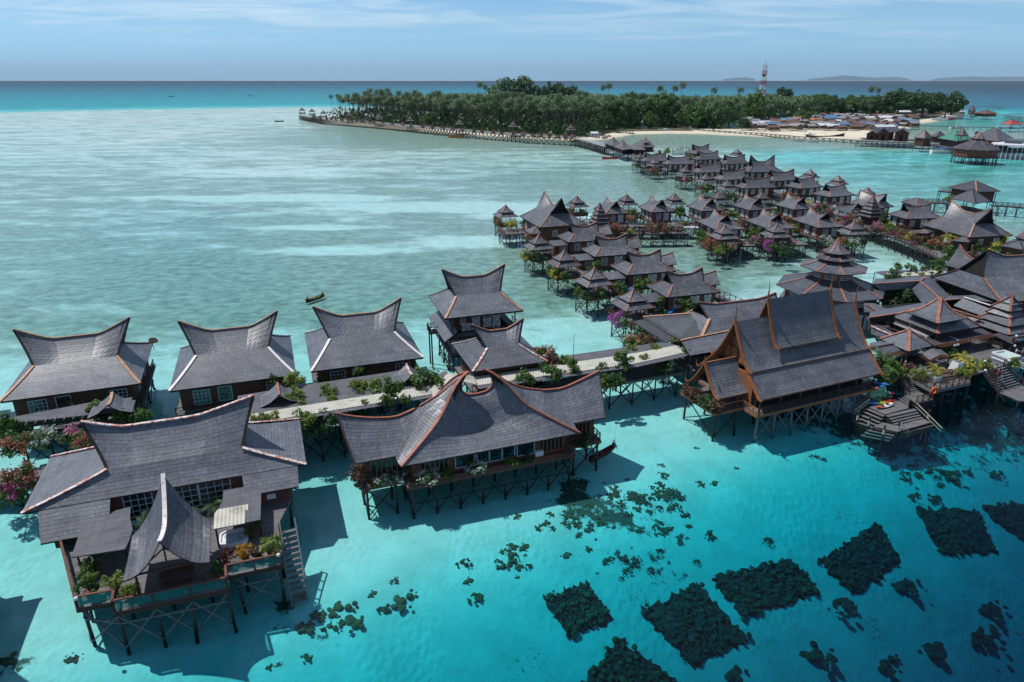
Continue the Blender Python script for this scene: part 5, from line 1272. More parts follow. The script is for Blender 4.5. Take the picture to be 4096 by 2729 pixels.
# stacked pyramid pavilion, small pyramid and the five-tiered pagoda
def tiered(label,name,tiers,apex,zapex,trim=COPPER,floor=3.2,shi=SHI,spike=False,walls=True,curve=.4,wallm=DARKW,tw=.36):
 """stacked pyramid roofs; tiers = [(L, N, R or None, z), ...] from the bottom: left, near and right eave corners in pixels"""
 root = None
 for i,(Lc,N,Rc,z) in enumerate(tiers):
  l,n = at(*Lc,z),at(*N,z); r_ = at(*Rc,z) if Rc else n + V3(((l - n).y,-(l - n).x,0)); f = l + r_ - n; c = (l + r_) / 2
  if i == 0:
   root = thing(name,label,'pavilion',(c.x,c.y,0)); C0_ = c.copy()
  c4 = [l,n,r_,f]; off = V3((C0_.x,C0_.y,0)); last = i == len(tiers) - 1
  zt = zapex if last else tiers[i+1][3]; segs = 6 if last else 2
  ax = on_plane(*apex,(C0_.x,C0_.y,0),V3((0,1,0))) if False else V3((C0_.x,C0_.y,zapex))
  ctr = lerp(c,V3((C0_.x,C0_.y,0)),.7); b = MB(); hp = MB(); rings = []
  inner = .03 if last else .5
  for k in range(segs + 1):
   q = k / segs; s = lerp(1,inner,q); zz = lerp(z,zt if last else zt - .12,q ** (1.7 if last and curve else 1.0)) if last else lerp(z,zt + .05,q)
   rings.append([V3((ctr.x + (p.x - ctr.x) * s,ctr.y + (p.y - ctr.y) * s,zz)) - off for p in c4])
  for k in range(4):
   b.patch([[lerp(rg[k],rg[(k + 1) % 4],j / 4) for j in range(5)] for rg in rings],0,.13,1)
  tier_hips(hp,rings,tw); o = b.build('tier_roof',[shi,DARKW],root); hp.build('hip_trim',trim,o)
  if not last: k = MB(); k.hexa([p * 1.0 for p in [V3((ctr.x + (p.x - ctr.x) * .5,ctr.y + (p.y - ctr.y) * .5,z + .1)) - off for p in c4]],[V3((ctr.x + (p.x - ctr.x) * .5,ctr.y + (p.y - ctr.y) * .5,zt + .15)) - off for p in c4]); k.build('tier_band',wallm,root)
  if i == 0:
   if walls: k = MB(); k.hexa([V3((p.x * .8,p.y * .8,floor)) for p in [q - off for q in c4]],[V3((p.x * .8,p.y * .8,z + .2)) for p in [q - off for q in c4]]); k.build('wall',wallm,root)
   for p in c4: q = (p - off) * .85; stilt(root,q.x,q.y,z,-2.8,.13,name='post')
   k = MB(); k.slab([V3((p.x * .95,p.y * .95,floor)) for p in [q - off for q in c4]],.2); k.build('deck',DECK,root)
  if last and spike: h = MB(); h.lathe((0,0,0),[(.12,zapex - .2),(.08,zapex + .4),(.02,zapex + 1.0)],6); h.build('finial',OCHRE,o)
 return root
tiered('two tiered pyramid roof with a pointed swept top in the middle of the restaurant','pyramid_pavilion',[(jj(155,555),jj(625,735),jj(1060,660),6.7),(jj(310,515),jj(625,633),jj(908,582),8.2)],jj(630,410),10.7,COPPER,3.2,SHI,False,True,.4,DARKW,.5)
tiered('small pyramid roof with a spiked finial over the terrace entrance','pyramid_pavilion',[(jj(45,785),jj(330,910),jj(590,850),5.7)],jj(332,730),7.6,COPPER,3.2,SHI,True,False,0,DARKW,.5)
tiered('five tiered pagoda roof at the right edge beside the terrace','pagoda',[(cc(1790,1015),cc(2195,1152),None,5.6),(cc(1870,955),cc(2205,1065),None,6.6),(cc(1945,900),cc(2212,975),None,7.6),(cc(2000,845),cc(2205,908),None,8.5),(cc(2070,800),cc(2228,845),None,9.3)],cc(2210,735),10.7,COPPER,3.2,SHI,False,True,.4,DARKW,.36)
# big houses at the right edge
t,dRB = saddle_from_px('large saddle roofed house cut by the right edge with a red hip','saddle_house',(4010,1209),(3722,1107),(4016,1138),(3953.5,998.4),10.5,6.5,9.3,13,11.6,3.6,COPPER,DARKW,3.2,SHI,2.9)
k6 = lambda a,c: (3780 + .2041 * a,880 + .2041 * c)
P1,P2,P3 = AT(k6,10,880,7.9),AT(k6,585,1062,7.9),AT(k6,1085,1217,7.9); xd = V3((.974,.226,0)); yd = V3((-.226,.974,0))
# lower saddle tier with its dark gable mouth, part of the big house
mid = (P2 + P3) / 2; ap = on_plane(*k6(592,797),mid - xd * 1.7,xd); b = MB(); us = lin(0,1,8); qs = lin(0,1,6)
wl_ = lambda p: to_local(p,tuple(t.location[:2]),t.rotation_euler.z)
def tier_pt(u,q,s):
 base = (P3 if s < 0 else P2) + xd * 6.5 * u; rg = V3((mid.x,mid.y,0)) + xd * (lerp(-1.7,6.5,u)) + V3((0,0,ap.z - .9 * math.sin(math.pi * u * .9)))
 return wl_(lerp(base,rg,q) - V3((0,0,.5 * q * (1 - q))))
b.patch([[tier_pt(u,q,-1) for u in us] for q in qs],0,.15,1); b.patch([[tier_pt(1 - u,q,1) for u in us] for q in qs],0,.15,1); o = b.build('lower_saddle',[SHI,DARKW],t)
gg = MB(); i_ = V3((.4,0,-.1))
for q0,q1 in zip(qs,qs[1:]): gg.face([tier_pt(0,q0,1) + i_,tier_pt(0,q0,-1) + i_,tier_pt(0,q1,-1) + i_,tier_pt(0,q1,1) + i_])
gg.build('gable_wall',INSIDE,t); h = MB()
for u0,u1 in zip(us,us[1:]): h.beam(tier_pt(u0,1,1) + V3((0,0,.05)),tier_pt(u1,1,1) + V3((0,0,.05)),.3,.1)
h.build('ridge_cap',DARKW,o)
# swept roof whose ridge climbs to a tip on the far side
off = 3.6; n_ = 10; rpx = [(288,490),(345,585),(420,672),(500,735),(600,797),(700,835),(800,862)]
RG = [on_plane(*k6(*p),P1 + xd * off,xd) for p in rpx]; RG = res(RG,n_)
t = thing('swept_hall','steep swept shingle roof climbing to a far tip beside the big house at right','hall',(P1.x,P1.y,0),0); o_ = V3((P1.x,P1.y,0))
rows = []; ends = (P1,P1 + (P2 - P1) * (abs((RG[-1] - P1).dot(yd)) / max(.1,(P2 - P1).length)))
BS = [lerp(ends[0],ends[1],j / (n_ - 1)) for j in range(n_)]
for q in lin(0,1,7): rows.append([lerp(p,r_,q) - V3((0,0,1.5 * q * (1 - q))) - o_ for p,r_ in zip(BS,RG)])
mir_ = lambda p: p + xd * (2 * (off - (p + o_ - P1).dot(xd)))
b = MB(); b.patch(rows,0,.15,1); b.patch([[mir_(p) for p in r_[::-1]] for r_ in rows],0,.15,1); o = b.build('roof',[SHI,DARKW],t); strip([p - o_ for p in RG],.32,o,COPPER,'ridge_cap')
c4 = [BS[0],BS[-1],BS[-1] + xd * off * 2,BS[0] + xd * off * 2]; cm = sum(c4,V3()) / 4; c4 = [lerp(p,cm,.12) - o_ for p in c4]; b = MB(); b.hexa([V3((p.x,p.y,3.2)) for p in c4],[V3((p.x,p.y,7.8)) for p in c4]); b.build('wall',DARKW,t)
for p in c4: stilt(t,p.x,p.y,3.2,-2.6,.14)
# covered walkway at the right with climbing plants
dk3 = [AT(jj,0,118,ZW),AT(jj,160,190,ZW),AT(jj,560,160,ZW),AT(jj,820,140,ZW),AT(jj,740,85,ZW),AT(jj,115,107,ZW)]
pl3 = [AT(jj,112,134,ZW + .08),AT(jj,192,168,ZW + .08),AT(jj,620,145,ZW + .08),AT(jj,826,124,ZW + .08),AT(jj,740,96,ZW + .08)]
ps3 = [V3((p.x,p.y,0)) for p in dk3]
covered('pale roofed covered walkway with small shrubs in front of the big houses at right',[V3((p.x,p.y,3.2)) for p in dk3],[dk3],[pl3],ZW,ps3,3.2)
for k,(a,c,s) in enumerate(((215,105,1.9),(360,100,1.8),(495,97,1.3),(625,80,2.4),(620,138,1.9),(460,150,.9),(335,155,.7))):
 p = AT(jj,a,c,6.0); bush(('green shrub at the left end of the pale walkway roof','green shrub second along the pale walkway roof','low green shrub on the middle of the pale walkway roof','widest green shrub near the house on the pale walkway roof','green shrub on the front edge of the pale walkway roof','tiny lime shrub on the pale walkway front edge','tiny yellow shrub by the corridor ridge')[k],'green' if k < 5 else 'lime',p,s,flat=.8)
# slatted terrace roofs with their rafters
t = thing('terrace_roof','flat dark slatted roof over the terrace with a row of carved rafter ends','pergola',(0,0,0)); zt = 5.4
tp = [AT(jj,505,770,zt),AT(jj,690,738,zt),AT(jj,1060,680,zt),AT(jj,1160,735,zt),AT(jj,600,850,zt),AT(jj,400,748,zt)]
b = MB(); b.slab(tp,.1); o = b.build('slat_roof',SLATD,t); b = MB(); b.beam(AT(jj,685,742,zt + .06),AT(jj,830,797,zt + .06),.09); b.beam(AT(jj,410,750,zt + .06),AT(jj,555,830,zt + .06),.09); b.beam(AT(jj,505,773,zt + .06),AT(jj,640,752,zt + .06),.09); b.build('pipe',WHITE,t)
ra,rb_ = AT(jj,600,852,zt - .05),AT(jj,1180,735,zt - .05); od = V3((.34,-.94,0)) * 1.0
rafters(t,ra,rb_,24,V3((math.sin(.34),-math.cos(.34),0)),zt - .1,REDBR,1.1)
for p in (tp[3],tp[4],lerp(tp[3],tp[4],.5),tp[0]): stilt(t,p.x,p.y,zt - .1,3.2,.13,POLE,name='post')
t = thing('terrace_roof','pale shingled double strip roof beside the carved hall terrace','pergola',(0,0,0))
w0_,w1_,w2_,w3_ = AT(cc,740,1290,5.3),AT(cc,995,1240,5.9),AT(cc,1100,1312,5.3),AT(cc,870,1352,5.1)
plane_roof('roof',[AT(cc,735,1285,5.8),AT(cc,990,1243,5.8),w2_,w3_],t,SHI,.1,[(AT(cc,740,1288,5.83),AT(cc,992,1243,5.83))],BROWN,.2); plane_roof('roof',[AT(cc,735,1285,5.8),AT(cc,990,1243,5.8),AT(cc,905,1205,5.5),AT(cc,740,1232,5.5)],t,SHI,.1)
rafters(t,w3_ - V3((0,0,.1)),w2_ - V3((0,0,.1)),9,V3((math.sin(.34),-math.cos(.34),0)),5,REDBR,1.0)
for p in (w2_,w3_): stilt(t,p.x,p.y,5.1,3.2,.1,BROWN,name='post')
t = thing('gate_roof','grey gable entrance roof with a brown gable facing the stairs','gate',(0,0,0)); kk = lambda a,c: (3550 + .1722 * a,1380 + .1722 * c)
r0_,r1_ = AT(kk,1020,82,5.55),AT(kk,1215,228,5.55); l0_,l1_ = AT(kk,625,168,4.9),AT(kk,985,352,4.9); m0_,m1_ = AT(kk,1180,130,4.9),AT(kk,1440,252,4.9)
l0_ = l1_ + (r0_ - r1_); l0_.z = 4.9; m0_ = m1_ + (r0_ - r1_); m0_.z = 4.9
plane_roof('roof',[l0_,l1_,r1_,r0_],t,SLAT,.1); plane_roof('roof',[r0_,r1_,m1_,m0_],t,SLAT,.1); b = MB(); b.face([l1_,m1_,r1_]);
for a,c in ((l1_,r1_),(r1_,m1_)): b.beam(a - V3((0,0,.15)),c - V3((0,0,.15)),.1,.4)
b.build('gable_board',TEAK,t)
for p in (l0_,l1_,m1_,m0_): stilt(t,p.x,p.y,4.9,3.2,.11,BROWN,name='post')
rafters(t,l0_ - V3((0,0,.12)),l1_ - V3((0,0,.12)),7,V3((-math.cos(.34),-math.sin(.34),0)),4.8,REDBR,.7)
# sign board roof at the right edge
ss = lambda a,c: (3940 + .1148 * a,1300 + .1148 * c)
t = thing('sign_roof','brown flat roof with a white lettered board at the right edge','canopy',(0,0,0))
sp_ = [AT(ss,240,330,5.3),AT(ss,940,670,5.3),AT(ss,990,460,5.9),AT(ss,1800,250,5.9),AT(ss,1800,100,5.9),AT(ss,480,270,5.6)]
plane_roof('roof',[AT(ss,260,335,5.4),AT(ss,930,655,5.4),AT(ss,1900,420,5.4),AT(ss,1500,120,5.5),AT(ss,480,265,5.5)],t,SLATD,.12)
s0_,s1_ = AT(ss,925,670,5.15),AT(ss,1900,470,5.15); b = MB(); dv = (s1_ - s0_).normalized(); nv = V3((dv.y,-dv.x,0))
b.hexa([s0_,s1_,s1_ - nv * .12,s0_ - nv * .12],[p + V3((0,0,1.0)) for p in (s0_,s1_,s1_ - nv * .12,s0_ - nv * .12)]); sb = b.build('sign_board',REDBR,t)
cu = bpy.data.curves.new('lettering','FONT'); cu.body = 'Mabul Water'; cu.size = .95; cu.extrude = .02; cu.materials.append(WHITE)
lo = bpy.data.objects.new('lettering',cu); COL.objects.link(lo); lo.parent = sb; lo.location = s0_ + dv * .5 + nv * .03 + V3((0,0,.22)); lo.rotation_euler = Matrix((dv,V3((0,0,1)),nv)).transposed().to_euler()
for p in (s0_,AT(ss,300,380,5.2),s0_ + dv * 5): stilt(t,p.x,p.y,5.3,3.2,.14,POLE,name='post')
# -- terrace, stairs and jetty
t = thing('terrace','plank terrace with crossed railings above the jetty stairs','terrace',(0,0,0)); TZ = 3.2
tp = [AT(dd,*p,TZ) for p in ((640,820),(890,915),(1030,885),(1040,935),(1285,1065),(1725,970),(1745,880),(1890,840),(2010,800),(2110,770),(2420,700),(2420,480),(2000,420),(1500,520),(1260,560),(800,720))]
b = MB(); b.slab(tp,.2); b.build('deck',DECK,t)
b = MB()
for p,q in zip(tp[1:7],tp[2:7]): b.beam(p - V3((0,0,.25)),q - V3((0,0,.25)),.12,.4)
b.build('edge_beam',POLEL,t)
for pts in ((tp[3],tp[4]),(tp[4],tp[5]),(tp[5],tp[6])): r = MB(); railing(r,[(p.x,p.y) for p in pts],TZ,1.0,1.25); r.build('railing',BROWN,t)
for p in (tp[4],lerp(tp[4],tp[5],.33),lerp(tp[4],tp[5],.66),tp[5],tp[3],tp[1],tp[8],tp[10],lerp(tp[6],tp[13],.4),lerp(tp[10],tp[13],.5)): stilt(t,p.x,p.y + .3,TZ - .2,-4.5,.17)
def stairflight(root,a0,a1,b0,b1,n,w=.32,rails=True,mat=None):
 """treads from edge a0-a1 down to b0-b1"""
 for k in range(n):
  f = (k + .6) / n; p,q = lerp(a0,b0,f),lerp(a1,b1,f); d = ((b0 + b1) / 2 - (a0 + a1) / 2); d.z = 0; d = d.normalized() * (w / 2)
  b = MB(); b.slab([p - d,q - d,q + d,p + d],.08); b.build('stair_tread',DECK,root)
 b = MB(); b.beam(a0 - V3((0,0,.18)),b0 - V3((0,0,.18)),.1,.3); b.beam(a1 - V3((0,0,.18)),b1 - V3((0,0,.18)),.1,.3)
 b.build('stair_stringer',DARKW,root)
 if rails:
  for a,c in ((a0,b0),(a1,b1)):
   b = MB(); b.beam(a + V3((0,0,1)),c + V3((0,0,1)),.1)
   for k in range(4): p = lerp(a,c,k / 3); b.beam(p,p + V3((0,0,1)),.1)
   b.build('handrail',BROWN,root)
t = thing('jetty','weathered timber jetty with landings and broad steps down to the water','jetty',(0,0,0))
LZ,KZ,WZ = 1.9,1.25,.35
la = [AT(dd,*p,LZ) for p in ((965,1110),(1190,1062),(1305,1105),(1300,1165),(1085,1212),(1010,1160))]
b = MB(); b.slab(la,.15); b.build('landing',DECK,t)
r = MB(); railing(r,[(p.x,p.y) for p in la[1:5]],LZ,.95,1.1); r.build('railing',BROWN,t)
stairflight(t,AT(dd,890,915,TZ),AT(dd,1030,885,TZ),la[0],la[1],8)
ka = [AT(dd,*p,KZ) for p in ((520,1255),(815,1165),(1000,1270),(720,1345))]
b = MB(); b.slab(ka,.15); b.build('kayak_landing',DECK,t)
stairflight(t,la[0],la[5],lerp(ka[1],ka[2],.05),lerp(ka[1],ka[2],.95),4,.32,False)
wa = [AT(dd,*p,WZ) for p in ((585,1490),(690,1440),(840,1475),(1165,1395),(1260,1440),(860,1550)) ]
b = MB(); b.slab(wa,.12); b.build('water_landing',DECK,t)
for k in range(4):
 f = (k + .7) / 4.4; p,q = lerp(ka[3],wa[2],f),lerp(ka[2] + V3((1.6,0,0)) * .0 + (AT(dd,1060,1270,KZ) - ka[2]),wa[3],f); d = V3((.34,-.94,0)) * .28
 b = MB(); b.slab([p - d,q - d,q + d,p + d],.1); b.build('stair_tread',DECK,t)
for k in range(5):
 f = (k + .6) / 5; p,q = lerp(ka[0],AT(dd,330,1430,-.3),f),lerp(ka[3],AT(dd,600,1530,-.3),f); d = V3((-.9,-.35,0)) * .22
 b = MB(); b.slab([p - d,q - d,q + d,p + d],.09); b.build('stair_tread',DECK,t)
for k in range(3):
 p,q = AT(dd,880 - 30 * k,1565 + 28 * k,.0 - .3 * k),AT(dd,1280 - 10 * k,1470 + 28 * k,.0 - .3 * k); d = V3((.34,-.94,0)) * .25; b = MB(); b.slab([p - d,q - d,q + d,p + d],.1); b.build('stair_tread',DECK,t)
for p in la + ka + wa + [lerp(ka[0],ka[3],.5),lerp(ka[2],ka[3],.5),lerp(wa[2],wa[3],.5),lerp(wa[4],wa[5],.5)]: stilt(t,p.x,p.y,p.z - .1,-5,.14)
b = MB()
for p,q in ((la[0],la[4]),(la[3],la[4]),(la[2],la[3]),(ka[0],ka[3]),(ka[3],ka[2])): b.beam((p.x,p.y,-.8),(q.x,q.y,q.z - .3),.12); b.beam((q.x,q.y,-.8),(p.x,p.y,p.z - .3),.12)
b.build('cross_bracing',DARKW,t)
for P_ in (ka,wa,la): cm = sum(P_,V3()) / len(P_); b = MB(); P_ = [lerp(p,cm,.08) for p in P_]; P_ = P_ if sum(P_[i].x * P_[(i+1) % len(P_)].y - P_[(i+1) % len(P_)].x * P_[i].y for i in range(len(P_))) > 0 else P_[::-1]; b.hexa([V3((p.x,p.y,-1.2)) for p in P_],[p - V3((0,0,.17)) for p in P_]); b.build('shade_block',DARKW,t)  # added dark solids stand in for the shade under the landings
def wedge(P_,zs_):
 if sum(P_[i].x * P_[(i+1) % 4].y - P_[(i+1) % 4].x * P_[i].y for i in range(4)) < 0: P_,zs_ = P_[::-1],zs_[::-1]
 b = MB(); b.hexa([V3((p.x,p.y,-2.5)) for p in P_],[V3((p.x,p.y,z)) for p,z in zip(P_,zs_)]); b.build('shade_block',DARKW,t)  # added dark wedge stands in for the shade beneath the steps
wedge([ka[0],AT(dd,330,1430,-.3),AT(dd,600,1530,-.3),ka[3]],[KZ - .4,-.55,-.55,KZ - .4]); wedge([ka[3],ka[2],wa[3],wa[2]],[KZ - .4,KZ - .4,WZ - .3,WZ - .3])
for k in range(4):
 p,q = AT(dd,560 - 40 * k,1500 + 30 * k,.1 - .3 * k),AT(dd,860 - 30 * k,1560 + 32 * k,.1 - .3 * k); d = V3((-.6,-.75,0)) * .27; b = MB(); b.slab([p - d,q - d,q + d,p + d],.1); b.build('stair_tread',DECK,t)
r = MB(); railing(r,[(AT(dd,555,1235,KZ).x,AT(dd,555,1235,KZ).y),(AT(dd,740,1190,KZ).x,AT(dd,740,1190,KZ).y)],KZ,.95,1.0); r.build('railing',POLE,t)
PALEP = plain('pale_yellow_paint',(.55,.52,.36),.6,.2,3.0)
def hrail(a,c): b = MB(); b.beam(a,c,.1); b.beam(a - V3((0,0,.5)),c - V3((0,0,.5)),.07); b.build('handrail',PALEP,t)
hrail(AT(dd,1090,1215,KZ + 1.0),AT(dd,1390,1510,-.1)); hrail(AT(dd,910,1455,WZ + .9),AT(dd,1010,1568,-.1)); hrail(AT(dd,540,1165,KZ + 1),AT(dd,360,1300,.6))
for k,(a,c) in enumerate(((410,1315),(545,1380),(720,1480),(890,1440),(1245,1300))):
 p = AT(dd,a,c,1.3); m_ = thing('mooring_post',('mooring post with pale lower half, furthest left of the jetty','mooring post with pale lower half beside the left jetty steps','mooring post with pale lower half at the front left of the jetty','short mooring post in the middle of the lowest jetty landing','mooring post with pale lower half at the right of the jetty')[k],'post',(p.x,p.y,0))
 b = MB(); b.tube((0,0,.1),(0,0,1.35),.13,.13,8); b.build('pole',POLE,m_); b = MB(); b.tube((0,0,-.1),(0,0,.75),.145,.14,8); b.build('painted_band',PALEP,m_)
 b = MB(); b.tube((0,0,-5),(0,0,.1),.17,.17,8); b.build('foot',DARKW,m_)
t = thing('jetty','second timber stairway with a floating landing at the right edge','jetty',(0,0,0))
a0,a1 = AT(dd,1890,845,TZ),AT(dd,2110,775,TZ); e0,e1 = AT(dd,2060,1085,.9),AT(dd,2330,1010,.9)
stairflight(t,a0,a1,e0,e1,9,.34,True)
lp = [e0,e1,AT(dd,2420,1040,.9),AT(dd,2420,1200,.9),AT(dd,2290,1185,.9)]; b = MB(); b.slab(lp,.14); b.build('landing',DECKV,t)
for p in lp: stilt(t,p.x,p.y,.8,-5,.16)
b = MB(); b.beam(AT(dd,1880,870,2.9),AT(dd,2140,1200,-.2),.16,.2); b.beam(AT(dd,2150,790,4.0),AT(dd,2420,1010,1.8),.14,.18); b.build('side_rail',POLE,t)
r = MB(); railing(r,[tuple(AT(dd,2270,790,3.2)),tuple(AT(dd,2420,850,3.2))],3.2,.9,.6); r.build('railing',WHITEB,t)
p = AT(dd,2065,1000,.9); m_ = thing('mooring_post','white topped mooring post at the foot of the second stairway','post',(p.x,p.y,0)); b = MB(); b.tube((0,0,.4),(0,0,2.5),.2,.2,9); b.build('pole',WHITEB,m_); b = MB(); b.tube((0,0,2.5),(0,0,2.75),.205,.2,9); b.tube((0,0,-5),(0,0,.4),.2,.2,8); b.build('cap',POLE,m_)
# -- middle rows of bungalows and gazebos
GA = 'gazebos at the ends of the bungalow decks'
K_LAB = ['timber bungalow facing the open lagoon, right behind the tallest saddle roof','timber bungalow third from the tallest saddle roof in the lagoon side row','timber bungalow with towels on its deck, second nearest in the lagoon side row','timber bungalow nearest to the black lean-to roof, last of the lagoon side row']
kx = dict(K2=(17.07,161.82,.31),K3=(21.76,148.08,.29),K4=(26.31,133.49,.3),K5=(31.04,119.13,.31))
src = bungalow(K_LAB[0],DK,*kx['K2'],'brown',group='lagoon side row of bungalows')
for i,k in enumerate(('K3','K4','K5')): dup(src,(*kx[k][:2],0),kx[k][2],K_LAB[i + 1])
gk = [(-1.8,192.8,.36,'outermost gazebo standing alone by the pale sand bank'),(6.1,154.4,.37,'gazebo in front of the bungalow nearest the tallest saddle roof'),(10.8,139.2,.38,'gazebo with yellow shrubs, second up the lagoon side from the magenta bush'),(15.5,125.2,.38,'gazebo with green planters, next after the one with the magenta bush'),(20.6,111.4,.36,'gazebo with a magenta bush nearest the black lean-to roof')]
gsrc = gazebo(gk[0][3],*gk[0][:3],2.85,group=GA)
for x,y,r_,lab in gk[1:]: dup(gsrc,(x,y,0),r_,lab,1.0)
for x,y,r_,lab in ((19.7,208.5,.36,'gazebo behind the tallest saddle roof, left end of the far line'),(35.3,212.1,.36,'gazebo in the far line between tallest saddle roof and the lone timber bungalow'),(50.4,213.7,.3,'gazebo in the far line right of the bungalow with the maroon wall'),(65.0,216.9,.26,'gazebo in the far line, fourth from the tallest saddle roof'),(78.4,216.7,.2,'gazebo in the far line, half hidden behind the white panelled house'),
      (51.8,165.1,.22,'gazebo over red and orange bougainvillea in the inner lagoon'),(65.1,166.9,.15,'gazebo over a purple bush in the inner lagoon'),(85.7,170.2,.13,'gazebo with white blossom behind the octagonal hall spire'),
      (60.6,333.2,.4,'farthest gazebo at the tip of the white panelled row'),(63.2,311.3,.4,'gazebo with red flowers, second from the tip of the white panelled row'),(69.6,281.6,.31,'gazebo third from the tip of the white panelled row'),(72.4,260.2,.3,'gazebo fourth from the tip of the white panelled row'),(75.2,242.7,.26,'gazebo nearest the camera in the white panelled row'),(116.3,226.0,.35,'gazebo behind the five tiered pagoda of the middle deck'),
      (113.2,354.3,.5,'gazebo tip showing behind the far saddle roofs'),(116.8,273.1,.5,'gazebo tip behind the red ridged bungalow'),(119.5,254.8,.5,'gazebo tip behind the brown bungalow by the open water')):
 dup(gsrc,(x,y,0),r_,lab,1.0)
# lounge annex roofs between gazebo and bungalow
for i,(x,y,r_) in enumerate(kx.values()):
 c,s = math.cos(r_),math.sin(r_); p = V3((x + c * -7.0 - s * -1.6,y + s * -7.0 + c * -1.6,0))
 if i == 0:
  an = thing('link_roof','flat shingled link roof left of the bungalow behind the tallest saddle roof','roof',p,r_,'link roofs between gazebos and bungalows'); b = MB()
  b.patch([[V3((-1.9,-1.6,5.5)),V3((2.6,-1.6,5.5))],[V3((-1.9,1.6,6.1)),V3((2.6,1.6,6.1))]],0,.12,1); b.build('roof',[SHI2,DARKW],an)
  wall_box(an,-1.4,2.0,-1.0,1.2,3.3,5.6,REDBR); window(an,(.9,-1.0,4.5),1.7,1.7,(0,-1,0),4,4); deck_slab(an,-3.6,3.2,-4.2,2.2,3.3,.2,REDBR)
  for xx in (-3,0,2.6):
   for yy in (-3.6,1.8): stilt(an,xx,yy,3.1)
 else: dup(an,p,r_,('','flat link roof beside the bungalow third from the tallest saddle roof','flat link roof beside the bungalow with towels','flat link roof beside the bungalow nearest the black lean-to')[i])
bungalow('tallest saddle roofed hall of the middle village with a dark gable mouth',DBIG,10.68,180.79,-1.26,'brown',annex=False,name='saddle_hall')
t = KIDS and None
# porch and sun deck of that hall
p = at(1900 + .4675 * 530,700 + .4675 * 470,5.6); t = thing('gable_porch','low hipped porch roof at the near corner of the tallest saddle hall','porch',(p.x,p.y,0),.31); b = MB(); hp = MB(); tier_hips(hp,pagoda_tier(b,2.6,5.2,.2,6.6,0),.24); o = b.build('roof',[SHI2,DARKW],t); hp.build('hip_trim',COPPER,o)
wall_box(t,-1.8,1.8,-1.8,1.8,3.3,5.3,REDBR); deck_slab(t,-2.4,2.4,-2.4,2.4,3.3)
for xx in (-2,2):
 for yy in (-2,2): stilt(t,xx,yy,3.1)
ca = at(1900 + .4675 * 330,700 + .4675 * 490,3.3); t = thing('sun_deck','timber sun deck with railings left of the tallest saddle hall','deck',(ca.x,ca.y,0),.31); deck_slab(t,-3.2,6.5,-2.6,4.5,3.3,.22,REDBR); r = MB(); railing(r,[(-3.2,4.4),(-3.2,-2.5),(6.4,-2.5)],3.3,1,1.2); r.build('railing',REDBR,t); stilts(t,lin(-2.8,6,4),lin(-2.2,4,2),3.1)
# row whose gables face the inner lagoon
L_ = [(42.14,200.25,-1.33,'lone timber bungalow with a plain maroon end wall behind the flower walkway'),(56.89,201.95,-1.33,'gable fronted bungalow right of the flower walkway'),(70.96,203.42,-1.32,'gable fronted bungalow second from the flower walkway in the far line'),(84.2,204.62,-1.31,'gable fronted bungalow nearest the open saddle roofed pavilion'),(28.6,197.3,-1.33,'small gable fronted bungalow partly behind the five tiered pagoda by the tallest hall')]
src = bungalow(L_[0][3],DL,*L_[0][:3],'brown',group='far line of gable fronted bungalows',annex=False)
for x,y,r_,lab in L_[1:]: dup(src,(x,y,0),r_,lab)
LF = [(54.16,177.3,-1.4,'long gable fronted bungalow behind the gazebo with red bougainvillea'),(67.55,178.31,-1.38,'long gable fronted bungalow behind the gazebo with the purple bush'),(80.77,180.14,-1.37,'long gable fronted bungalow beside the gazebo with white blossom')]
src = bungalow(LF[0][3],DLF,*LF[0][:3],'brown',group='front line of gable fronted bungalows',annex=False)
for x,y,r_,lab in LF[1:]: dup(src,(x,y,0),r_,lab)
# white panelled row
MM = [(74.5,314.5,.2,'white panelled bungalow with two lozenge shutters at the far tip'),(80.7,286.4,.25,'white panelled bungalow second from the tip of its row'),(83.83,265.3,.25,'white panelled bungalow third from the tip of its row'),(85.86,244.1,.22,'white panelled bungalow nearest the camera with window between lozenges'),(99.9,316,.28,'white panelled bungalow in front of the dark upswept roof, far side'),(66.5,326.5,.2,'bungalow behind the far tip gazebo'),(92.5,333.0,.25,'farthest saddle roofed bungalow of the white panelled row'),(101.5,262.5,.3,'bungalow just right of the dark upswept roof')]
DM2 = dict(DM,l1=3.6,l2=4.6)
src = bungalow(MM[0][3],DM,*MM[0][:3],'white',group='white panelled row',annex=False)
for x,y,r_,lab in MM[1:]: dup(src,(x,y,0),r_,lab)
bungalow('bungalow with the darkest and highest upswept saddle in the white panelled row',dict(z0=6.5,L=7.25,W=4.88,l1=4.6,w1=2.2,z1=8.3,l2=5.1,zr=10.0,zt=12.6,k=1.6),102.38,287.49,.12,'white',annex=False,shi=SHID,trim=DARKW)
DR = dict(z0=6.3,L=5.6,W=3.9,l1=3.3,w1=1.7,z1=7.7,l2=4.2,zr=8.9,zt=9.8,k=1.6)
src = bungalow('brown bungalow with red hip trim at the open water side of the middle deck',DR,103.14,244.98,.42,'dark',group='brown bungalows of the middle deck',annex=False)
dup(src,(105.78,227.17,0),.42,'brown bungalow with a pale eave next to the five tiered pagoda'); dup(src,(111.86,189.52,0),.16,'brown bungalow behind the big saddle hall with two round bushes before it')
bungalow('big saddle roofed hall with ochre trims behind the palms at right',dict(DBIG,z0=6.5,L=7.8,W=6.2,z1=9.0,l2=6.2,zt=12.85,zr=10.7),113.7,169.85,-1.38,'dark',annex=False,trim=OCHRE,name='saddle_hall')
pagoda('five tiered pagoda between the tallest saddle hall and its bungalows',23.1,180.4,.3,h=2.75,top=11.4); pagoda('five tiered pagoda on the flower deck by the open saddle pavilion',101.7,193.8,.3,h=2.6,top=11.3)
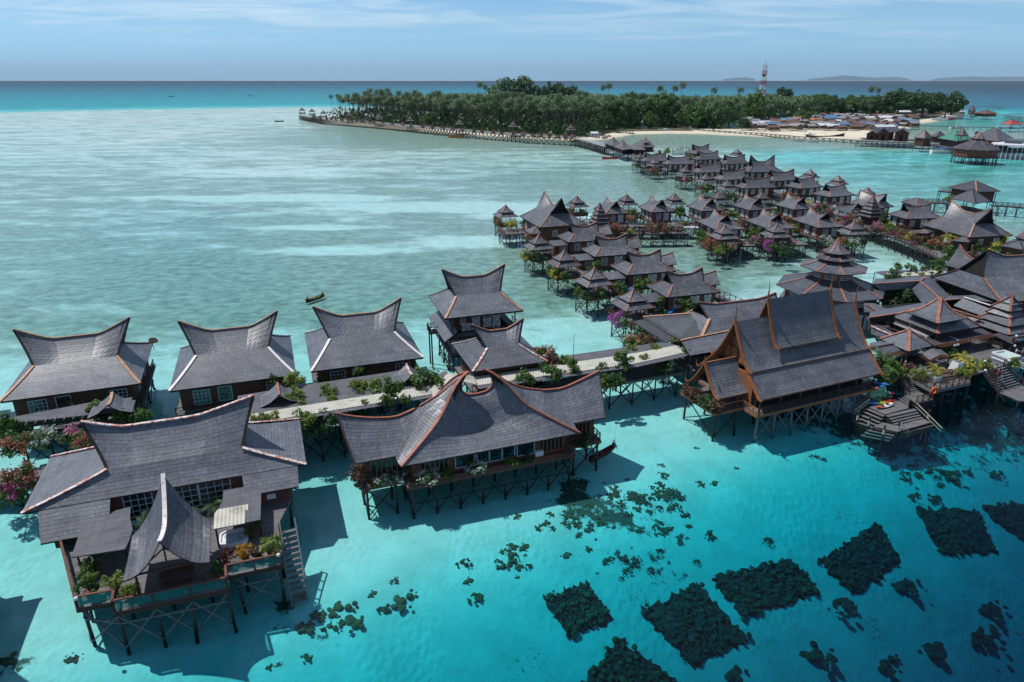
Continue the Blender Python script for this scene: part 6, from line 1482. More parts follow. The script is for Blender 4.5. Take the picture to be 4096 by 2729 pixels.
# open saddle pavilion
q = lambda a,c,z: at(3100 + .4231 * a,500 + .4231 * c,z)
t = thing('open_pavilion','open sided pavilion with a low dished saddle roof above diners','pavilion',(0,0,0)); e = [q(490,770,5.6),q(705,835,5.6)]; rg = [q(560,725,7.4),q(785,748,7.4)]; bk = [rg[0] * 2 - e[0],rg[1] * 2 - e[1]]
for p in bk: p.z = 5.6
b = MB(); us = lin(0,1,7)
def opv(E,q_,u): return lerp(lerp(E[0],E[1],u),lerp(rg[0],rg[1],u) + V3((0,0,1.2 * (2 * u - 1) ** 2 - 1.0)),q_)
b.patch([[opv(e,w_,u) for u in us] for w_ in lin(0,1,5)],0,.13,1); b.patch([[opv(bk,w_,1 - u) for u in us] for w_ in lin(0,1,5)],0,.13,1); o = b.build('roof',[SHI2,DARKW],t); strip([opv(e,1,u) for u in us],.3,o,COPPER,'ridge_cap')
for p in e + bk: stilt(t,p.x,p.y,5.6,-2.6,.12,name='post')
b = MB(); b.slab([V3((p.x,p.y,3.3)) for p in (e[0],e[1],bk[1],bk[0])],.2); b.build('deck',DECK,t)
# house with a dark gable beside the pagoda, and low roofs on the right
bungalow('bungalow with a wide dark gable turned right behind the tiered pagoda',dict(DL,l1=3.4,l2=4.4,zt=10.2,zr=9.2),108.3,207.0,-1.1,'dark',annex=False)
tq = lambda f,*pts: [f(*p) for p in pts]
def small_roof(label,pts,zr_,ridge,nm='shelter',mat=SHI2,walls=True,trim=COPPER):
 """hipped shelter over an eave polygon (px, py at z 5.6) with a ridge"""
 P = [at(*p,5.6) for p in pts]; c = sum(P,V3()) / len(P); t = thing(nm,label,'shelter',(c.x,c.y,0),0); off = V3((c.x,c.y,0)); P = [p - off for p in P]
 Q = [V3((p.x * ridge,p.y * ridge,zr_)) for p in P]; b = MB(); hps = []
 for i in range(len(P)): j = (i + 1) % len(P); b.patch([[lerp(P[i],P[j],k / 4) for k in range(5)],[lerp(Q[i],Q[j],k / 4) for k in range(5)]],0,.12,1); hp = MB(); hp.beam(P[i] + V3((0,0,.05)),Q[i] + V3((0,0,.05)),.24,.08); hps.append(hp)
 if ridge > .05: b.face(Q if (Q[1] - Q[0]).cross(Q[2] - Q[0]).z > 0 else Q[::-1])
 o = b.build('roof',[mat,DARKW],t)
 for hp in hps: hp.build('hip_trim',trim,o)
 k = MB(); k.slab([V3((p.x,p.y,3.3)) for p in P],.2); k.build('deck',DECK,t)
 if walls: k = MB(); k.hexa(*[[V3((p.x * .75,p.y * .75,z)) for p in (P if sum(P[i].x * P[(i+1) % len(P)].y - P[(i+1) % len(P)].x * P[i].y for i in range(len(P))) > 0 else P[::-1])] for z in (3.3,5.8)]); k.build('wall',BROWN,t)
 for p in P: stilt(t,p.x * .85,p.y * .85,5.7,-2.6,.12,name='post')
 return t
def fourth(a,b_,c): return (a[0] + c[0] - b_[0],a[1] + c[1] - b_[1])
f31 = lambda a,c: (3100 + .4231 * a,500 + .4231 * c)
for lab,Lp,Np,Rp,z_,rr_ in (('wide hipped roof of the lone pavilion over the open water',(1625,590),(1940,632),(2135,630),9.7,.05),('lower hipped roof in front of the lone pavilion',(1650,690),(1985,728),(2045,722),9.0,.05)):
 if 'wide' in lab: t = tiered(lab,'water_pavilion',[(f31(1625,590),f31(1905,634),f31(2135,628),7.0)],f31(1895,527),9.9,OCHRE,3.5,SHID,False,True,0,BROWN,.3)
 else: t = tiered(lab,'water_pavilion',[(f31(1648,690),f31(1900,745),f31(2045,722),5.6)],f31(1860,605),8.9,DARKW,2.6,SHID,False,False,0,BROWN,.3)
tiered('octagon like hip roof behind the brown bungalow with round bushes','pavilion',[(f31(1190,728),f31(1330,765),f31(1480,748),5.8)],f31(1330,712),7.4,COPPER,3.3,SHI2,False,True,0,BROWN,.3)
tiered('flat grey hipped roof at the right edge above the yellow shrub','pavilion',[(f31(2120,1140),f31(2354,1182),f31(2480,1120),5.2)],f31(2300,1090),6.2,DARKW,3.3,SHI2,False,True,0,BROWN,.25)
tiered('saddle topped house corner at the far right edge','pavilion',[(f31(2270,1060),f31(2420,1100),f31(2520,1050),5.8)],f31(2380,965),9.4,COPPER,3.3,SHI2,False,True,.4,BROWN,.3)
small_roof('small dark shelter roof among the palms below the big saddle hall',[f31(1675,1095),f31(1830,1110),f31(1870,1090),f31(1740,1078)],6.4,.3)
small_roof('low dark lounge roof between flower bushes on the middle deck',[f31(1330,1020),f31(1440,1028),f31(1500,1005),f31(1390,990)],6.1,.4)
# far cluster at the head of the boardwalk
f24 = lambda a,c: (2400 + .16993 * a,530 + .16993 * c)
tiered('far pavilion with a white tipped swept roof at the head of the island boardwalk','pavilion',[(f24(95,255),f24(290,315),f24(520,262),6.3)],f24(390,130),9.8,COPPER,3.5,SHI2,False,True,.4,DARKW,.3)
tiered('far pavilion with an orange swept ridge left of centre in the far cluster','pavilion',[(f24(290,325),f24(530,412),f24(780,385),6.0)],f24(535,190),10.2,COPPER,3.5,SHI2,False,True,.4,DARKW,.3)
tiered('broad low grey roof in the middle of the far cluster','pavilion',[(f24(640,345),f24(800,412),f24(1075,410),5.9)],f24(760,255),8.3,COPPER,3.5,SHI2,False,True,0,DARKW,.3)
tiered('two tiered pointed pavilion in the far cluster','pavilion',[(f24(850,265),f24(1030,350),f24(1300,335),6.2),(f24(950,235),f24(1050,243),f24(1165,238),8.4)],f24(1060,112),11.5,COPPER,3.5,SHI2,False,True,.4,DARKW,.3)
bungalow('far saddle roofed house with a dark right tip in the far cluster',dict(DL,L=6.5,W=5,l1=3.8,l2=5.2,zt=10.6,zr=9.2),96.5,362.0,.35,'dark',annex=False)
for k in range(24): p = at(*f24(1700 + 27 * k,520 + (k % 3) * 12),0); stilt(thing('bare_pole','bare poles standing in the water behind the far saddle roofs','pole',(p.x,p.y,0),0,'bare poles behind the far roofs'),0,0,RND.uniform(2.2,5.2),-2,.16,POLE,name='pole')
# -- boardwalks and decks between the rows
def kp(o,x,y): c,s = math.cos(.3),math.sin(.3); return (o[0] + c * x - s * y,o[1] + s * x + c * y)
walkway('railed boardwalk along the inner side of the lagoon side bungalows',[kp((17,162),9.5,12),kp((21.8,148),9,0),kp((26.3,133.5),9,0),kp((31,119),9,0),kp((31,119),10,-9)],2.4)
u = lambda a,c: tuple(at(1900 + .4675 * a,700 + .4675 * c,3.3)[:2])
walkway('flower boardwalk crossing the inner lagoon in front of the lone bungalow',[u(1150,500),u(1420,498),u(1815,492)],2.6)
v = lambda a,c: tuple(at(3100 + .4231 * a,500 + .4231 * c,3.3)[:2])
walkway('broad flower deck running from the pagoda towards the big houses at right',[v(800,935),v(1000,985),v(1330,1110),v(1640,1255)],5.5)
walkway('second deck behind the flower deck towards the saddle hall',[v(1050,900),v(1330,990),v(1640,1130),v(1900,1200)],6.0)
walkway('plank deck between the two lines of gable fronted bungalows',[(34,190.5),(48,190.5),(62,191.5),(76,192.5),(97,195)],3.0)
walkway('boardwalk behind the white panelled row',[(70,345),(88,312),(93,287),(96,262),(98,240),(100,205)],3.0,rail=False)
walkway('deck under the far cluster leading to the island boardwalk',[(62,390),(70,372),(92,358),(86,340)],6.0,rail=False,step=4)
walkway('long jetty from the lone pavilion to the right edge',[v(2040,750),v(2200,757),v(2600,790)],2.0,3.0)
walkway('narrow boardwalk from the lone pavilion towards the bungalows',[v(1228,712),v(1400,716),v(1640,732)],2.0,3.0)
t = walkway('small look-out platform left of the lone pavilion',[v(1550,655),v(1680,668)],3.4,4.6)
# low skirts of deck at the front of the gable-fronted houses
for i,(x,y,r_,lab) in enumerate(LF):
 t = thing('house_deck',('deck with flowers between bungalow and gazebo over the red bougainvillea','deck with flowers between bungalow and gazebo over the purple bush','deck with flowers between bungalow and white blossom gazebo')[i],'deck',(x,y,0),r_)
 deck_slab(t,5.7,11.5,-3.6,4.6,3.2); r = MB(); railing(r,[(5.7,-3.5),(11.4,-3.5)],3.2,.9,1.3); r.build('railing',BROWN,t); stilts(t,(6.2,8.5,11),(-3.2,.5,4.2),3.0,r=.11)
for i,(x,y,r_,lab) in enumerate(L_):
 t = thing('house_deck',('deck of the lone timber bungalow','deck before the bungalow right of the flower walkway','deck before the second bungalow from the flower walkway','deck before the bungalow nearest the open pavilion','deck before the small bungalow behind the pagoda')[i],'deck',(x,y,0),r_)
 deck_slab(t,4.5,9.5,-3.6,5.6,3.2); stilts(t,(5,9),(-3.2,1,5.2),3.0,r=.11)
# -- flowering shrubs on the decks
BU = [  # crop, x, y, kind, size, what it is
 ('u',190,380,'red',2.0,'red blossom left of the outermost gazebo'),('u',200,420,'red',1.5,'red blossom hanging below the outermost gazebo'),('u',420,420,'green',2.2,'green shrub between outermost gazebo and tallest hall'),
 ('u',470,535,'red',2.2,'red shrub at the near corner deck of the tallest hall'),('u',435,690,'yellow',2.4,'yellow green shrub left under the gazebo by the tallest hall'),('u',560,700,'dark',2.6,'dark green plants under the gazebo by the tallest hall'),('u',640,690,'bronze',2.2,'bronze plants at the right of the gazebo by the tallest hall'),
 ('u',700,855,'yellow',2.2,'yellow shrubs on the front of the second lagoon side gazebo'),('u',650,830,'lime',1.8,'lime shrub on the left corner of the second lagoon side gazebo'),('u',770,870,'green',1.9,'green shrub on the right front of the second lagoon side gazebo'),('u',900,985,'green',2.2,'green planter left on the third lagoon side gazebo'),('u',950,1035,'dark',2.0,'dark planter at the front corner of the third lagoon side gazebo'),('u',1080,1020,'green',2.2,'green planter at the front right of the third lagoon side gazebo'),('u',1180,1000,'bronze',1.8,'bronze planter at the right end of the third lagoon side gazebo'),
 ('u',1030,800,'green',2.6,'green bush between second gazebo and its bungalow'),('u',1250,965,'green',2.8,'green bush between third gazebo and its bungalow'),('u',1430,940,'green',3.2,'tall green bush before the bungalow with towels'),('u',1505,1070,'green',2.2,'narrow green shrub left of the nearest lagoon side bungalow'),('u',1580,1125,'green',2.8,'round green shrub at the door of the nearest lagoon side bungalow'),('u',1815,1110,'green',3.2,'big round green tree before the nearest lagoon side bungalow'),
 ('u',1230,1235,'purple',2.6,'magenta purple bougainvillea left of the nearest lagoon side gazebo'),('u',1290,1270,'white',1.8,'white blossom beneath the nearest lagoon side gazebo'),('u',1340,1300,'magenta',1.2,'small magenta blossom under the nearest lagoon side gazebo'),('u',1180,1170,'bronze',1.8,'bronze plants on the left rail of the nearest lagoon side gazebo'),
 ('u',1400,1350,'green',2.8,'green shrub under the black lean-to roof'),('u',1330,1430,'white',2.0,'white blossom left in front of the black lean-to'),('u',1390,1440,'orange',2.6,'orange bougainvillea in front of the black lean-to'),('u',1460,1430,'green',2.4,'green shrub right in front of the black lean-to'),('u',1480,1460,'bronze',2.0,'bronze shrub by the end of the covered walkway'),
 ('u',1210,470,'red',2.8,'red bougainvillea at the pagoda end of the flower boardwalk'),('u',1270,450,'bronze',2.2,'bronze bush second on the flower boardwalk'),('u',1330,485,'yellow',1.5,'small yellow plant on the flower boardwalk'),('u',1430,480,'bronze',1.7,'round olive plant on the flower boardwalk'),('u',1530,470,'magenta',2.0,'magenta bush in the middle of the flower boardwalk'),('u',1590,430,'bronze',2.4,'rust coloured bush behind the flower boardwalk'),('u',1635,475,'red',1.9,'red bush right of the middle of the flower boardwalk'),('u',1690,435,'white',1.8,'white and orange bush near the right end of the flower boardwalk'),('u',1735,470,'pink',1.4,'small pink plant on the right end of the flower boardwalk'),('u',1800,420,'lime',1.7,'lime bush at the corner of the flower boardwalk'),('u',1490,440,'orange',1.8,'orange bush below the maroon wall'),
 ('u',1320,370,'pink',2.0,'pink bush in the gap left of the lone bungalow'),('u',1365,385,'orange',2.0,'orange bush left of the lone bungalow'),('u',1320,330,'green',3.0,'green shrubs under the far gazebo left of the lone bungalow'),('u',1390,345,'dark',2.4,'dark shrub against the lone bungalow'),('u',1760,320,'green',3.2,'green mound right of the lone bungalow'),('u',820,315,'red',2.4,'red plant behind the tallest hall'),('u',930,320,'green',2.2,'green plant under the far gazebo behind the tallest hall'),('u',1200,430,'orange',1.6,'orange plant beside the pagoda'),
 ('u',1960,575,'orange',2.4,'orange bougainvillea left under the red flower gazebo'),('u',2020,605,'red',2.8,'red bougainvillea in front of the inner lagoon gazebo'),('u',2090,640,'lime',2.2,'lime plant in front of the inner lagoon gazebo'),('u',2140,625,'green',2.0,'green plant between lime and pink on the gazebo front'),('u',2200,625,'pink',2.0,'mauve plant at the right front of the inner lagoon gazebo'),('u',2270,580,'bronze',2.0,'bronze plants at the right corner of the inner lagoon gazebo'),('u',1970,520,'green',3.0,'tall green bush left of the inner lagoon gazebo'),('u',1910,480,'dark',2.4,'dark bush at the end of the flower boardwalk by the laundry'),('u',1905,420,'red',1.9,'red bush behind the laundry'),
 ('m',1310,985,'pink',2.0,'dusty pink bush left of the purple bush gazebo'),('m',1395,1005,'bronze',2.0,'bronze bush left front of the purple bush gazebo'),('m',1455,1035,'purple',2.6,'bright purple bush in front of the inner lagoon gazebo'),('m',1530,1040,'dark',2.2,'dark plants trailing at the front of the purple bush gazebo'),('m',1600,1080,'dark',2.8,'green creeper hanging over the water from the purple bush gazebo'),('m',1640,1010,'pink',1.9,'pale pink plant right of the purple bush gazebo'),('m',1330,920,'green',3.4,'tall green bush between the two inner lagoon gazebos'),('m',1270,890,'bronze',2.2,'rust bush right of the red flower gazebo'),('m',1665,880,'lime',2.6,'yellow green bush against the long bungalow'),('m',1620,820,'red',2.2,'red plants on the deck behind the purple bush gazebo'),('m',1210,840,'red',2.0,'red plants between the long bungalows'),('m',1070,770,'red',1.8,'red plants beside the long bungalow gable'),('m',1130,760,'green',2.6,'green bush between the far bungalows'),('m',1530,745,'green',2.4,'green bush in front of the far gable bungalow'),('m',1480,735,'red',1.6,'red plant left of the far gable bungalow'),
 ('m',1940,985,'white',2.6,'white blossom bush left of the right hand gazebo'),('m',2080,1000,'orange',2.2,'orange blossom on the left front of the right hand gazebo'),('m',2170,1010,'white',2.6,'white blossom on the middle of the right hand gazebo front'),('m',2240,1005,'dark',2.6,'green creeper on the right front of the right hand gazebo'),
 ('r',85,905,'red',2.0,'rust red plant beside the long right hand bungalow'),('r',405,790,'magenta',2.4,'magenta bush left of the open pavilion'),('r',510,830,'magenta',2.6,'tall magenta bush at the open pavilion corner'),('r',470,770,'red',2.0,'red bush behind the open pavilion'),('r',640,910,'magenta',3.0,'magenta hedge in front of the open pavilion, left half'),('r',710,895,'red',2.6,'red hedge in front of the open pavilion, right half'),('r',600,930,'pink',2.0,'pink hedge end in front of the open pavilion'),('r',800,925,'orange',1.8,'orange plant at the foot of the pagoda'),('r',100,670,'orange',2.0,'orange plant behind the far gable house'),('r',850,870,'dark',1.8,'dark plant against the pagoda wall'),
 ('r',945,965,'pink',2.6,'mauve pink bush at the left end of the flower deck'),('r',1000,975,'pink',2.2,'pale pink bush second on the flower deck'),('r',1060,960,'lime',3.0,'tall yellow green bush on the flower deck'),('r',1105,1005,'magenta',2.2,'deep magenta bush on the flower deck'),('r',1060,880,'dark',3.6,'left of the two round dark bushes'),('r',1135,885,'dark',3.4,'right of the two round dark bushes'),('r',1190,1045,'red',2.2,'dusty red bush in the middle of the flower deck'),('r',1265,1060,'yellow',2.2,'yellow orange bush in the middle of the flower deck'),('r',1360,1080,'bronze',3.6,'large pale grey green bush on the flower deck'),('r',1210,915,'red',2.4,'red bougainvillea over the lounge on the flower deck'),('r',1270,945,'red',2.2,'red bougainvillea right of the lounge'),('r',1485,1130,'red',2.6,'coral red round bush, left of a pair'),('r',1570,1150,'red',2.4,'coral red round bush, right of a pair'),('r',1640,1210,'green',3.0,'green bush at the lower end of the flower deck'),('r',1600,1080,'green',2.2,'green plants at the foot of the gold palms'),('r',1880,1120,'lime',2.2,'lime plant under the big saddle hall'),('r',1920,1150,'green',2.4,'green plant under the big saddle hall'),('r',2090,1160,'yellow',2.6,'yellow shrub by the grey hipped roof'),('r',2060,1140,'magenta',1.6,'magenta plant by the grey hipped roof'),('r',1540,1030,'yellow',2.2,'yellow leaved plant under the big saddle hall'),('r',1890,1235,'bronze',2.2,'bronze plants behind the swept hall ridge'),('r',1650,690,'lime',2.4,'lime plant at the lone pavilion'),('r',450,770,'green',2.0,'green plant behind the magenta bush'),('r',2200,1270,'green',2.4,'green planting between big house roofs at right'),
 ('m',580,220,'lime',3.0,'lime bush in front of the far cluster house'),('m',500,240,'dark',3.0,'dark bush in front of the far cluster'),('m',770,280,'lime',3.4,'lime tree between far saddle roofs'),('m',470,395,'red',3.0,'red and orange flowers under the second far gazebo'),('m',330,345,'green',2.6,'green plants under the farthest gazebo'),('m',920,545,'green',3.0,'green bush beside the white panelled house'),('m',740,470,'pink',2.4,'pink plants under the third far gazebo'),('m',660,455,'orange',1.8,'orange plant left of the third far gazebo'),('m',1100,620,'dark',2.6,'dark bush below the white panelled house'),('m',1150,625,'bronze',2.2,'bronze bush below the white panelled house'),('m',1580,610,'red',2.4,'red bush beside the gable bungalow'),('m',820,360,'pink',2.4,'pink bush between white panelled houses'),('m',1630,600,'orange',1.8,'orange plant beyond the gable bungalow'),('m',1690,655,'dark',2.4,'dark bush behind the gable bungalow'),('m',280,770,'green',2.6,'green bush right of the small gable bungalow')]
fcr = {'u': (1900,700,.4675),'m': (2400,500,.4673),'r': (3100,500,.4231)}
for f_,a,c,kind,s,lab in BU:
 o = fcr[f_]; p = at(o[0] + o[2] * a,o[1] + o[2] * c,3.3 + .38 * s); p.z = 3.3 + .05; bush(lab,kind,p,s * .92)
for lab,a,c,h_,s in (('golden palm left of a pair under the big saddle hall',1645,1060,2.2,1.1),('golden palm right of a pair under the big saddle hall',1745,1075,2.0,1.1),('yellow palm at the far right corner of the big saddle hall',2160,1065,2.6,1.1),('yellow palm beside the far gable house',310,730,2.2,1.0)):
 p = at(*f31(a,c),3.3 + h_); palm(lab,p.x,p.y,3.3,h_,'gold',s,.04,1.0,None,'golden_palm')
p = at(1900 + .4675 * 310,700 + .4675 * 415,5.2); palm('golden palm between the outermost gazebo and the tallest hall',p.x,p.y,3.3,1.9,'gold',1.3,.05,2,None,'golden_palm')
# climbing plants on the covered walkways and gardens
WK = [('w',270,945,'green',1.6,'leafy climber under the right eave of the white trimmed bungalow'),('w',500,950,'lime',2.6,'yellow green climber at the right corner of the white trimmed bungalow'),('w',510,1120,'lime',2.2,'yellow climber right of the gate below the white trimmed bungalow'),('w',915,1065,'lime',2.0,'yellow climber standing alone on the walkway slats'),('w',1265,990,'lime',2.4,'yellow climber in the middle of the walkway slats'),('w',1480,975,'lime',1.7,'yellow climber left of the pink trimmed bungalow gate'),('w',960,1150,'lime',1.1,'small climber near the pale strip'),('w',620,1200,'lime',.9,'tiny climber at the left of the pale strip'),('w',1290,1075,'lime',1.0,'tiny climber below the middle yellow one'),('w',1670,1120,'green',4.2,'large airy green bush growing over the pale strip'),('w',2100,930,'green',3.8,'large green bush at the elbow of the walkway'),('w',860,930,'green',2.2,'dark green hedge left in the garden of the pink trimmed bungalow'),('w',950,900,'green',2.6,'green hedge second in the garden of the pink trimmed bungalow'),('w',1100,890,'green',3.0,'green hedge in the middle of the garden of the pink trimmed bungalow'),('w',1230,870,'green',2.8,'green hedge right of the middle of that garden'),('w',1330,860,'green',2.6,'bright hedge at the right of that garden'),('w',1500,840,'dark',2.4,'dark creeper on the wall of the pink trimmed bungalow'),('w',1620,800,'dark',2.0,'dark creeper near the gate of the pink trimmed bungalow'),('w',640,1370,'lime',2.4,'yellow climber at the right end of the front villa roof'),('w',965,1310,'lime',1.8,'yellow climber hanging under the walkway edge'),('w',110,1420,'lime',2.0,'yellow climber left behind the front villa ridge'),('w',275,1390,'lime',1.7,'yellow climber right behind the front villa ridge'),('w',690,1500,'dark',2.8,'dark foliage hanging below the walkway'),('w',880,1430,'dark',3.2,'dark foliage under the walkway beside the horned villa'),('w',1300,1330,'dark',2.2,'dark foliage below the rafters behind the horned villa'),('w',1340,1205,'lime',.9,'tiny climber on the lower strip'),('w',1910,890,'magenta',.9,'magenta flower on the gate of the pink trimmed bungalow'),
 ('x',330,150,'green',1.4,'green climber at the upper edge of the walkway by the horns'),('x',1530,200,'green',2.8,'green climber left on the eastern walkway roof'),('x',1740,160,'green',2.8,'green climber in the middle of the eastern walkway roof'),('x',1880,130,'green',2.6,'green climber right of the middle of the eastern walkway roof'),('x',1650,105,'green',2.0,'green climber on the back edge of the eastern walkway'),('x',1320,140,'green',1.8,'green climber beside the right horn'),('x',2240,80,'green',3.0,'large green climber near the right wing tip'),('x',2130,240,'green',2.4,'green climber hanging beside the right wing tip'),('x',1820,80,'green',1.6,'small climber on the back edge of the walkway'),('x',2090,120,'green',1.4,'small climber near the dark panel of the walkway'),('x',1690,50,'red',2.8,'red bougainvillea behind the small saddle house'),('x',1740,75,'magenta',2.0,'magenta bougainvillea behind the walkway'),('x',1640,30,'red',2.2,'dark red bougainvillea against the small saddle house'),('x',1840,75,'lime',1.7,'lime climber by the thin mast'),('x',2200,230,'dark',2.8,'dark hanging foliage under the walkway right of the horned villa'),
 ('b',30,830,'green',2.0,'hanging climber on the near side of the walkway before the hall'),('b',50,710,'lime',1.4,'yellow climber at the back of the walkway end'),('b',220,700,'lime',1.6,'yellow climber on the back edge near the black lean-to'),('b',360,660,'lime',1.4,'yellow climber at the corner of the black lean-to'),('b',445,725,'lime',1.6,'yellow climber at the end post of the walkway'),('b',140,780,'lime',1.3,'yellow climber on the front edge of the walkway end'),('b',300,850,'dark',2.2,'dark climber hanging on the walkway posts'),('b',170,640,'bronze',2.4,'bronze shrub behind the walkway end'),
 ('f',700,700,'green',2.6,'bright green tree by the porch of the leftmost bungalow'),('f',540,730,'green',1.8,'low green creeper on the porch of the leftmost bungalow'),('f',690,820,'green',2.8,'green climber at the porch gate of the leftmost bungalow'),('f',880,860,'green',2.4,'green climber right of the porch gate'),('f',1000,850,'green',2.6,'green climber on the bare rafters right of the porch'),('f',60,940,'green',3.4,'tall green shrub at the left end of the porch'),('f',130,1050,'orange',2.4,'orange bougainvillea at the left end of the porch deck'),('f',60,1080,'red',2.2,'coral bougainvillea hanging at the far left'),('f',320,1000,'white',2.4,'white blossom on the front of the porch deck'),('f',520,990,'pink',2.4,'mauve blossom right on the front of the porch deck'),('f',630,1030,'red',2.6,'red bougainvillea at the end of the porch behind the villa roof'),('f',600,1090,'magenta',1.8,'magenta blossom low behind the villa roof'),('f',160,960,'dark',2.4,'dark plants under the porch roof'),('f',30,1330,'magenta',2.8,'deep magenta bougainvillea at the left edge'),('f',60,1400,'magenta',2.6,'lower deep magenta bougainvillea at the left edge'),('f',160,1310,'red',3.2,'orange red bougainvillea left of the front villa'),('f',2120,570,'lime',1.8,'yellow plant at the right corner of the white trimmed bungalow')]
fw_ = {'w': (1000,1200,.34,5.6),'x': (1250,1400,.5523,5.6),'b': (2500,1000,.5523,5.5),'f': (0,1200,.5523,4.2)}
for f_,a,c,kind,s,lab in WK:
 o = fw_[f_]; z = o[3]
 if kind == 'dark' or 'hedge' in lab or 'hanging' in lab: z = 4.0
 if 'left edge' in lab or 'left of the front villa' in lab: z = 2.6
 p = at(o[0] + o[2] * a,o[1] + o[2] * c,z + .2 * s); p.z -= .3 * s; bush(lab,kind,p,s * .8)
# little deck and railing under the left-edge bougainvillea, boardwalk with a walker behind
walkway('weathered boardwalk behind the magenta bougainvillea at the left edge',[tuple(at(-60,1925,2.2)[:2]),tuple(at(200,1880,2.2)[:2]),tuple(at(330,1850,2.2)[:2])],2.2,2.2,rail=False)
t = thing('flower_stand','rough pole frame carrying the bougainvillea at the left edge','planter',at(60,1990,0)); deck_slab(t,-3,2.6,-1.2,1.4,2.0); stilts(t,(-2.6,2.2),(-1,1.2),1.9)
# -- the island
shore = [(1285,483),(1345,495),(1460,506),(1600,517),(1750,531),(1900,543),(2050,552),(2200,560),(2330,567),(2440,556),(2535,538),(2700,536),(2800,537),(2900,542),(3050,548),(3200,557),(3320,560),(3435,560),(3560,548),(3640,515),(3668,499),(3734,488),(3790,480),(3840,466),(3856,450),(3830,441)]
SH = [at(*p,0.0) for p in shore]
SH += [V3(p) for p in ((470,1010,0),(330,1040,0),(150,1030,0),(0,985,0),(-110,930,0),(-185,860,0),(-222,780,0))]
def ring_off(P,d):
 n = len(P); out = []
 for i in range(n):
  a,c = P[i-1],P[(i+1) % n]; t_ = (c - a); t_.z = 0; t_.normalize(); out.append(P[i] + V3((-t_.y,t_.x,0)) * d)
 return out
area = sum(SH[i].x * SH[(i+1) % len(SH)].y - SH[(i+1) % len(SH)].x * SH[i].y for i in range(len(SH)))
sg = 1 if area > 0 else -1
b = MB(); rings = [[p + V3((0,0,z)) for p in ring_off(SH,sg * d)] for d,z in ((-14,-2.2),(0,.05),(8,.9),(18,1.5))]
for A_,B_ in zip(rings,rings[1:]):
 for i in range(len(SH)): j = (i + 1) % len(SH); q_ = [A_[i],A_[j],B_[j],B_[i]]; b.face(q_ if sg > 0 else q_[::-1])
b.face(rings[-1] if sg > 0 else rings[-1][::-1])
m,nd,mth,mix,ramp,mapr,noise,mapping = newmat('beach_sand'); tc = nd('ShaderNodeTexCoord'); ob = tc.outputs['Object']
n1 = noise(ob,.05,6,.6); n2 = noise(ob,.6,4); yy = nd('ShaderNodeSeparateXYZ',ins={0: ob}).outputs[2]
wet = mapr(yy,.1,.7,1,0); c = mix(mapr(n1,.35,.65),(.56,.5,.38),(.72,.66,.52)); c = mix(mth('MULTIPLY',mapr(n2,.55,.75),.35),c,(.3,.26,.18)); c = mix(mth('MULTIPLY',wet,.5),c,(.3,.27,.2)); sx_ = nd('ShaderNodeSeparateXYZ',ins={0: ob}); inl = mth('MULTIPLY',mth('GREATER_THAN',yy,1.3),mth('MAXIMUM',mth('LESS_THAN',sx_.outputs[0],150.0),mth('GREATER_THAN',sx_.outputs[1],690.0))); c = mix(mth('MULTIPLY',inl,mapr(n2,.3,.5,.75,1.0)),c,(.07,.075,.035))
bsdf_out(nd,c,.9,None,.15)
tag(b.build('beach',m),kind='structure',label='pale sandy island ground')
def inside(x,y,P):
 r_ = False
 for i in range(len(P)):
  a,c = P[i],P[i-1]
  if (a.y > y) != (c.y > y) and x < (c.x - a.x) * (y - a.y) / (c.y - a.y) + a.x: r_ = not r_
 return r_
INN = [V3((p.x,p.y,0)) for p in ring_off(SH,sg * 24)]
def front_y(x):
 """nearest shore distance along y at this x"""
 ys_ = []
 for i in range(len(SH)):
  a,c = SH[i],SH[i-1]
  if (a.x > x) != (c.x > x): ys_.append(a.y + (c.y - a.y) * (x - a.x) / (c.x - a.x))
 return min(ys_) if ys_ else 600
rt = random.Random(5)
_tree = {}
def tree_src(v):
 if v in _tree: return _tree[v]
 r_ = random.Random(70 + v * 9); f = MB(); n = 1900
 ell = ((7.5,7.5,5.2),(6.2,6.2,6.2),(8.5,8.0,3.6),(6.8,7.2,5.0))[v]
 leaf_cloud(f,r_,n,.8,ell,0,-.6,30,(0,0,0),.35); o = f.build('crown',(LEAFD,LEAF,LEAFD,LEAF)[v]); a = o.data; bpy.data.objects.remove(o)
 k = MB(); k.tube((0,0,-9),(.2,.1,-1),.45,.28,7)
 for q in range(6):
  an = q * 1.05; k.tube((.15,.1,-2.2 + .3 * q),(3.6 * math.cos(an),3.6 * math.sin(an),1 + .5 * q),.18,.06,5)
 o = k.build('trunk',BARK); c_ = o.data; bpy.data.objects.remove(o); _tree[v] = (a,c_); return _tree[v]
def tree(label,x,y,v,s,zc,group=None,sz=None):
 t = thing('broadleaf_tree',label,'tree',(x,y,zc),rt.uniform(0,6.28),group); t.scale = (s,s,s * (sz or 1))
 a,c_ = tree_src(v); put('crown',a,t); put('trunk',c_,t); return t
_pp = []
def palm_proto(h,lean,az,v):
 t = thing('coconut_palm','p','palm',(0,0,0)); b = MB(); pts = [V3((lean * h * math.cos(az) * (k / 5) ** 1.8,lean * h * math.sin(az) * (k / 5) ** 1.8,h * k / 5)) for k in range(6)]
 for k in range(5): b.tube(pts[k],pts[k+1],.24 - .02 * k,.22 - .02 * k,5,caps=False)
 b.build('trunk',BARK,t); put('fronds',palm_src(v,'tall'),t,pts[-1],v); return t
PG = 'coconut palms of the island grove'; PL_ = 'tall coconut palm in the dense grove on the island'
cnt = 0; protos = [palm_proto(21,.08,i,i % 4) for i in range(4)] + [palm_proto(26,.1,i * 1.7,i % 4) for i in range(4)]
used_p = set()
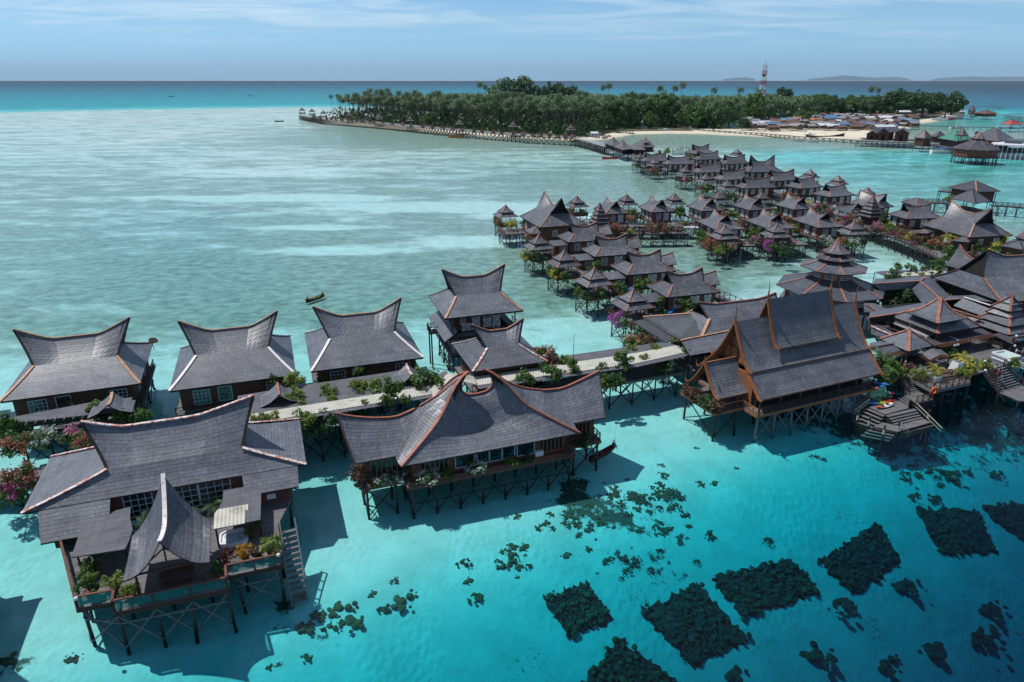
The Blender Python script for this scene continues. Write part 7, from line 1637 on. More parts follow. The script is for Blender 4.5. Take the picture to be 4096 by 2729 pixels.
def place_palm(x,y,z=1.4,s=1.0,label=PL_,group=PG,tall=None):
 global cnt
 i = rt.randrange(4) + (4 if (tall if tall is not None else rt.random() < .4) else 0)
 if i not in used_p: used_p.add(i); t = protos[i]; t.location = (x,y,z); t.scale = (s,s,s); t.rotation_euler = (0,0,rt.uniform(0,6.28)); t['label'] = label
 else: t = dup(protos[i],(x,y,z),rt.uniform(0,6.28),label,s)
 if group: t['group'] = group
 elif 'group' in t: del t['group']
 cnt += 1; return t
spots = []
def far_from(x,y,d): return all((x - a) ** 2 + (y - c) ** 2 > d * d for a,c in spots)
cand = []
for _ in range(11000):
 x = rt.uniform(-218,330); fy = front_y(x); y = fy + 20 + (rt.random() ** 1.15) * 330
 if x > 110 and rt.random() < .7: continue
 if (x > 180 and y < fy + 185) or (x > 75 and y < fy + 55): continue
 if inside(x,y,INN) and far_from(x,y,5.4): spots.append((x,y)); cand.append((y - fy,x,y))
cand.sort(); tops = [c_ for c_ in cand[200:] if rt.random() < .12][:40]
for d_,x,y in cand[:200] + tops: place_palm(x,y,1.4,rt.uniform(.8,1.12))
b = MB(); k_ = MB()
for d_,x,y in cand[200:]:
 if (d_,x,y) in tops: continue
 h = rt.uniform(16,23); c_ = V3((x + rt.uniform(-1,1),y,h)); a0 = rt.uniform(0,6)
 b.tube((x,y,1),c_,.25,.2,4,1,caps=False)
 for i in range(13):
  az = a0 + i * 2.4; el_ = lerp(1.1,-.5,i / 12); d = V3((math.cos(az),math.sin(az),0)); sd = V3((-d.y,d.x,0)); p = c_; an = el_
  for q in range(3):
   n_p = p + (d * math.cos(an) + V3((0,0,math.sin(an)))) * 1.75; an -= .55; w = (.55,.8,.45)[q]
   for s_ in (-1,1): b.face([p,n_p,n_p + sd * s_ * w - V3((0,0,.5)),p + sd * s_ * w - V3((0,0,.5))][::s_],0)
   p = n_p
tag(b.build('palm_wood',[PALML,BARK]),'palms crowded deep inside the island grove','palm wood',None,'stuff')
for px_,py_,yw,s in ((1910,349,860,1.2),(1945,350,870,1.1),(1960,357,850,1.0),(1985,355,860,1.1),(2400,350,840,1.1),(2430,345,850,1.15),(2620,363,760,1.1),(2680,360,770,1.1),(2710,355,780,1.2),(2835,378,730,1.05),(2940,382,740,1.05),(3460,365,840,1.0),(3480,362,850,1.05),(3495,370,830,1.0)):
 x = (px_ - 2048) / FPX * (yw * cP + CAM_H * sP); place_palm(x,yw,1.4,s * 1.1,'coconut palm whose crown stands out above the island treeline','palms standing above the treeline',True)
for px_,py_,s in ((2638,512,1.0),(2735,510,1.1),(2790,512,.95),(2850,512,1.0),(2880,508,.9),(3195,495,.8),(3385,500,.8),(3460,510,.7),(3440,478,.9),(3478,480,.9),(3660,452,.8),(3685,450,.8),(3560,483,.6),(3070,485,.9),(3095,480,.9),(2968,505,.9)):
 p = at(px_,py_,1.2); place_palm(p.x,p.y,1.2,s,'coconut palm leaning over the beach or the village huts','palms along the beach and village')
TG = 'broadleaf trees of the island wood'; TL_ = 'dark broadleaf tree in the island wood'; nt_ = 0; tries = 0
while nt_ < 150 and tries < 9000:
 tries += 1; x = rt.uniform(-150,540); fy = front_y(x); y = fy + 26 + rt.random() * 300
 if x > 190: y = fy + (185 if x < 400 else 110 if x < 480 else 30) + rt.random() * 200
 if not inside(x,y,INN) or not far_from(x,y,8 if x < 120 else 11): continue
 if x < 60 and rt.random() < .75 or (x > 75 and y < fy + 58): continue
 v = rt.randrange(4) if x < 200 else rt.choice((0,2,2,3)); s = rt.uniform(.75,1.35); spots.append((x,y)); tree(TL_,x,y,v,s,1 + (9 if x < 200 else 10) * s,TG); nt_ += 1
def big_tree(label,px_,py_,yw,w,h,v=0):
 """crown centred on the pixel at distance yw, w and h half sizes in metres"""
 o = on_plane(px_,py_,(0,yw,0),V3((0,1,0))); t = tree(label,o.x,yw,v,w / 7.5,o.z,None,(h / 5.2) / (w / 7.5)); return t
g7 = lambda a,c: (1150 + .5523 * a,250 + .5523 * c)
big_tree('huge domed banyan rising above the island palms',*g7(1655,200),830,23,14); big_tree('wide dark tree right of the small mast',*g7(2000,228),820,18,11); big_tree('dark tree with a flat crown left of the mast',*g7(1845,222),800,8,7)
big_tree('large dark tree in the middle of the grove front',*g7(1500,330),700,17,13,1); big_tree('low dense green tree mass on the shore by the boardwalk gazebo',*g7(1480,425),640,15,8,0); big_tree('bright green tree at the shore right of the low dense one',*g7(1710,430),640,13,11,3); big_tree('rounded dark tree behind the white roofed shelter',*g7(1105,385),650,8,6,0)
big_tree('small lime green tree beside the covered boat',*g7(1000,420),630,5,4,3); big_tree('green tree at the right end of the grove above the rocks',*g7(2280,430),610,12,9,3); big_tree('pale tree second from the right above the rocks',*g7(2080,440),620,9,7,3)
g3 = lambda a,c: (2350 + .2974 * a,330 + .2974 * c)
big_tree('very dark tree left of the red and white tower',*g3(2230,400),700,12,14,1); big_tree('tall dark tree behind the beached boats',*g3(330,420),640,14,14,0); big_tree('grey green slender tree on the beach',*g3(560,450),615,8,11,1); big_tree('yellowish tree crown in the middle of the wood',*g3(960,330),640,14,11,3); big_tree('tall tree behind the yellowish crown',*g3(1180,330),700,13,11,0); big_tree('low green tree by the old pier',*g3(200,540),600,9,8,3)
big_tree('green bush at the waterside hut',*g3(850,530),610,6,7,3); big_tree('layered green tree beside the turquoise house',*g3(2090,560),590,5,6,2); big_tree('dark tree crown above the left beach',*g3(700,300),700,15,11,0); big_tree('mid green tree above the pier root',*g3(1420,470),620,12,9,3); big_tree('bushy tree left of the turquoise house',*g3(1620,500),620,12,8,0); big_tree('golden tree in the middle of the village',3212,462,640,8,4,3)
big_tree('far dark tree at the right end of the wood',3790,415,800,17,12,0); big_tree('flat dark tree second from the right end of the wood',3700,405,800,20,12,2); big_tree('dark tree third from the right end of the wood',3600,400,790,20,12,2); big_tree('small domed tree right of the tower',3140,372,850,9,6,0)
# undergrowth that fills the floor of the wood
b = MB(); ru = random.Random(8)
for _ in range(1500):
 while True:
  x = ru.uniform(-215,540); fy = front_y(x); y = fy + 22 + ru.random() ** 1.6 * 300
  if x > 75: y += (165 if x < 400 else 90) if x > 180 else 34
  if inside(x,y,INN): break
 for _k in range(20):
  c_ = V3((x + ru.gauss(0,4),y + ru.gauss(0,4),1.5 + abs(ru.gauss(0,5.0)))); a = V3((ru.uniform(-1,1),ru.uniform(-1,1),ru.uniform(-.2,1))).normalized(); e_ = a.orthogonal().normalized(); s = ru.uniform(.9,2.1); h = a.cross(e_)
  b.face([c_ - e_ * s,c_ - h * s * .7,c_ + e_ * s,c_ + h * s * .7])
tag(b.build('undergrowth',LEAFD),'dark undergrowth on the floor of the island wood','undergrowth',None,'stuff')
# -- island boardwalk, gazebos, pier
bp = [(1203,462),(1250,470),(1290,477),(1400,485),(1490,491),(1700,511),(1910,529),(2123,545),(2295,553),(2370,570),(2430,588)]
walkway('long white railed boardwalk on stilts round the front of the island',[tuple(at(*p,4.6)[:2]) for p in bp],4.0,4.6,True,4.0,railmat=WHITE,xr=True,sr=.2)
for k,(px_,py_) in enumerate(((1207,452),(1247,457),(1293,465),(1397,472),(1513,482),(1640,494),(1838,508),(2052,518),(2284,531))):
 p = at(px_,py_ - 4,6.6); dup(gsrc,(p.x,p.y + 1.5,1.3),.1,('gazebo at the outermost tip of the island boardwalk','second gazebo from the tip of the island boardwalk','gazebo where the island boardwalk meets the palms','white posted gazebo in front of the grove, fourth from the tip','gazebo before the grey roofed bungalows of the island','gazebo beside the white roofed shelter on the boardwalk','gazebo before the covered boats on the boardwalk','gazebo in front of the low dense tree mass','gazebo nearest the rocks at the end of the island boardwalk')[k],1.15)
kinds = ['magenta','pink','green','magenta','red','green']
BPW = [at(*p,5.0) for p in bp[1:9]]
for k in range(38):
 f = k / 37 * (len(BPW) - 1.001); i = int(f); p = lerp(BPW[i],BPW[i+1],f - i) + V3((RND.uniform(-1,1),RND.choice((-1.9,1.9)),-.2)); kd = kinds[(k * 7) % 6]
 bush('%s bush on the railing of the island boardwalk' % {'magenta': 'magenta flowering','pink': 'pink flowering','green': 'small green','red': 'red flowering'}[kd],kd,p,2.6,group='%s bushes along the island boardwalk' % kd)
pier = [(2736,510),(2796,518),(2900,524),(3049,533),(3197,546),(3346,555),(3435,561)]
walkway('long narrow timber pier along the village beach',[tuple(at(*p,2.4)[:2]) for p in pier],2.2,2.4,False,4.5,sr=.16)
p0_ = at(2463,524,3); walkway('ruined pier frame on the beach',[tuple(at(2463,520,3)[:2]),tuple(at(2532,521,3)[:2])],5,3.0,False,3)
rockm = bpy.data.meshes.new('x'); bpy.data.meshes.remove(rockm)
def blob(b,c,r,rnd,nu=9,nv=5,sq=.7,mat=0,jit=.3):
 ph = [[max(.3,1 + rnd.uniform(-jit,jit)) for _ in range(nu)] for _ in range(nv)]
 R_ = []
 for i in range(nv):
  a = math.pi * (i + .5) / nv - math.pi / 2; R_.append([V3(c) + V3((r * math.cos(a) * math.cos(2*math.pi*j/nu),r * math.cos(a) * math.sin(2*math.pi*j/nu),r * sq * math.sin(a))) * 1 + V3((r * (ph[i][j] - 1) * math.cos(2*math.pi*j/nu),r * (ph[i][j] - 1) * math.sin(2*math.pi*j/nu),0)) for j in range(nu)])
 for A_,B_ in zip(R_,R_[1:]):
  for j in range(nu): b.face([A_[j],A_[(j+1) % nu],B_[(j+1) % nu],B_[j]],mat)
 b.face(R_[0][::-1],mat); b.face(R_[-1],mat)
ROCK = plain('shore_rock',(.2,.185,.16),.9,.4,1.0,.2,0,.5); rsrc = []
for k in range(3): b = MB(); blob(b,(0,0,0),1.0,random.Random(k),8,5,.7); rsrc.append(b.build('rock',ROCK)); tag(rsrc[-1],'grey boulder of the shore wall at the end of the boardwalk','rock','boulders of the shore wall')
for k in range(60):
 p = at(RND.uniform(2110,2440),0 or RND.uniform(540,552),1.0); s = RND.uniform(.7,1.7)
 if k < 3: o = rsrc[k]; o.location = p; o.scale = (s,) * 3
 else: dup(rsrc[k % 3],p,RND.uniform(0,6),None,s)
# -- houses on the island, village
def cabin(name,label,cat,x,y,rot,w,d,h,z,roofm,wallm,group=None,gable=True,over=.5,rise=1.4,stilt_h=0.0,win=True):
 t = thing(name,label,cat,(x,y,z),rot,group); b = MB(); b.box(-w/2,w/2,-d/2,d/2,stilt_h,stilt_h + h); b.build('wall',wallm,t); zt = stilt_h + h; b = MB(); W_,D_ = w/2 + over,d/2 + over
 if gable:
  for s in (-1,1):
   e = [V3((-W_,s * D_,zt - .15)),V3((W_,s * D_,zt - .15))]; r_ = [V3((-W_,0,zt + rise)),V3((W_,0,zt + rise))]; b.patch([e,r_] if s < 0 else [e[::-1],r_[::-1]],0,.08,0)
  for s in (-1,1): b.face([V3((s * w/2,-d/2,zt)),V3((s * w/2,d/2,zt)),V3((s * w/2,0,zt + rise * .95))][::s],1)
 else:
  pagoda_tier(b,1,zt - .1,.02,zt + rise,.05,4); b.v = [V3((p.x * W_,p.y * D_,p.z)) for p in b.v]
 b.build('roof',[roofm,wallm],t)
 if win:
  for xx in (-w * .25,w * .25): b = MB(); b.box(xx - .45,xx + .45,-d/2 - .05,-d/2 - .02,stilt_h + h * .35,stilt_h + h * .8); b.build('window',INSIDE,t)
 if stilt_h > .3:
  for xx in (-w/2 + .3,w/2 - .3):
   for yy in (-d/2 + .3,d/2 - .3): stilt(t,xx,yy,stilt_h + .1,-.5,.12,POLE)
 return t
RUST = corrugated('rusty_sheet',(.1,.05,.035),(.22,.12,.085),.3,(.3,.26,.24)); TIN = corrugated('tin_sheet',(.19,.19,.19),(.36,.35,.34),.3,(.16,.09,.06)); BLUET = corrugated('blue_sheet',(.06,.15,.28),(.15,.27,.42),.3); ORT = corrugated('orange_sheet',(.55,.14,.05),(.68,.26,.1),.3); WHT = corrugated('white_sheet',(.55,.57,.6),(.72,.74,.76),.3); TEAL = corrugated('teal_sheet',(.04,.42,.42),(.1,.56,.55),.3); GRT = corrugated('green_sheet',(.05,.2,.14),(.08,.28,.2),.5); REDT2 = corrugated('red_sheet',(.36,.05,.05),(.5,.1,.09),.4)
HUTW = planks('hut_boards',(.09,.065,.05),(.2,.16,.125),.25,3,.02)
vill = [(u_,v_) for u_ in range(16) for v_ in range(7)]
rv = random.Random(3); kindv = [('rusty brown sheet roof',RUST),('grey tin roof',TIN),('blue sheet roof',BLUET),('pale white sheet roof',WHT),('rusty brown sheet roof',RUST),('rusty brown sheet roof',RUST),('grey tin roof',TIN),('grey tin roof',TIN)]
protoh = {}; nh = 0
for u_ in range(17):
 for v_ in range(8):
  px_ = lerp(3010,3640,(u_ + rv.uniform(-.35,.35)) / 16); py_ = lerp(521,470,v_ / 7) + rv.uniform(-3,3) + max(0,(px_ - 3400)) * .01 + (8 if px_ < 3120 else 0) * -.2
  if px_ < 3100 and v_ > 4 or (px_ > 3560 and v_ < 2): continue
  p = at(px_,py_,1.5); lab,mt = rv.choice(kindv); lab = 'hut with %s in the crowded beach village' % lab; rot = rv.choice((.1,.25,.3,-1.2,-1.3,.15)); z = rv.uniform(1.0,1.6)
  if lab in protoh: dup(protoh[lab],(p.x,p.y,z),rot,None,(rv.uniform(.8,1.35),rv.uniform(.85,1.25),rv.uniform(.8,1.15)))
  else: protoh[lab] = cabin('village_hut',lab,'hut',p.x,p.y,rot,rv.uniform(7,9.5),rv.uniform(6,8),2.6,z,mt,HUTW,'huts of the beach village with ' + lab[9:],stilt_h=1.2)
  nh += 1
for px_,py_,w,d_,mt,lab in ((3030,510,15,10,RUST,'largest rusty hut at the left end of the village front'),(3140,497,10,7,BLUET,'pale blue roofed hut in the village front'),(3118,472,12,8,BLUET,'bright blue roofed hut at the back of the village'),(3185,487,8,6,ORT,'hut with a bright orange red roof'),(3252,496,9,7,ORT,'hut with a pale orange roof right of the golden tree'),(3310,487,13,8,BLUET,'long blue roofed hut in the village middle'),(3425,512,11,7,BLUET,'blue roofed hut by the beach boats at the right of the village'),(3645,503,10,7,BLUET,'blue roofed hut at the end of the village by the long footbridge')):
 p = at(px_,py_,1.5); cabin('village_hut',lab,'hut',p.x,p.y,.15,w,d_,3.0,1.2,mt,HUTW,stilt_h=1.3)
p = at(2915,510,1.5); cabin('turquoise_house','turquoise two storey house with a bright teal roof on the beach','house',p.x,p.y,.15,11,9,6.0,1.2,TEAL,plain('teal_wall',(.25,.5,.48),.6,.1),rise=2.4)
GREYH = plain('grey_render',(.5,.52,.52),.7,.15)
for (a,c,w,d_,h,mt,lab,gb) in ((1500,250,22,12,4,SHID,'wide grey hipped bungalow left on the island front',False),(1760,250,18,11,4,SHID,'second grey hipped bungalow on the island front',False),(1180,240,8,7,4,WHT,'small white hut among the palms on the island front',True),(2050,225,16,9,5,WHT,'open shelter with a pale sheet roof behind the lime tree',True)):
 p = at(1180 + .2549 * a,420 + .2549 * c,1.5); cabin('island_bungalow',lab,'bungalow',p.x,p.y,.1,w,d_,h,1.4,mt,GREYH if gb is False else WHITEB,gable=gb,rise=2.6)
for px_,py_,w,d_,h,mt,wm_,lab,rs in ((1830,488,14,7,3,RUST,HUTW,'rust roofed shed behind the beached boats',1.5),(1660,462,10,8,3,ORT,GREYH,'orange tiled house hidden in the palms',2),(2830,506,20,6,2.6,TIN,HUTW,'low brown shed at the root of the pier',1),(2375,545,5,4,2.5,WHT,WHITEB,'white boat shed by the rocks',1),(3610,448,16,9,3.5,WHT,HUTW,'pale roofed shed at the far right edge of the wood',1.6),(3820,443,20,9,4,WHT,GREYH,'long white roofed store on the right point',1.2),(3050,398,16,10,8,WHT,GREYH,'white roofed building at the foot of the tower',2),(3160,458,14,8,4,RUST,HUTW,'rust roofed house behind the village',2)):
 p = at(px_,py_,1.5);
 if p.y > 900: p = V3((p.x * 850 / p.y,850,1.5))
 cabin('island_shed',lab,'shed',p.x,p.y,.12,w,d_,h,1.3,mt,wm_,rise=rs)
# -- docks and dive lodge at the right
f34 = lambda a,c: (3400 + .2957 * a,400 + .2957 * c)
def dock_hall(label,L_,N_,R_,ap,ze,zt_,fl,shi=SHID,wallm=BROWN,trim=COPPER,walls=True): return tiered(label,'dock_hall',[(f34(*L_),f34(*N_),f34(*R_),ze)],f34(*ap),zt_,trim,fl,shi,False,walls,0,wallm,.35)
def gable_house(label,a0,a1,dpt,zf,h,rise,shi=SHID,wallm=BROWN,name='dock_house'):
 """gable front from pixel a0 to a1 at the deck"""
 p,q_ = at(*f34(*a0),zf),at(*f34(*a1),zf); w = (q_ - p).length; rot = math.atan2(q_.y - p.y,q_.x - p.x); c = (p + q_) / 2; t = thing(name,label,'house',(c.x,c.y,zf),rot)
 b = MB(); b.box(-w/2,w/2,0,dpt,0,h); b.face([V3((-w/2,0,h)),V3((w/2,0,h)),V3((0,0,h + rise))]); b.build('wall',wallm,t); b = MB()
 for s in (-1,1):
  e = [V3((s * (w/2 + .7),-1.0,h - .3)),V3((s * (w/2 + .7),dpt + .6,h - .3))]; r_ = [V3((0,-1.2,h + rise)),V3((0,dpt + .6,h + rise))]; b.patch([e,r_] if s > 0 else [e[::-1],r_[::-1]],0,.15,1)
 b.build('roof',[shi,DARKW],t); b = MB(); b.box(-.9,.9,-.04,-.01,.2,h * .7); b.build('door',INSIDE,t); return t
DZ = 3.4
dkp = [f34(90,548),f34(740,572),f34(1060,588),f34(1480,612)]
walkway('dock on dense stilts in front of the dive lodge',[tuple(at(*p,DZ)[:2]) for p in dkp],9.0,DZ,False,3.0)
walkway('back dock under the lodge halls',[tuple(at(*f34(*p),DZ)[:2]) for p in ((150,520),(760,535),(1200,550),(1650,565),(2354,590))],14.0,DZ,False,5.0,brace=False)
gable_house('brown gable house at the left end of the dive dock',(215,540),(350,545),14,DZ,3.6,2.4,SHID,REDBR); gable_house('large brown gable front, left of the twin gables on the dive dock',(365,548),(510,555),16,DZ,5.4,2.6,SHID,REDBR); gable_house('large brown gable front, right of the twin gables on the dive dock',(590,558),(770,565),16,DZ,5.4,2.6,SHID,REDBR)
p,q_ = at(*f34(505,556),DZ),at(*f34(595,560),DZ); t = thing('dock_house','recessed middle part between the twin brown gables','house',(p.x,p.y + 3,DZ),.1); b = MB(); b.box(-1,(q_ - p).length + 1,0,9,0,5.4); b.build('wall',BROWN,t); b = MB(); b.patch([[V3((-7,-1,5.4)),V3(((q_ - p).length + 7,-1,5.4))],[V3((-7,6,8.2)),V3(((q_ - p).length + 7,6,8.2))]],0,.15,1); b.build('roof',[SHID,DARKW],t)
dock_hall('square brown hall with a hipped roof on the dive dock',(860,508),(1010,520),(1125,515),(985,452),8.0,12.5,DZ); dock_hall('low dark hall behind the square one',(1085,490),(1160,500),(1300,485),(1160,458),7.0,10,DZ)
dock_hall('long hall with a bright green roof and a dark cap',(1180,515),(1460,560),(1665,525),(1520,455),7.6,12.2,DZ,GRT,BROWN,DARKW); tiered('dark pointed cap over the green roofed hall','roof_cap',[(f34(1415,470),f34(1520,480),f34(1610,470),11.3)],f34(1525,420),15,COPPER,10.8,SHID,False,False,.4,DARKW,.3)
dock_hall('largest hipped grey hall behind the octagonal lodge',(1615,520),(1990,560),(2230,535),(1970,445),8.0,14.5,DZ)
c_ = at(*f34(1710,650),7.5); t = thing('octagonal_lodge','octagonal brown lodge with a two step pointed roof standing in the water','lodge',(c_.x,c_.y,0)); b = MB(); hp = MB(); r8 = 11.4; tier_hips(hp,pagoda_tier(b,r8,7.2,2.6,12.0,.2,8,0,1,R(-98),3),.35); o = b.build('roof',[SHID,DARKW],t); hp.build('hip_trim',COPPER,o); b = MB(); hp = MB(); tier_hips(hp,pagoda_tier(b,3.6,12.3,.05,16.2,.5,8,0,1,R(-98),4),.25); o = b.build('cap_roof',[SHID,DARKW],t); hp.build('hip_trim',OCHRE,o)
b = MB(); b.lathe((0,0,0),[(10.4,3.4),(10.4,7.4)],8,0,R(-98)); b.build('wall',REDBR,t); b = MB(); b.lathe((0,0,0),[(10.9,3.0),(10.9,3.4)],8,0,R(-98)); b.build('deck',DARKW,t); b = MB(); b.lathe((0,0,0),[(2.6,11.5),(2.5,12.6)],8,0,R(-98)); b.build('tier_band',BROWN,t)
for k in range(22): a = k * 2 * math.pi / 22; stilt(t,10.2 * math.cos(a),10.2 * math.sin(a),3.0,-2.6,.16); stilt(t,5.5 * math.cos(a),5.5 * math.sin(a),3.0,-2.6,.16)
t = thing('white_roofed_hall','open restaurant hall with a flat white roof at the right edge of the dock','hall',(0,0,0)); P = [at(*f34(*p),7.5) for p in ((1915,575),(1960,600),(2500,625),(2500,545),(2120,552))]; b = MB(); b.slab(P,.5); b.build('roof',WHITEB,t); P2_ = [at(*f34(*p),8.2) for p in ((2090,568),(2310,580),(2360,555),(2150,545))]; b = MB(); b.hexa([V3((p.x,p.y,7.5)) for p in P2_],[V3((p.x * .98 + P2_[0].x * .02,p.y,9.2)) for p in P2_]) if (P2_[1] - P2_[0]).cross(P2_[2] - P2_[0]).z > 0 else b.slab(P2_,.8); b.build('upper_roof',SHID,t)
b = MB(); b.slab([lerp(p,sum(P,V3()) / 5,.08) - V3((0,0,4.1)) for p in P],.4); b.build('deck',DECK,t)
for k in range(9): p = lerp(P[1],P[2],k / 8); stilt(t,p.x,p.y + .8,7.3,3.3,.14,WHITE,name='post'); stilt(t,p.x,p.y + .8,3.2,-2.6,.25,WHITEB)
b = MB(); p,q_ = P[1],P[2]; railing(b,[(p.x,p.y + .6),(q_.x,q_.y + .6)],3.3,1.0,2.0,0,False); b.build('railing',BLACK,t)
dock_hall('red roofed pavilion on stilts at the right edge',(2040,325),(2180,338),(2330,332),(2190,272),6.0,10,3.0,REDT2,BROWN,DARKW,False); dock_hall('second red roofed pavilion cut by the right edge',(2290,328),(2400,345),(2520,330),(2400,295),5.8,8.5,3.0,REDT2,BROWN,DARKW,False)
dock_hall('rust roofed long hall on a far jetty',(1660,178),(1850,188),(2015,183),(1840,145),6.0,9.5,3.0,RUST,HUTW,DARKW); dock_hall('dark hipped hut at the end of the point',(1590,138),(1650,150),(1710,142),(1650,98),7,13,2.5,SHID,HUTW); dock_hall('white tiered pavilion on the far point',(1385,48),(1450,58),(1525,48),(1455,15),8,13,3,WHT,GREYH,WHITE)
for lab,pts,w,z,st in (('far jetty beyond the point',((1540,95),(1780,90),(2090,78)),3,3,6),('thin footbridge on poles from the village to the red pavilion',((925,345),(1500,362),(2040,372)),1.6,3,5),('jetty of the rust roofed hall',((1250,200),(1660,215),(2100,195),(2354,180)),3,3,5),('bare timber staging at the far right',((2130,215),(2354,235),(2500,240)),8,4.5,4)):
 walkway(lab,[tuple(at(*f34(*p),z)[:2]) for p in pts],w,z,False,st,brace='staging' in lab)
# -- masts
def lattice_mast(label,x,y,z0_,z1_,w0,w1,nb,mats,name='lattice_tower'):
 t = thing(name,label,'tower',(x,y,0)); zs = lin(z0_,z1_,nb + 1)
 for k in range(nb):
  b = MB(); wa_,wb_ = lerp(w0,w1,k / nb) / 2,lerp(w0,w1,(k + 1) / nb) / 2; q_ = [(-1,-1),(1,-1),(1,1),(-1,1)]; th = .24
  for (sx_,sy_),(tx_,ty_) in zip(q_,q_[1:] + q_[:1]):
   b.beam((sx_ * wa_,sy_ * wa_,zs[k]),(sx_ * wb_,sy_ * wb_,zs[k+1]),th * 1.3); b.beam((sx_ * wa_,sy_ * wa_,zs[k]),(tx_ * wb_,ty_ * wb_,zs[k+1]),th); b.beam((tx_ * wa_,ty_ * wa_,zs[k]),(sx_ * wb_,sy_ * wb_,zs[k+1]),th); b.beam((sx_ * wb_,sy_ * wb_,zs[k+1]),(tx_ * wb_,ty_ * wb_,zs[k+1]),th)
  b.build('lattice_section',mats[k % len(mats)],t)
 return t
yw = 850.0; xw = (3066 - 2048) / FPX * (yw * cP)
o1_ = on_plane(3074,250,(0,yw,0),V3((0,1,0))); t = lattice_mast('tall red and white lattice tower with antennas above the island wood',o1_.x - 3,yw,2,o1_.z - 3,8.5,3.2,10,[RED,WHITE]); H_ = o1_.z
for k in range(6):
 a = k * math.pi / 3; b = MB(); b.box(-.35,.35,-.25,.25,-1.6,1.6); b.build('antenna_panel',WHITE,t,(2.6 * math.cos(a),2.6 * math.sin(a),H_ - 4)).rotation_euler = (0,0,a)
 if k < 3: b = MB(); b.lathe((0,0,0),[(.2,-.6),(1.5,-.3),(1.6,.3),(.3,.35)],10); d_o = b.build('dish',WHITEB if k else DARKW,t,(2.8 * math.cos(a + 4.2),2.8 * math.sin(a + 4.2),H_ - 14 - 11 * k)); d_o.rotation_euler = (math.pi / 2,0,a)
b = MB(); b.tube((0,0,H_ - 3),(0,0,H_ + 2.5),.25,.1,6); b.build('mast_tip',RED,t)
o1_ = on_plane(2197,325,(0,830,0),V3((0,1,0))); t = lattice_mast('slim grey antenna mast above the palms right of the banyan',o1_.x,830,2,o1_.z,1.6,1.4,8,[DARKW],'antenna_mast')
for k in range(4): b = MB(); b.box(-.4,.4,-.3,.3,-2.2,2.2); b.build('antenna_panel',DARKW,t,(1.8 * math.cos(k * 1.57),1.8 * math.sin(k * 1.57),o1_.z - 3))
p = at(2293,1437,5.6); t = thing('pole_mast','thin mast standing behind the covered walkway','mast',(p.x,p.y,3.2)); b = MB(); b.tube((0,0,0),(0,0,6.2),.06,.03,6); b.build('pole',DARKW,t)
# -- boats
def hull(b,L,Wd,h,mat=0,imat=1,sheer=.5,n=10,sharp=1.0,stern=.75):
 ring = []
 for i in range(n + 1):
  u_ = -1 + 2 * i / n; x = u_ * L / 2; w = Wd / 2 * ((1 - max(0,u_) ** 2.2 * sharp) if u_ > 0 else lerp(1,stern,(-u_) ** 2)); z = h + sheer * u_ * u_ * (1 if u_ > 0 else .5); kz = 0 if u_ < .6 else (u_ - .6) * h * 1.1
  ring.append((x,max(.02,w),z,kz))
 for (x0,w0,z0_,k0),(x1,w1,z1_,k1) in zip(ring,ring[1:]):
  for s in (-1,1):
   f = [V3((x0,s * w0 * .55,k0 - h * .3)),V3((x1,s * w1 * .55,k1 - h * .3)),V3((x1,s * w1,z1_)),V3((x0,s * w0,z0_))]; b.face(f if s < 0 else f[::-1],mat)
   f = [V3((x0,s * w0 * .5,k0 + .06)),V3((x1,s * w1 * .5,k1 + .06)),V3((x1,s * w1 * .9,z1_)),V3((x0,s * w0 * .9,z0_))]; b.face(f[::-1] if s < 0 else f,imat)
   f = [V3((x0,s * w0 * .9,z0_)),V3((x1,s * w1 * .9,z1_)),V3((x1,s * w1,z1_ + .01)),V3((x0,s * w0,z0_ + .01))]; b.face(f[::-1] if s < 0 else f,mat)
  b.face([V3((x0,-w0 * .55,k0 - h * .3)),V3((x0,w0 * .55,k0 - h * .3)),V3((x1,w1 * .55,k1 - h * .3)),V3((x1,-w1 * .55,k1 - h * .3))],mat); b.face([V3((x0,-w0 * .5,k0 + .06)),V3((x1,-w1 * .5,k1 + .06)),V3((x1,w1 * .5,k1 + .06)),V3((x0,w0 * .5,k0 + .06))],imat)
 x0,w0,z0_,k0 = ring[0]; b.face([V3((x0,-w0 * .55,k0 - h * .3)),V3((x0,-w0,z0_)),V3((x0,w0,z0_)),V3((x0,w0 * .55,k0 - h * .3))],mat)
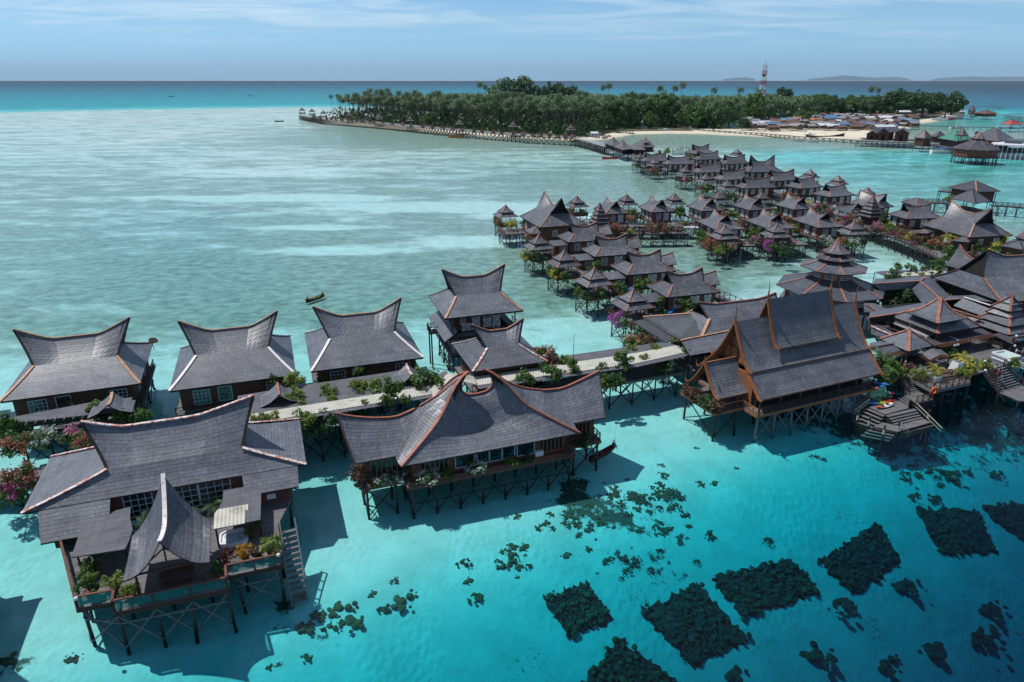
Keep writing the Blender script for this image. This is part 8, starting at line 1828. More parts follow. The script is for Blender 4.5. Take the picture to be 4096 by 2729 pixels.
def boat(label,p,rot,L,Wd,h,hm,im,cabin_=None,canopy=None,motor=False,name='motorboat',cat='boat',z=0.0,sheer=.5,mast=False,seats=2,sharp=1.0):
 t = thing(name,label,cat,(p.x,p.y,z),rot); b = MB(); hull(b,L,Wd,h,0,1,sheer,12,sharp); b.build('hull',[hm,im],t)
 for k in range(seats): x = lerp(-L * .28,L * .2,k / max(1,seats - 1)); b = MB(); b.box(x - .14,x + .14,-Wd * .4,Wd * .4,h * .6,h * .66); b.build('thwart',im,t)
 if cabin_: b = MB(); b.hexa([V3((-L*.12,-Wd*.32,h*.5)),V3((L*.22,-Wd*.28,h*.5)),V3((L*.22,Wd*.28,h*.5)),V3((-L*.12,Wd*.32,h*.5))],[V3((-L*.12,-Wd*.28,h+1.1)),V3((L*.1,-Wd*.24,h+1.1)),V3((L*.1,Wd*.24,h+1.1)),V3((-L*.12,Wd*.28,h+1.1))]); b.build('cabin',cabin_,t)
 if canopy:
  b = MB(); b.box(-L*.3,L*.2,-Wd*.45,Wd*.45,h+1.5,h+1.62); b.build('canopy',canopy,t)
  for sx_ in (-.27,.17):
   for sy_ in (-.4,.4): b = MB(); b.beam((L*sx_,Wd*sy_,h*.6),(L*sx_,Wd*sy_,h+1.55),.07); b.build('canopy_pole',WHITE,t)
 if motor: b = MB(); b.box(-L/2-.45,-L/2+.05,-.2,.2,h*.3,h+.55); b.box(-L/2-.35,-L/2-.15,-.08,.08,-.4,h*.4); b.build('outboard_motor',DKCL,t)
 if mast: b = MB(); b.tube((0,0,.2),(0,0,7),.1,.05,6); b.build('mast',BROWN,t)
 return t
WB = WHITE
boat('white speedboat with twin outboards pulled up at the beach edge',at(2660,527,.3),2.7,11,3.4,1.4,WB,WHITEB,WHITEB,None,True,z=.4); boat('white boat under a blue cover at the wood edge',at(2572,514,1),2.9,10,3,1.4,WB,BLUECL,BLUECL,z=1.3); boat('grey white boat beached left of the blue covered one',at(2480,512,1),2.9,10,2.8,1.2,WB,GREYH,WHITEB,z=1.3); boat('small white boat at the far left of the beach',at(2444,514,1),1.6,6,2.2,1.2,WB,WHITEB,z=1.3)
boat('white and blue dive boat on trestles behind the island boardwalk',at(1780,494,1.5),.05,15,4,1.7,WB,BLUE,WHITEB,BLUE,z=1.8); boat('white boat parked under the trees right of the dive boat',at(1910,492,1.5),.1,9,3,1.4,WB,BLUECL,WHITEB,z=1.6)
boat('small speedboat moored by the pier, left of two',at(3185,565),2.9,8,2.8,1.1,WB,WHITEB,None,WHITEB,True); boat('small speedboat with a dark blue canopy moored by the pier',at(3247,569),2.9,8,2.8,1.1,WB,WHITEB,None,NAVY,True); boat('long dark wooden boat with upturned ends and a mast on the beach',at(3300,552,.3),.05,29,3.2,1.4,DARKW,BROWN,sheer=2.2,mast=True,z=.2,name='wooden_boat'); boat('green fishing boat on the beach beside the long wooden boat',at(3238,545,.4),.1,9,2.6,1.3,plain('sea_green_paint',(.15,.4,.36),.5,.1),WHITEB,WHITEB,z=.4,name='wooden_boat')
boat('long white launch with a blue canopy beside the octagonal lodge',at(*f34(1340,715)),.05,23,4.6,1.5,WB,WHITEB,WHITEB,BLUE); boat('white launch with a canopy lying off the footbridge',at(*f34(1455,385)),.1,15,3.5,1.2,WB,WHITEB,WHITEB); boat('dark speedboat between green roofed hall and footbridge',at(*f34(1715,470)),1.4,8,3,1.4,NAVY,WHITEB,NAVY); boat('white boat under the red pavilion',at(*f34(2090,383)),.05,14,3,1.1,WB,WHITEB)
for k,(a,c,lab) in enumerate(((940,225,'white boat with a red bottom, nearest the trees on the far beach'),(1020,210,'white and red boat second from the trees on the far beach'),(1140,200,'white cabin boat third on the far beach'),(1210,275,'red bottomed boat at the waterline of the far beach'),(1320,268,'white boat right of the red bottomed one at the waterline'),(1430,248,'white boat with red stripe afloat at the far beach'))): boat(lab,at(*f34(a,c),.6),-.15,17,3.6,1.7,WB if k % 2 else RED,WHITEB,WHITEB if k in (2,3) else None,z=.8)
for k in range(9): boat('narrow wooden canoe drawn up before the village huts',at(3000 + 52 * k + RND.uniform(-8,8),528 + RND.uniform(-4,3),1),RND.uniform(-.3,.3) + (0 if k % 2 else 3.1),RND.uniform(7,10),1.3,.8,(WHITEB,BROWN,GREYH)[k % 3],BROWN,z=1.0,name='canoe')['group'] = 'canoes drawn up before the village'
boat('orange hulled boat with a dark roof off the island boardwalk',at(1825,551),.0,12,3,1.5,plain('orange_hull',(.5,.2,.05),.5,.1),DARKW,None,DARKW,name='wooden_boat'); boat('thin grey canoe right of the orange hulled boat',at(1862,556),.02,12,1.2,.6,GREYH,BROWN,name='canoe')
for px_,py_,lab,L in ((1117,487,'dark fishing boat alone on the shallows left of the island',9),(683,386,'tiny dark boat far out on the left horizon water',16),(1000,382,'tiny boat far out left of the island palms',10),(2440,636,'red canoe below the far cluster',9)):
 boat(lab,at(px_,py_),.05,L,2,.8,RED if 'red' in lab else DARKW,BROWN,None,None,name='canoe')
# -- people
def skinned(name,mat,parent,V,E_,Rr,sub=1):
 me = bpy.data.meshes.new(name); me.from_pydata(V,E_,[]); o = put(name,me,parent); me.materials.append(mat)
 md = o.modifiers.new('skin','SKIN'); md.use_smooth_shade = True
 for v_,r_ in zip(me.skin_vertices[0].data,Rr): v_.radius = (r_,r_) if not isinstance(r_,tuple) else r_
 me.skin_vertices[0].data[0].use_root = True
 s_ = o.modifiers.new('subdivision','SUBSURF'); s_.levels = sub; s_.render_levels = sub; return o
def person(label,p,rot,top=None,bottom=None,pose='stand',hair=True,cap=None,z=None):
 t = thing('person',label,'person',(p.x,p.y,p.z if z is None else z),rot); sit = pose == 'sit'; hip = .45 if sit else .92
 V = [(0,0,hip),(0,0,hip + .22),(0,.01,hip + .42),(0,0,hip + .52),(0,-.02,hip + .62),(0,-.02,hip + .74),(0,-.01,hip + .82)]; E_ = [(i,i + 1) for i in range(6)]; Rr = [.14,(.15,.11),(.17,.11),.07,.075,.1,.06]
 for s in (-1,1):
  i0 = len(V); reach = pose == 'reach'
  ak = (s * .24,-.02,hip + .2) if not sit else (s * .25,-.12,hip + .2); hd = (s * .27,-.08,hip - .05) if not sit else (s * .16,-.38,hip + .12)
  if reach: ak,hd = (s * .22,-.2,hip + .3),(s * .14,-.45,hip + .36)
  V += [(s * .19,0,hip + .46),ak,hd]; E_ += [(2,i0),(i0,i0 + 1),(i0 + 1,i0 + 2)]; Rr += [.06,.045,.032]; w = i0 + 2
  for f in range(5):
   o_ = (-.03 + .015 * f) if f < 4 else s * -.035; ln_ = (.075,.085,.08,.065,.05)[f]; j = len(V); V += [(hd[0] + o_ * .8,hd[1] - .02,hd[2] - .05),(hd[0] + o_,hd[1] - .035,hd[2] - .05 - ln_)]; E_ += [(w,j),(j,j + 1)]; Rr += [.012,.008]
  k0 = len(V)
  if sit: V += [(s * .1,-.05,hip),(s * .12,-.45,hip + .02),(s * .12,-.48,.08),(s * .12,-.6,.04)]
  else: V += [(s * .1,0,hip - .06),(s * .11,-.02 + (.12 * s if pose == 'walk' else 0),hip * .5),(s * .11,.02 + (.2 * s if pose == 'walk' else 0),.08),(s * .12,-.12 + (.2 * s if pose == 'walk' else 0),.04)]
  E_ += [(0,k0),(k0,k0 + 1),(k0 + 1,k0 + 2),(k0 + 2,k0 + 3)]; Rr += [.095,.062,.042,.03]
 skinned('body',SKINM,t,V,E_,Rr)
 b = MB(); hc = V3((0,-.02,hip + .76)); b.lathe(hc,[(.02,-.02),(.108,.0),(.11,.06),(.07,.115),(.02,.125)],9); b.build('hair' if not cap else 'cap',cap or HAIR,t)
 b = MB()
 for s in (-1,1): b.box(s * .035 - .012,s * .035 + .012,hc.y - .112,hc.y - .1,hc.z - .025,hc.z - .01)
 b.box(-.012,.012,hc.y - .122,hc.y - .1,hc.z - .06,hc.z - .02); b.box(-.03,.03,hc.y - .108,hc.y - .1,hc.z - .085,hc.z - .075)
 b.build('face',HAIR,t)
 if top:
  V2 = [(0,0,hip - .02),(0,0,hip + .22),(0,.01,hip + .42),(0,0,hip + .5)]; E2 = [(0,1),(1,2),(2,3)]; R2 = [.155,(.165,.125),(.185,.125),.09]
  for s in (-1,1): i0 = len(V2); V2 += [(s * .19,0,hip + .46),(s * .225,-.02,hip + .3)]; E2 += [(2,i0),(i0,i0 + 1)]; R2 += [.075,.065]
  skinned('shirt',top,t,V2,E2,R2)
 if bottom:
  V2 = [(0,0,hip + .06)]; E2 = []; R2 = [.155]
  for s in (-1,1):
   i0 = len(V2); V2 += [(s * .1,-.02,hip - .05),(s * .11,-.36,hip + .02) if sit else (s * .115,-.02,hip - .4)]; E2 += [(0,i0),(i0,i0 + 1)]; R2 += [.11,.085]
  skinned('shorts',bottom,t,V2,E2,R2)
 return t
person('bare chested person in blue shorts and white cap above the jetty stairs',AT(dd,932,858,TZ),2.4,None,BLUECL,'stand',True,WHCL,z=TZ); person('person in dark red clothes and a blue cap behind the bare chested one',AT(dd,885,830,TZ),1.0,plain('maroon_cloth',(.12,.02,.03),.8),DKCL,'stand',True,BLUECL,z=TZ)
person('person in a white shirt and dark trousers at the head of the second stairway',AT(dd,2000,875,2.9),0.2,WHCL,DKCL,'stand',z=2.7); person('person in a red and white shirt walking down the second stairway',AT(dd,2040,935,2.3),.1,REDCL,DKCL,'walk',z=2.2); person('person with a blue towel in the shade under the slatted roof',AT(dd,2060,600,TZ),1.0,BLUECL,DKCL,'reach',z=TZ)
person('person in a white top leaning over beside the square tub',AT(dd,2240,690,TZ),1.2,WHCL,NAVY,'reach',z=TZ); person('fair haired person in a pale top at the right edge rail',AT(dd,2312,700,TZ),.6,plain('sand_cloth',(.45,.38,.25),.8),DKCL,'stand',True,plain('fair_hair',(.35,.24,.12),.8),z=TZ); person('person in a grey shirt behind the tall white planter',AT(dd,1545,770,TZ),0,plain('grey_cloth',(.2,.21,.23),.8),DKCL,'sit',z=TZ)
person('person in a striped dark shirt walking the boardwalk at the left edge',at(112,1888,2.2),.5,DKCL,DKCL,'walk',z=2.2); person('person in red with a white cap between swept hall and big house',at(*k6(505,640),3.3),.4,REDCL,DKCL,'stand',True,WHCL,z=3.3)
# fishing boats with people
for lab,p,rot,hm,im,crew in (('narrow wooden canoe with two people beside the horned villa',at(2412,1820),.76,BROWN,plain('maroon_paint',(.1,.03,.035),.6),(('person in a blue shirt seated in the bow of the canoe by the horned villa',2.0,BLUECL),('person in dark clothes seated in the stern of the canoe by the horned villa',-1.9,DKCL))),('dark canoe with yellow floor boards and two people on the open lagoon',at(1262,1198),1.0,DARKW,plain('yellow_boards',(.4,.33,.06),.6),(('dark clothed person seated in the bow of the lagoon canoe',1.9,DKCL),('dark clothed person in a hat seated in the stern of the lagoon canoe',-2.0,DKCL)))):
 boat(lab,p,rot,4.7,.9,.42,hm,im,None,None,False,'canoe',sheer=.35,seats=3)
 for l2,x,cl in crew: person(l2,V3((p.x + x * math.cos(rot),p.y + x * math.sin(rot),0)),rot + math.pi / 2 if x > 0 else rot + math.pi / 2,cl,DKCL,'sit',z=-.12)
p = at(2412,1820); t = thing('fishing_rod','long thin pole held up in the canoe by the horned villa','pole',(p.x + 1.4,p.y + 1.1,.6),.6); b = MB(); b.tube((0,0,0),(.7,.5,2.6),.02,.008,5); b.build('pole',BROWN,t)
# -- kayaks, lifebuoy, planters, small things
def kayak(label,p0,p1,z,cols,w=.75,tilt=0.0,name='kayak'):
 a,c = V3(p0),V3(p1); d = c - a; L = d.length; t = thing(name,label,'kayak',((a.x + c.x) / 2,(a.y + c.y) / 2,(a.z + c.z) / 2 + .02),math.atan2(d.y,d.x)); n = 14; b = MB(); rg = []
 for i in range(n + 1):
  u_ = -1 + 2 * i / n; w_ = max(.015,w / 2 * (1 - abs(u_) ** 2.4)); h_ = .16 + .1 * u_ * u_; rg.append([V3((u_ * L / 2,w_ * math.cos(k * math.pi / 4),.2 + .12 * u_ * u_ + (h_ if k < 5 else .17) * math.sin(k * math.pi / 4) * min(1,3 * (1 - abs(u_)) + .15))) for k in range(8)])
 for i in range(n):
  for k in range(8): b.face([rg[i][k],rg[i+1][k],rg[i+1][(k+1) % 8],rg[i][(k+1) % 8]][::-1],min(len(cols) - 1,int(i / n * len(cols))))
 b.build('hull',cols,t); b = MB()
 for cx in (-.18,.16): b.face([V3((cx * L + .45 * math.cos(q) ,w * .3 * math.sin(q),.385)) for q in lin(0,5.76,12)])
 b.build('cockpit',DKCL,t); return t
kayak('rainbow coloured kayak lying on the jetty landing',AT(dd,518,1242,KZ),AT(dd,832,1203,KZ),KZ,[BLUE,BLUE,GREENP,YELP,ORANGE,RED,RED],.8); kayak('red and white kayak in front of the rainbow one',AT(dd,600,1292,KZ),AT(dd,822,1238,KZ),KZ,[plain('coral_red',(.6,.12,.08),.4),plain('coral_red2',(.6,.2,.14),.4),WHITE,WHITE,YELP],.72)
kayak('blue and white kayak on the hall deck by the stairs',AT(dd,480,935,HF + .5),AT(dd,758,1040,HF + .2),HF + .3,[WHITEB,BLUEW,BLUE,BLUE],.8); kayak('dark blue kayak under the blue and white one',AT(dd,500,975,HF + .1),AT(dd,700,1060,HF),HF,[DKCL,NAVY,BLUE],.75); kayak('clear orange kayak in front of the stacked kayaks',AT(dd,500,1005,HF),AT(dd,640,1075,HF),HF,[plain('amber_shell',(.4,.14,.08),.3)],.8); kayak('pink and white paddle board leaning below the hall deck',AT(dd,738,1105,2.0),AT(dd,830,1125,1.9),2,[WHITE,plain('pink_board',(.7,.06,.16),.4)],.4)
b = MB(); n = 20
tp_c = AT(dd,1285,1065,3.2); t = thing('lifebuoy','orange lifebuoy hanging on the terrace corner','lifebuoy',tp_c + V3((-.2,-.5,.2)),.3); Rg = []
for i in range(n):
 a = 2 * math.pi * i / n; Rg.append([V3(((.42 + .13 * math.cos(q)) * math.cos(a),.12 * math.sin(q),(.42 + .13 * math.cos(q)) * math.sin(a))) for q in lin(0,2 * math.pi * 7 / 8,8)])
for i in range(n):
 for k in range(8): b.face([Rg[i][k],Rg[i][(k+1) % 8],Rg[(i+1) % n][(k+1) % 8],Rg[(i+1) % n][k]])
b.build('ring',ORANGE,t)
def planter(label,p,w0,w1,h,mat=WHITE): t = thing('planter',label,'planter',(p.x,p.y,TZ),.35); b = MB(); q_ = [(-1,-1),(1,-1),(1,1),(-1,1)]; b.hexa([V3((x * w0,y * w0,0)) for x,y in q_],[V3((x * w1,y * w1,h)) for x,y in q_]); b.build('box',mat,t); b = MB(); b.box(-w1 * .85,w1 * .85,-w1 * .85,w1 * .85,h + .004,h + .02); b.build('soil',BARK,t); return t
pa = AT(dd,1290,945,TZ); planter('square white planter with a golden palm at the terrace rail',pa,.55,.72,.8); palm('golden palm in the square white planter at the terrace rail',pa.x,pa.y,TZ + .8,.9,'gold',.75,.05,0,None,'golden_palm')
pa = AT(dd,1545,850,TZ); planter('tall white planter with flared base on the terrace',pa,.75,.5,1.6); pa = AT(dd,1615,790,TZ); palm('golden palm behind the tall white planter',pa.x,pa.y,TZ,1.4,'gold',.9,.05,2,None,'golden_palm')
t = thing('tub','large square white tub with a pale green inside by the second stairway','tub',AT(dd,2120,735,TZ),.35); b = MB(); q_ = [(-1,-1),(1,-1),(1,1),(-1,1)]
for z0_,z1_,w0,w1 in ((0,.5,1.05,1.15),(.5,.56,1.25,1.25),(.56,1.05,1.1,1.2)): b.hexa([V3((x * w0,y * w0,z0_)) for x,y in q_],[V3((x * w1,y * w1,z1_)) for x,y in q_])
for s in (-1,1): b.box(-1.28,1.28,s * 1.2 - .08,s * 1.2 + .08,1.05,1.35); b.box(s * 1.2 - .08,s * 1.2 + .08,-1.12,1.12,1.05,1.35)
b.build('shell',WHITE,t); b = MB(); b.box(-1.1,1.1,-1.1,1.1,1.055,1.06); b.build('lining',plain('pale_green',(.4,.55,.48),.5,.1),t)
for lab,a,c,kind,s in (('lime fern at the corner of the stairs on the terrace',1120,880,'lime',1.8),('bright green fern below the tall white planter',1615,850,'lime',2.0),('variegated shrub right of the golden palm on the terrace',1710,790,'yellow',2.2),('yellow green potted shrub by the second stairway',1915,770,'lime',1.7),('yellow shrub beside the square tub',2225,745,'yellow',1.5),('grey green potted plant behind the bare chested person',995,800,'bronze',1.8),('large leaved green shrub at the end of the hall deck',790,850,'green',3.0),('lime flushed shrub over the hall deck end',830,830,'lime',2.4),('dark green shrub by the kayaks',720,900,'dark',2.4),('yellow shrub low beside the kayaks',750,920,'yellow',1.6),('dark plant behind the palm at the hall end',700,780,'dark',3.0),('spiky green plant under the slatted roof',1500,620,'green',1.8)):
 p = AT(dd,a,c,TZ + .35 * s); bush(lab,kind,(p.x,p.y,TZ + .1),s * .9,pot=TERRA if 'potted' in lab else None)
p = AT(dd,1160,850,TZ + 1.2); palm('spreading cycad on the terrace by the stairs',p.x,p.y,TZ,1.0,'small',.85,.02,0,None,'cycad'); p = AT(dd,650,640,5.6); palm('dark feathery palm at the corner of the carved hall',p.x,p.y,TZ,2.2,'small',1.1,.05,0,None,'feather_palm'); p = AT(dd,770,700,5.0); palm('second dark feathery palm at the corner of the carved hall',p.x,p.y,TZ,1.6,'small',1.0,.05,1,None,'feather_palm')
for lab,a,c,kind,s in (('dark tree in the courtyard left',200,300,'dark',4.2),('taller dark tree in the middle of the courtyard',260,270,'dark',4.6),('light shrub at the right of the courtyard',390,390,'green',2.6),('dark shrub at the front of the courtyard',120,380,'dark',4.0),('dark shrub filling the courtyard front',290,390,'dark',3.8),('lime leaves between corridor and big house',660,255,'lime',1.8),('lime leaves in the gap below the big house eave',770,330,'lime',2.6),('green leaves in the gap below the big house eave',720,300,'green',2.4)):
 p = AT(jj,a,c,4.2); bush(lab,kind,(p.x,p.y,3.0),s)
t = thing('picnic_table','brown timber table with benches on the terrace by the rail','table',AT(dd,1420,900,TZ),.35); b = MB(); b.box(-1.5,1.5,-.4,.4,.7,.78); b.build('tabletop',BROWN,t)
for s in (-1,1): b = MB(); b.box(-1.5,1.5,s * .8 - .16,s * .8 + .16,.42,.48); b.build('bench',BROWN,t); b = MB(); b.beam((s * 1.1,-.85,0),(s * 1.1,.85,.0),.08); b.beam((s * 1.1,-.5,0),(s * 1.1,0,.7),.08); b.beam((s * 1.1,.5,0),(s * 1.1,0,.7),.08); b.build('trestle',BROWN,t)
for k,(a,c,z,lab) in enumerate(((1540,535,4.9,'pair lamp, left globe under the slatted roof'),(1575,528,4.9,'pair lamp, right globe under the slatted roof'),(1895,722,4.4,'globe lamp by the potted shrub at the second stairway'),(1900,830,4.2,'lower globe lamp at the head of the second stairway'),(2265,425,6.2,'globe lamp above the lettered sign board'),(2243,540,5.0,'globe lamp under the lettered sign board'),(2180,715,4.4,'globe lamp in front of the square tub'))):
 p = AT(dd,a,c,z); t = thing('globe_lamp','white ' + lab,'lamp',(p.x,p.y,z)); b = MB(); b.lathe((0,0,0),[(.03,-.2),(.15,-.13),(.2,0),(.15,.13),(.03,.2)],10); b.build('globe',WHITE,t); b = MB(); b.tube((0,0,-1.0 if k in (2,3,6) else -.3),(0,0,-.18),.05,.05,5); b.build('bracket',DARKW,t)
p = at(1900 + .4675 * 1850,700 + .4675 * 450,3.9); t = thing('laundry','white laundry heaped on the rail at the end of the flower boardwalk','laundry',p); b = MB()
for k in range(5): blob(b,(k * .8 - 1.6,RND.uniform(-.3,.3),0),.55,random.Random(k),8,4,.6)
b.build('sheet',WHCL,t)
for lab,a,c in (('blue lounger beside the gazebo by the tallest hall',715,632),('blue lounger on the deck with towels',1330,978),('blue lounger by the nearest lagoon side bungalow',1675,1172),('blue lounger near the second lagoon side bungalow',1285,965)):
 p = at(1900 + .4675 * a,700 + .4675 * c,3.6); t = thing('sun_lounger',lab,'lounger',(p.x,p.y,3.3),.9); b = MB(); b.box(-.9,.4,-.35,.35,.3,.4); b.build('seat',BLUE,t); b = MB(); b.beam((.4,0,.35),(1.0,0,.85),.7,.08); b.build('backrest',BLUE,t)
 for xx in (-.8,.3):
  for yy_ in (-.3,.3): b = MB(); b.beam((xx,yy_,0),(xx,yy_,.32),.06); b.build('leg',WHITE,t)
# -- reef platforms, corals and fish under the clear water
cr = lambda a,c: (2000 + .8904 * a,1850 + .8904 * c)
def under(px_,py_,lift=0.0):
 p = at(px_,py_,-1.5)
 for _ in range(8): p = at(px_,py_,-depth(p.x,p.y) + lift)
 return p
def reef(label,pts,lift=.35,seed=0):
 P = [under(*cr(*p),lift) for p in pts]; c = sum(P,V3()) / 4; zt_ = c.z; t = thing('reef_platform',label,'reef',(c.x,c.y,zt_)); r_ = random.Random(seed); n,m_ = 26,20; off = V3((c.x,c.y,zt_))
 def lay(u_,v_,j_=.16):
  p = lerp(lerp(P[0],P[1],u_),lerp(P[3],P[2],u_),v_); p = V3((p.x + r_.uniform(-j_,j_),p.y + r_.uniform(-j_,j_),0)); p.z = -depth(p.x,p.y) + lift + r_.uniform(-.22,.26); return p - off
 G = [[lay(i / n,j / m_,.16 if 0 < i < n and 0 < j < m_ else .34) for i in range(n + 1)] for j in range(m_ + 1)]
 b = MB()
 for j in range(m_):
  for i in range(n): b.face([G[j][i],G[j][i+1],G[j+1][i+1],G[j+1][i]])
 edge = G[0] + [r2[-1] for r2 in G[1:]] + G[-1][-2::-1] + [r2[0] for r2 in G[-2:0:-1]]
 for p,q_ in zip(edge,edge[1:] + edge[:1]): b.face([p,q_,q_ + V3((0,0,-lift - 1)),p + V3((0,0,-lift - 1))])
 b.build('crust',REEF,t); b = MB()
 for _ in range(70):
  q_ = lay(r_.uniform(-.03,1.03),r_.uniform(-.03,1.03)); blob(b,q_,r_.uniform(.12,.36),r_,6,4,.8)
 b.build('coral_growth',CORALG if seed % 2 else CORAL,t); return t
reef('small square coral crusted platform, nearest the villas',((205,608),(385,545),(500,690),(310,775)),.35,1); reef('large coral crusted platform in the middle of the lower edge',((640,665),(885,550),(1110,785),(860,905)),.35,2); reef('long coral crusted platform right of the middle one',((960,520),(1300,432),(1425,575),(1105,690)),.35,3); reef('coral platform deeper towards the jetty',((1430,440),(1690,275),(1805,440),(1590,580)),.35,4); reef('faint deep platform at the right',((1870,205),(2140,215),(2230,400),(1985,400)),.35,5); reef('faint deep platform cut by the right edge',((2165,195),(2450,180),(2450,400),(2270,290)),.35,6); reef('coral platform cut by the lower edge',((370,990),(540,790),(820,1000),(640,1120)),.35,7)
csrc = {}
def coral(label,group,px_,py_,s,mat,k,flat=1.0):
 key = (k,mat.name)
 p = under(px_,py_,0)
 if key not in csrc:
  b = MB(); r_ = random.Random(40 + k)
  for _ in range(16 + 5 * k):
   a_,q_ = r_.uniform(0,6.28),r_.random() ** .6 * (.95 + .25 * k); blob(b,(q_ * math.cos(a_),q_ * math.sin(a_) * .8,r_.uniform(-.05,.22 - .15 * q_)),r_.uniform(.14,.34) * (1.2 - .5 * q_),r_,8,5,.75,0,.14)
  csrc[key] = b.build('coral_mound',mat); o = csrc[key]
 else: o = csrc[key].copy(); COL.objects.link(o)
 s *= .7; o.location = p; o.scale = (s,s,s * flat); o.rotation_euler = (0,0,RND.uniform(0,6.28)); tag(o,label,'coral',group); return o
rc = random.Random(21); ms_ = (CORAL,CORALB,CORALG)
CL = [((560,160),(110,60),26,'brown coral mound in the dense patch right of the horned villa',1.0),((760,140),(100,45),18,'brown coral mound in the patch between horned villa and carved hall',1.0),((330,130),(70,50),20,'dark coral mound at the right end of the horned villa shadow',1.1),((320,260),(190,60),26,'scattered coral head below the horned villa',.75),((800,320),(140,60),20,'small coral head above the long platform',.75),((60,440),(80,70),12,'coral head left of the small platform',.9),((560,440),(190,70),12,'coral head above the middle platform',.75),((2050,90),(190,60),16,'dark coral patch in front of the jetty',1.3),((1900,30),(160,50),14,'coral patch below the jetty steps',1.0)]
for (cx,cy_),(sx_,sy_),n,lab,sc in CL:
 for _ in range(n): coral(lab,lab.replace('head','heads').replace('mound','mounds').replace('patch','patches',1),*cr(rc.gauss(cx,sx_ * .6),rc.gauss(cy_,sy_ * .6)),sc * rc.uniform(.4,1.25),rc.choice(ms_),rc.randrange(3),.7)
vq = lambda a,c: (a * 1.7408,c * 1.7405)
for a,c,s,lab in ((905,1335,.75,'coral head on the sand, uppermost below the small gap'),(855,1365,.8,'coral head left of the large brown pair'),(930,1375,1.9,'large brown coral pair at the lower middle'),(880,1400,1.2,'coral lobe left of the large brown pair'),(790,1395,1.8,'long ridge of coral, upper part'),(730,1412,1.3,'coral at the left end of the long ridge'),(810,1428,1.9,'dark coral below the long ridge'),(700,1440,1.5,'coral lobe at the foot of the long ridge'),(765,1440,1.2,'coral lobe between ridge and dark mound'),(1068,1295,1.2,'round coral head right of centre below the horned villa'),(1075,1335,.9,'coral head above the round one by the tall pair'),(1095,1370,1.2,'round dark coral head, lower of the pair'),(1188,1300,1.0,'coral head in line with the round one'),(1175,1255,.9,'coral head near the end of the villa shadow'),(705,1510,.9,'round coral at the bottom, right of the deck shadow'),(620,1532,.6,'little coral at the bottom, left of the round one'),(640,1525,.4,'tiny coral beside the little one'),(165,1515,.9,'coral lump at the lower left on bare sand'),(10,1520,1.6,'dark coral at the left edge in shadow'),(655,1395,1.2,'coral under the deck stairs'),(690,1370,1.0,'coral at the foot of the deck stairs'),(1520,1070,.7,'coral head alone on the sand below the hall'),(1640,1110,.8,'dark coral head alone right of the brown patch'),(1870,1048,1.0,'coral cluster on the sand in front of the hall'),(1890,1055,.7,'smaller coral of the cluster in front of the hall'),(2290,975,1.0,'coral head at the right near the second stairway'),(2050,1045,.9,'coral head below the lowest jetty steps'),(1600,1030,.6,'small coral head under the hall porch shadow'),(1350,1260,.8,'coral head above the small square platform'),(1430,1282,1.0,'coral head above the middle platform, larger'),(1300,1275,.8,'coral head left above the small square platform'),(1762,1240,1.0,'coral head above the long platform, right'),(1690,1075,.5,'tiny coral head right of the hall shadow')): coral(lab,None,*vq(a,c),s,rc.choice(ms_),rc.randrange(3),.7)
for a,c,s,lab in ((1405,840,4.2,'deep dark coral mound at the bottom right'),(1530,630,3.8,'dark ragged coral mound beside the deep platform'),(1800,545,4.2,'dim long coral ridge right of the deep platform'),(1920,830,4.6,'dim coral mound far at the bottom right'),(1740,890,3.6,'dim coral mound at the lower right'),(2180,650,4.2,'dim coral mound at the right edge below the platforms'),(2150,770,4.6,'dim coral mound near the right bottom corner'),(1050,940,3.2,'dark coral mound below the middle platform')): coral(lab,None,*cr(a,c),s * .62,CORAL,rc.randrange(3),.6)
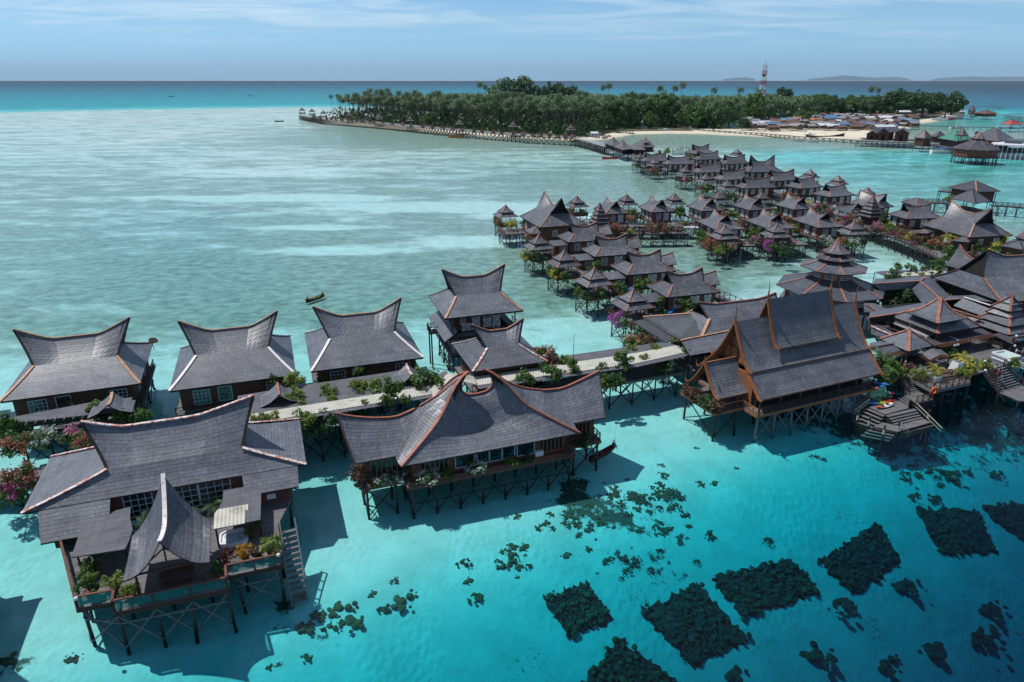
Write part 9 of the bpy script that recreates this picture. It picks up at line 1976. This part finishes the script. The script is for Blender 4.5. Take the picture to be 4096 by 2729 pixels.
fm = solid('fish_scale',(.05,.06,.06)); b = MB(); b.lathe((0,0,0),[(.01,-.2),(.05,-.1),(.065,.03),(.02,.18)],6); b.face([V3((0,.06,-.3)),V3((0,0,-.18)),V3((0,-.06,-.3))]); fo = b.build('fish',fm); fo.rotation_euler = (math.pi / 2,0,0); tag(fo,'small dark fish schooling over the sand near the platforms','fish','fish near the reef platforms')
for k in range(42):
 cx,cy_,r1,r2 = ((95,900,70,45),(1560,250,60,30),(1665,720,25,60),(620,590,70,20))[k % 4]; p = under(*cr(rc.gauss(cx,r1 * .7),rc.gauss(cy_,r2 * .7)),.8); o = fo if k == 0 else fo.copy()
 if k: COL.objects.link(o)
 o.location = p; o.rotation_euler = (math.pi / 2,0,rc.uniform(0,6.28)); s = rc.uniform(.4,.75); o.scale = (s,) * 3
# -- far hills on the horizon
b = MB()
for lab_,x0_,x1_,pk in (('a',3240,3640,((3240,0),(3300,8),(3380,17),(3430,12),(3500,6),(3580,10),(3640,0))),('b',3740,4300,((3740,0),(3800,7),(3880,12),(3950,9),(4050,11),(4300,8))),('c',2900,3020,((2900,0),(2950,6),(2985,8),(3020,0)))):
 D_ = 56000.0; P = [(V3(((x - 2048) / FPX * D_ * .94,D_,-700)),V3(((x - 2048) / FPX * D_ * .94,D_ + 400,-30 + h * .75 * D_ / FPX))) for x,h in pk]
 for (a0_,a1_),(c0,c1_) in zip(P,P[1:]): b.face([a0_,c0,c1_,a1_],0,smooth=True); b.face([a1_,c1_,c1_ + V3((0,2000,-300)),a1_ + V3((0,2000,-300))],0)
tag(b.build('hills',plain('far_forest',(.05,.09,.06),.95,.3,.002)),'faint blue hills along the right horizon',kind='structure')
# -- air
b = MB(); b.box(-60000,60000,-900,59500,-1300,900); m,nd,mth,mix,ramp,mapr,noise,mapping = newmat('haze_air'); pv = nd('ShaderNodeVolumePrincipled',ins={'Color': (.62,.82,1,1),'Density': HAZE,'Anisotropy': .0}); nd('ShaderNodeOutputMaterial',ins={1: pv.outputs[0]})
if HAZE > 0: tag(b.build('haze',m),'thin blue sea haze',kind='stuff')
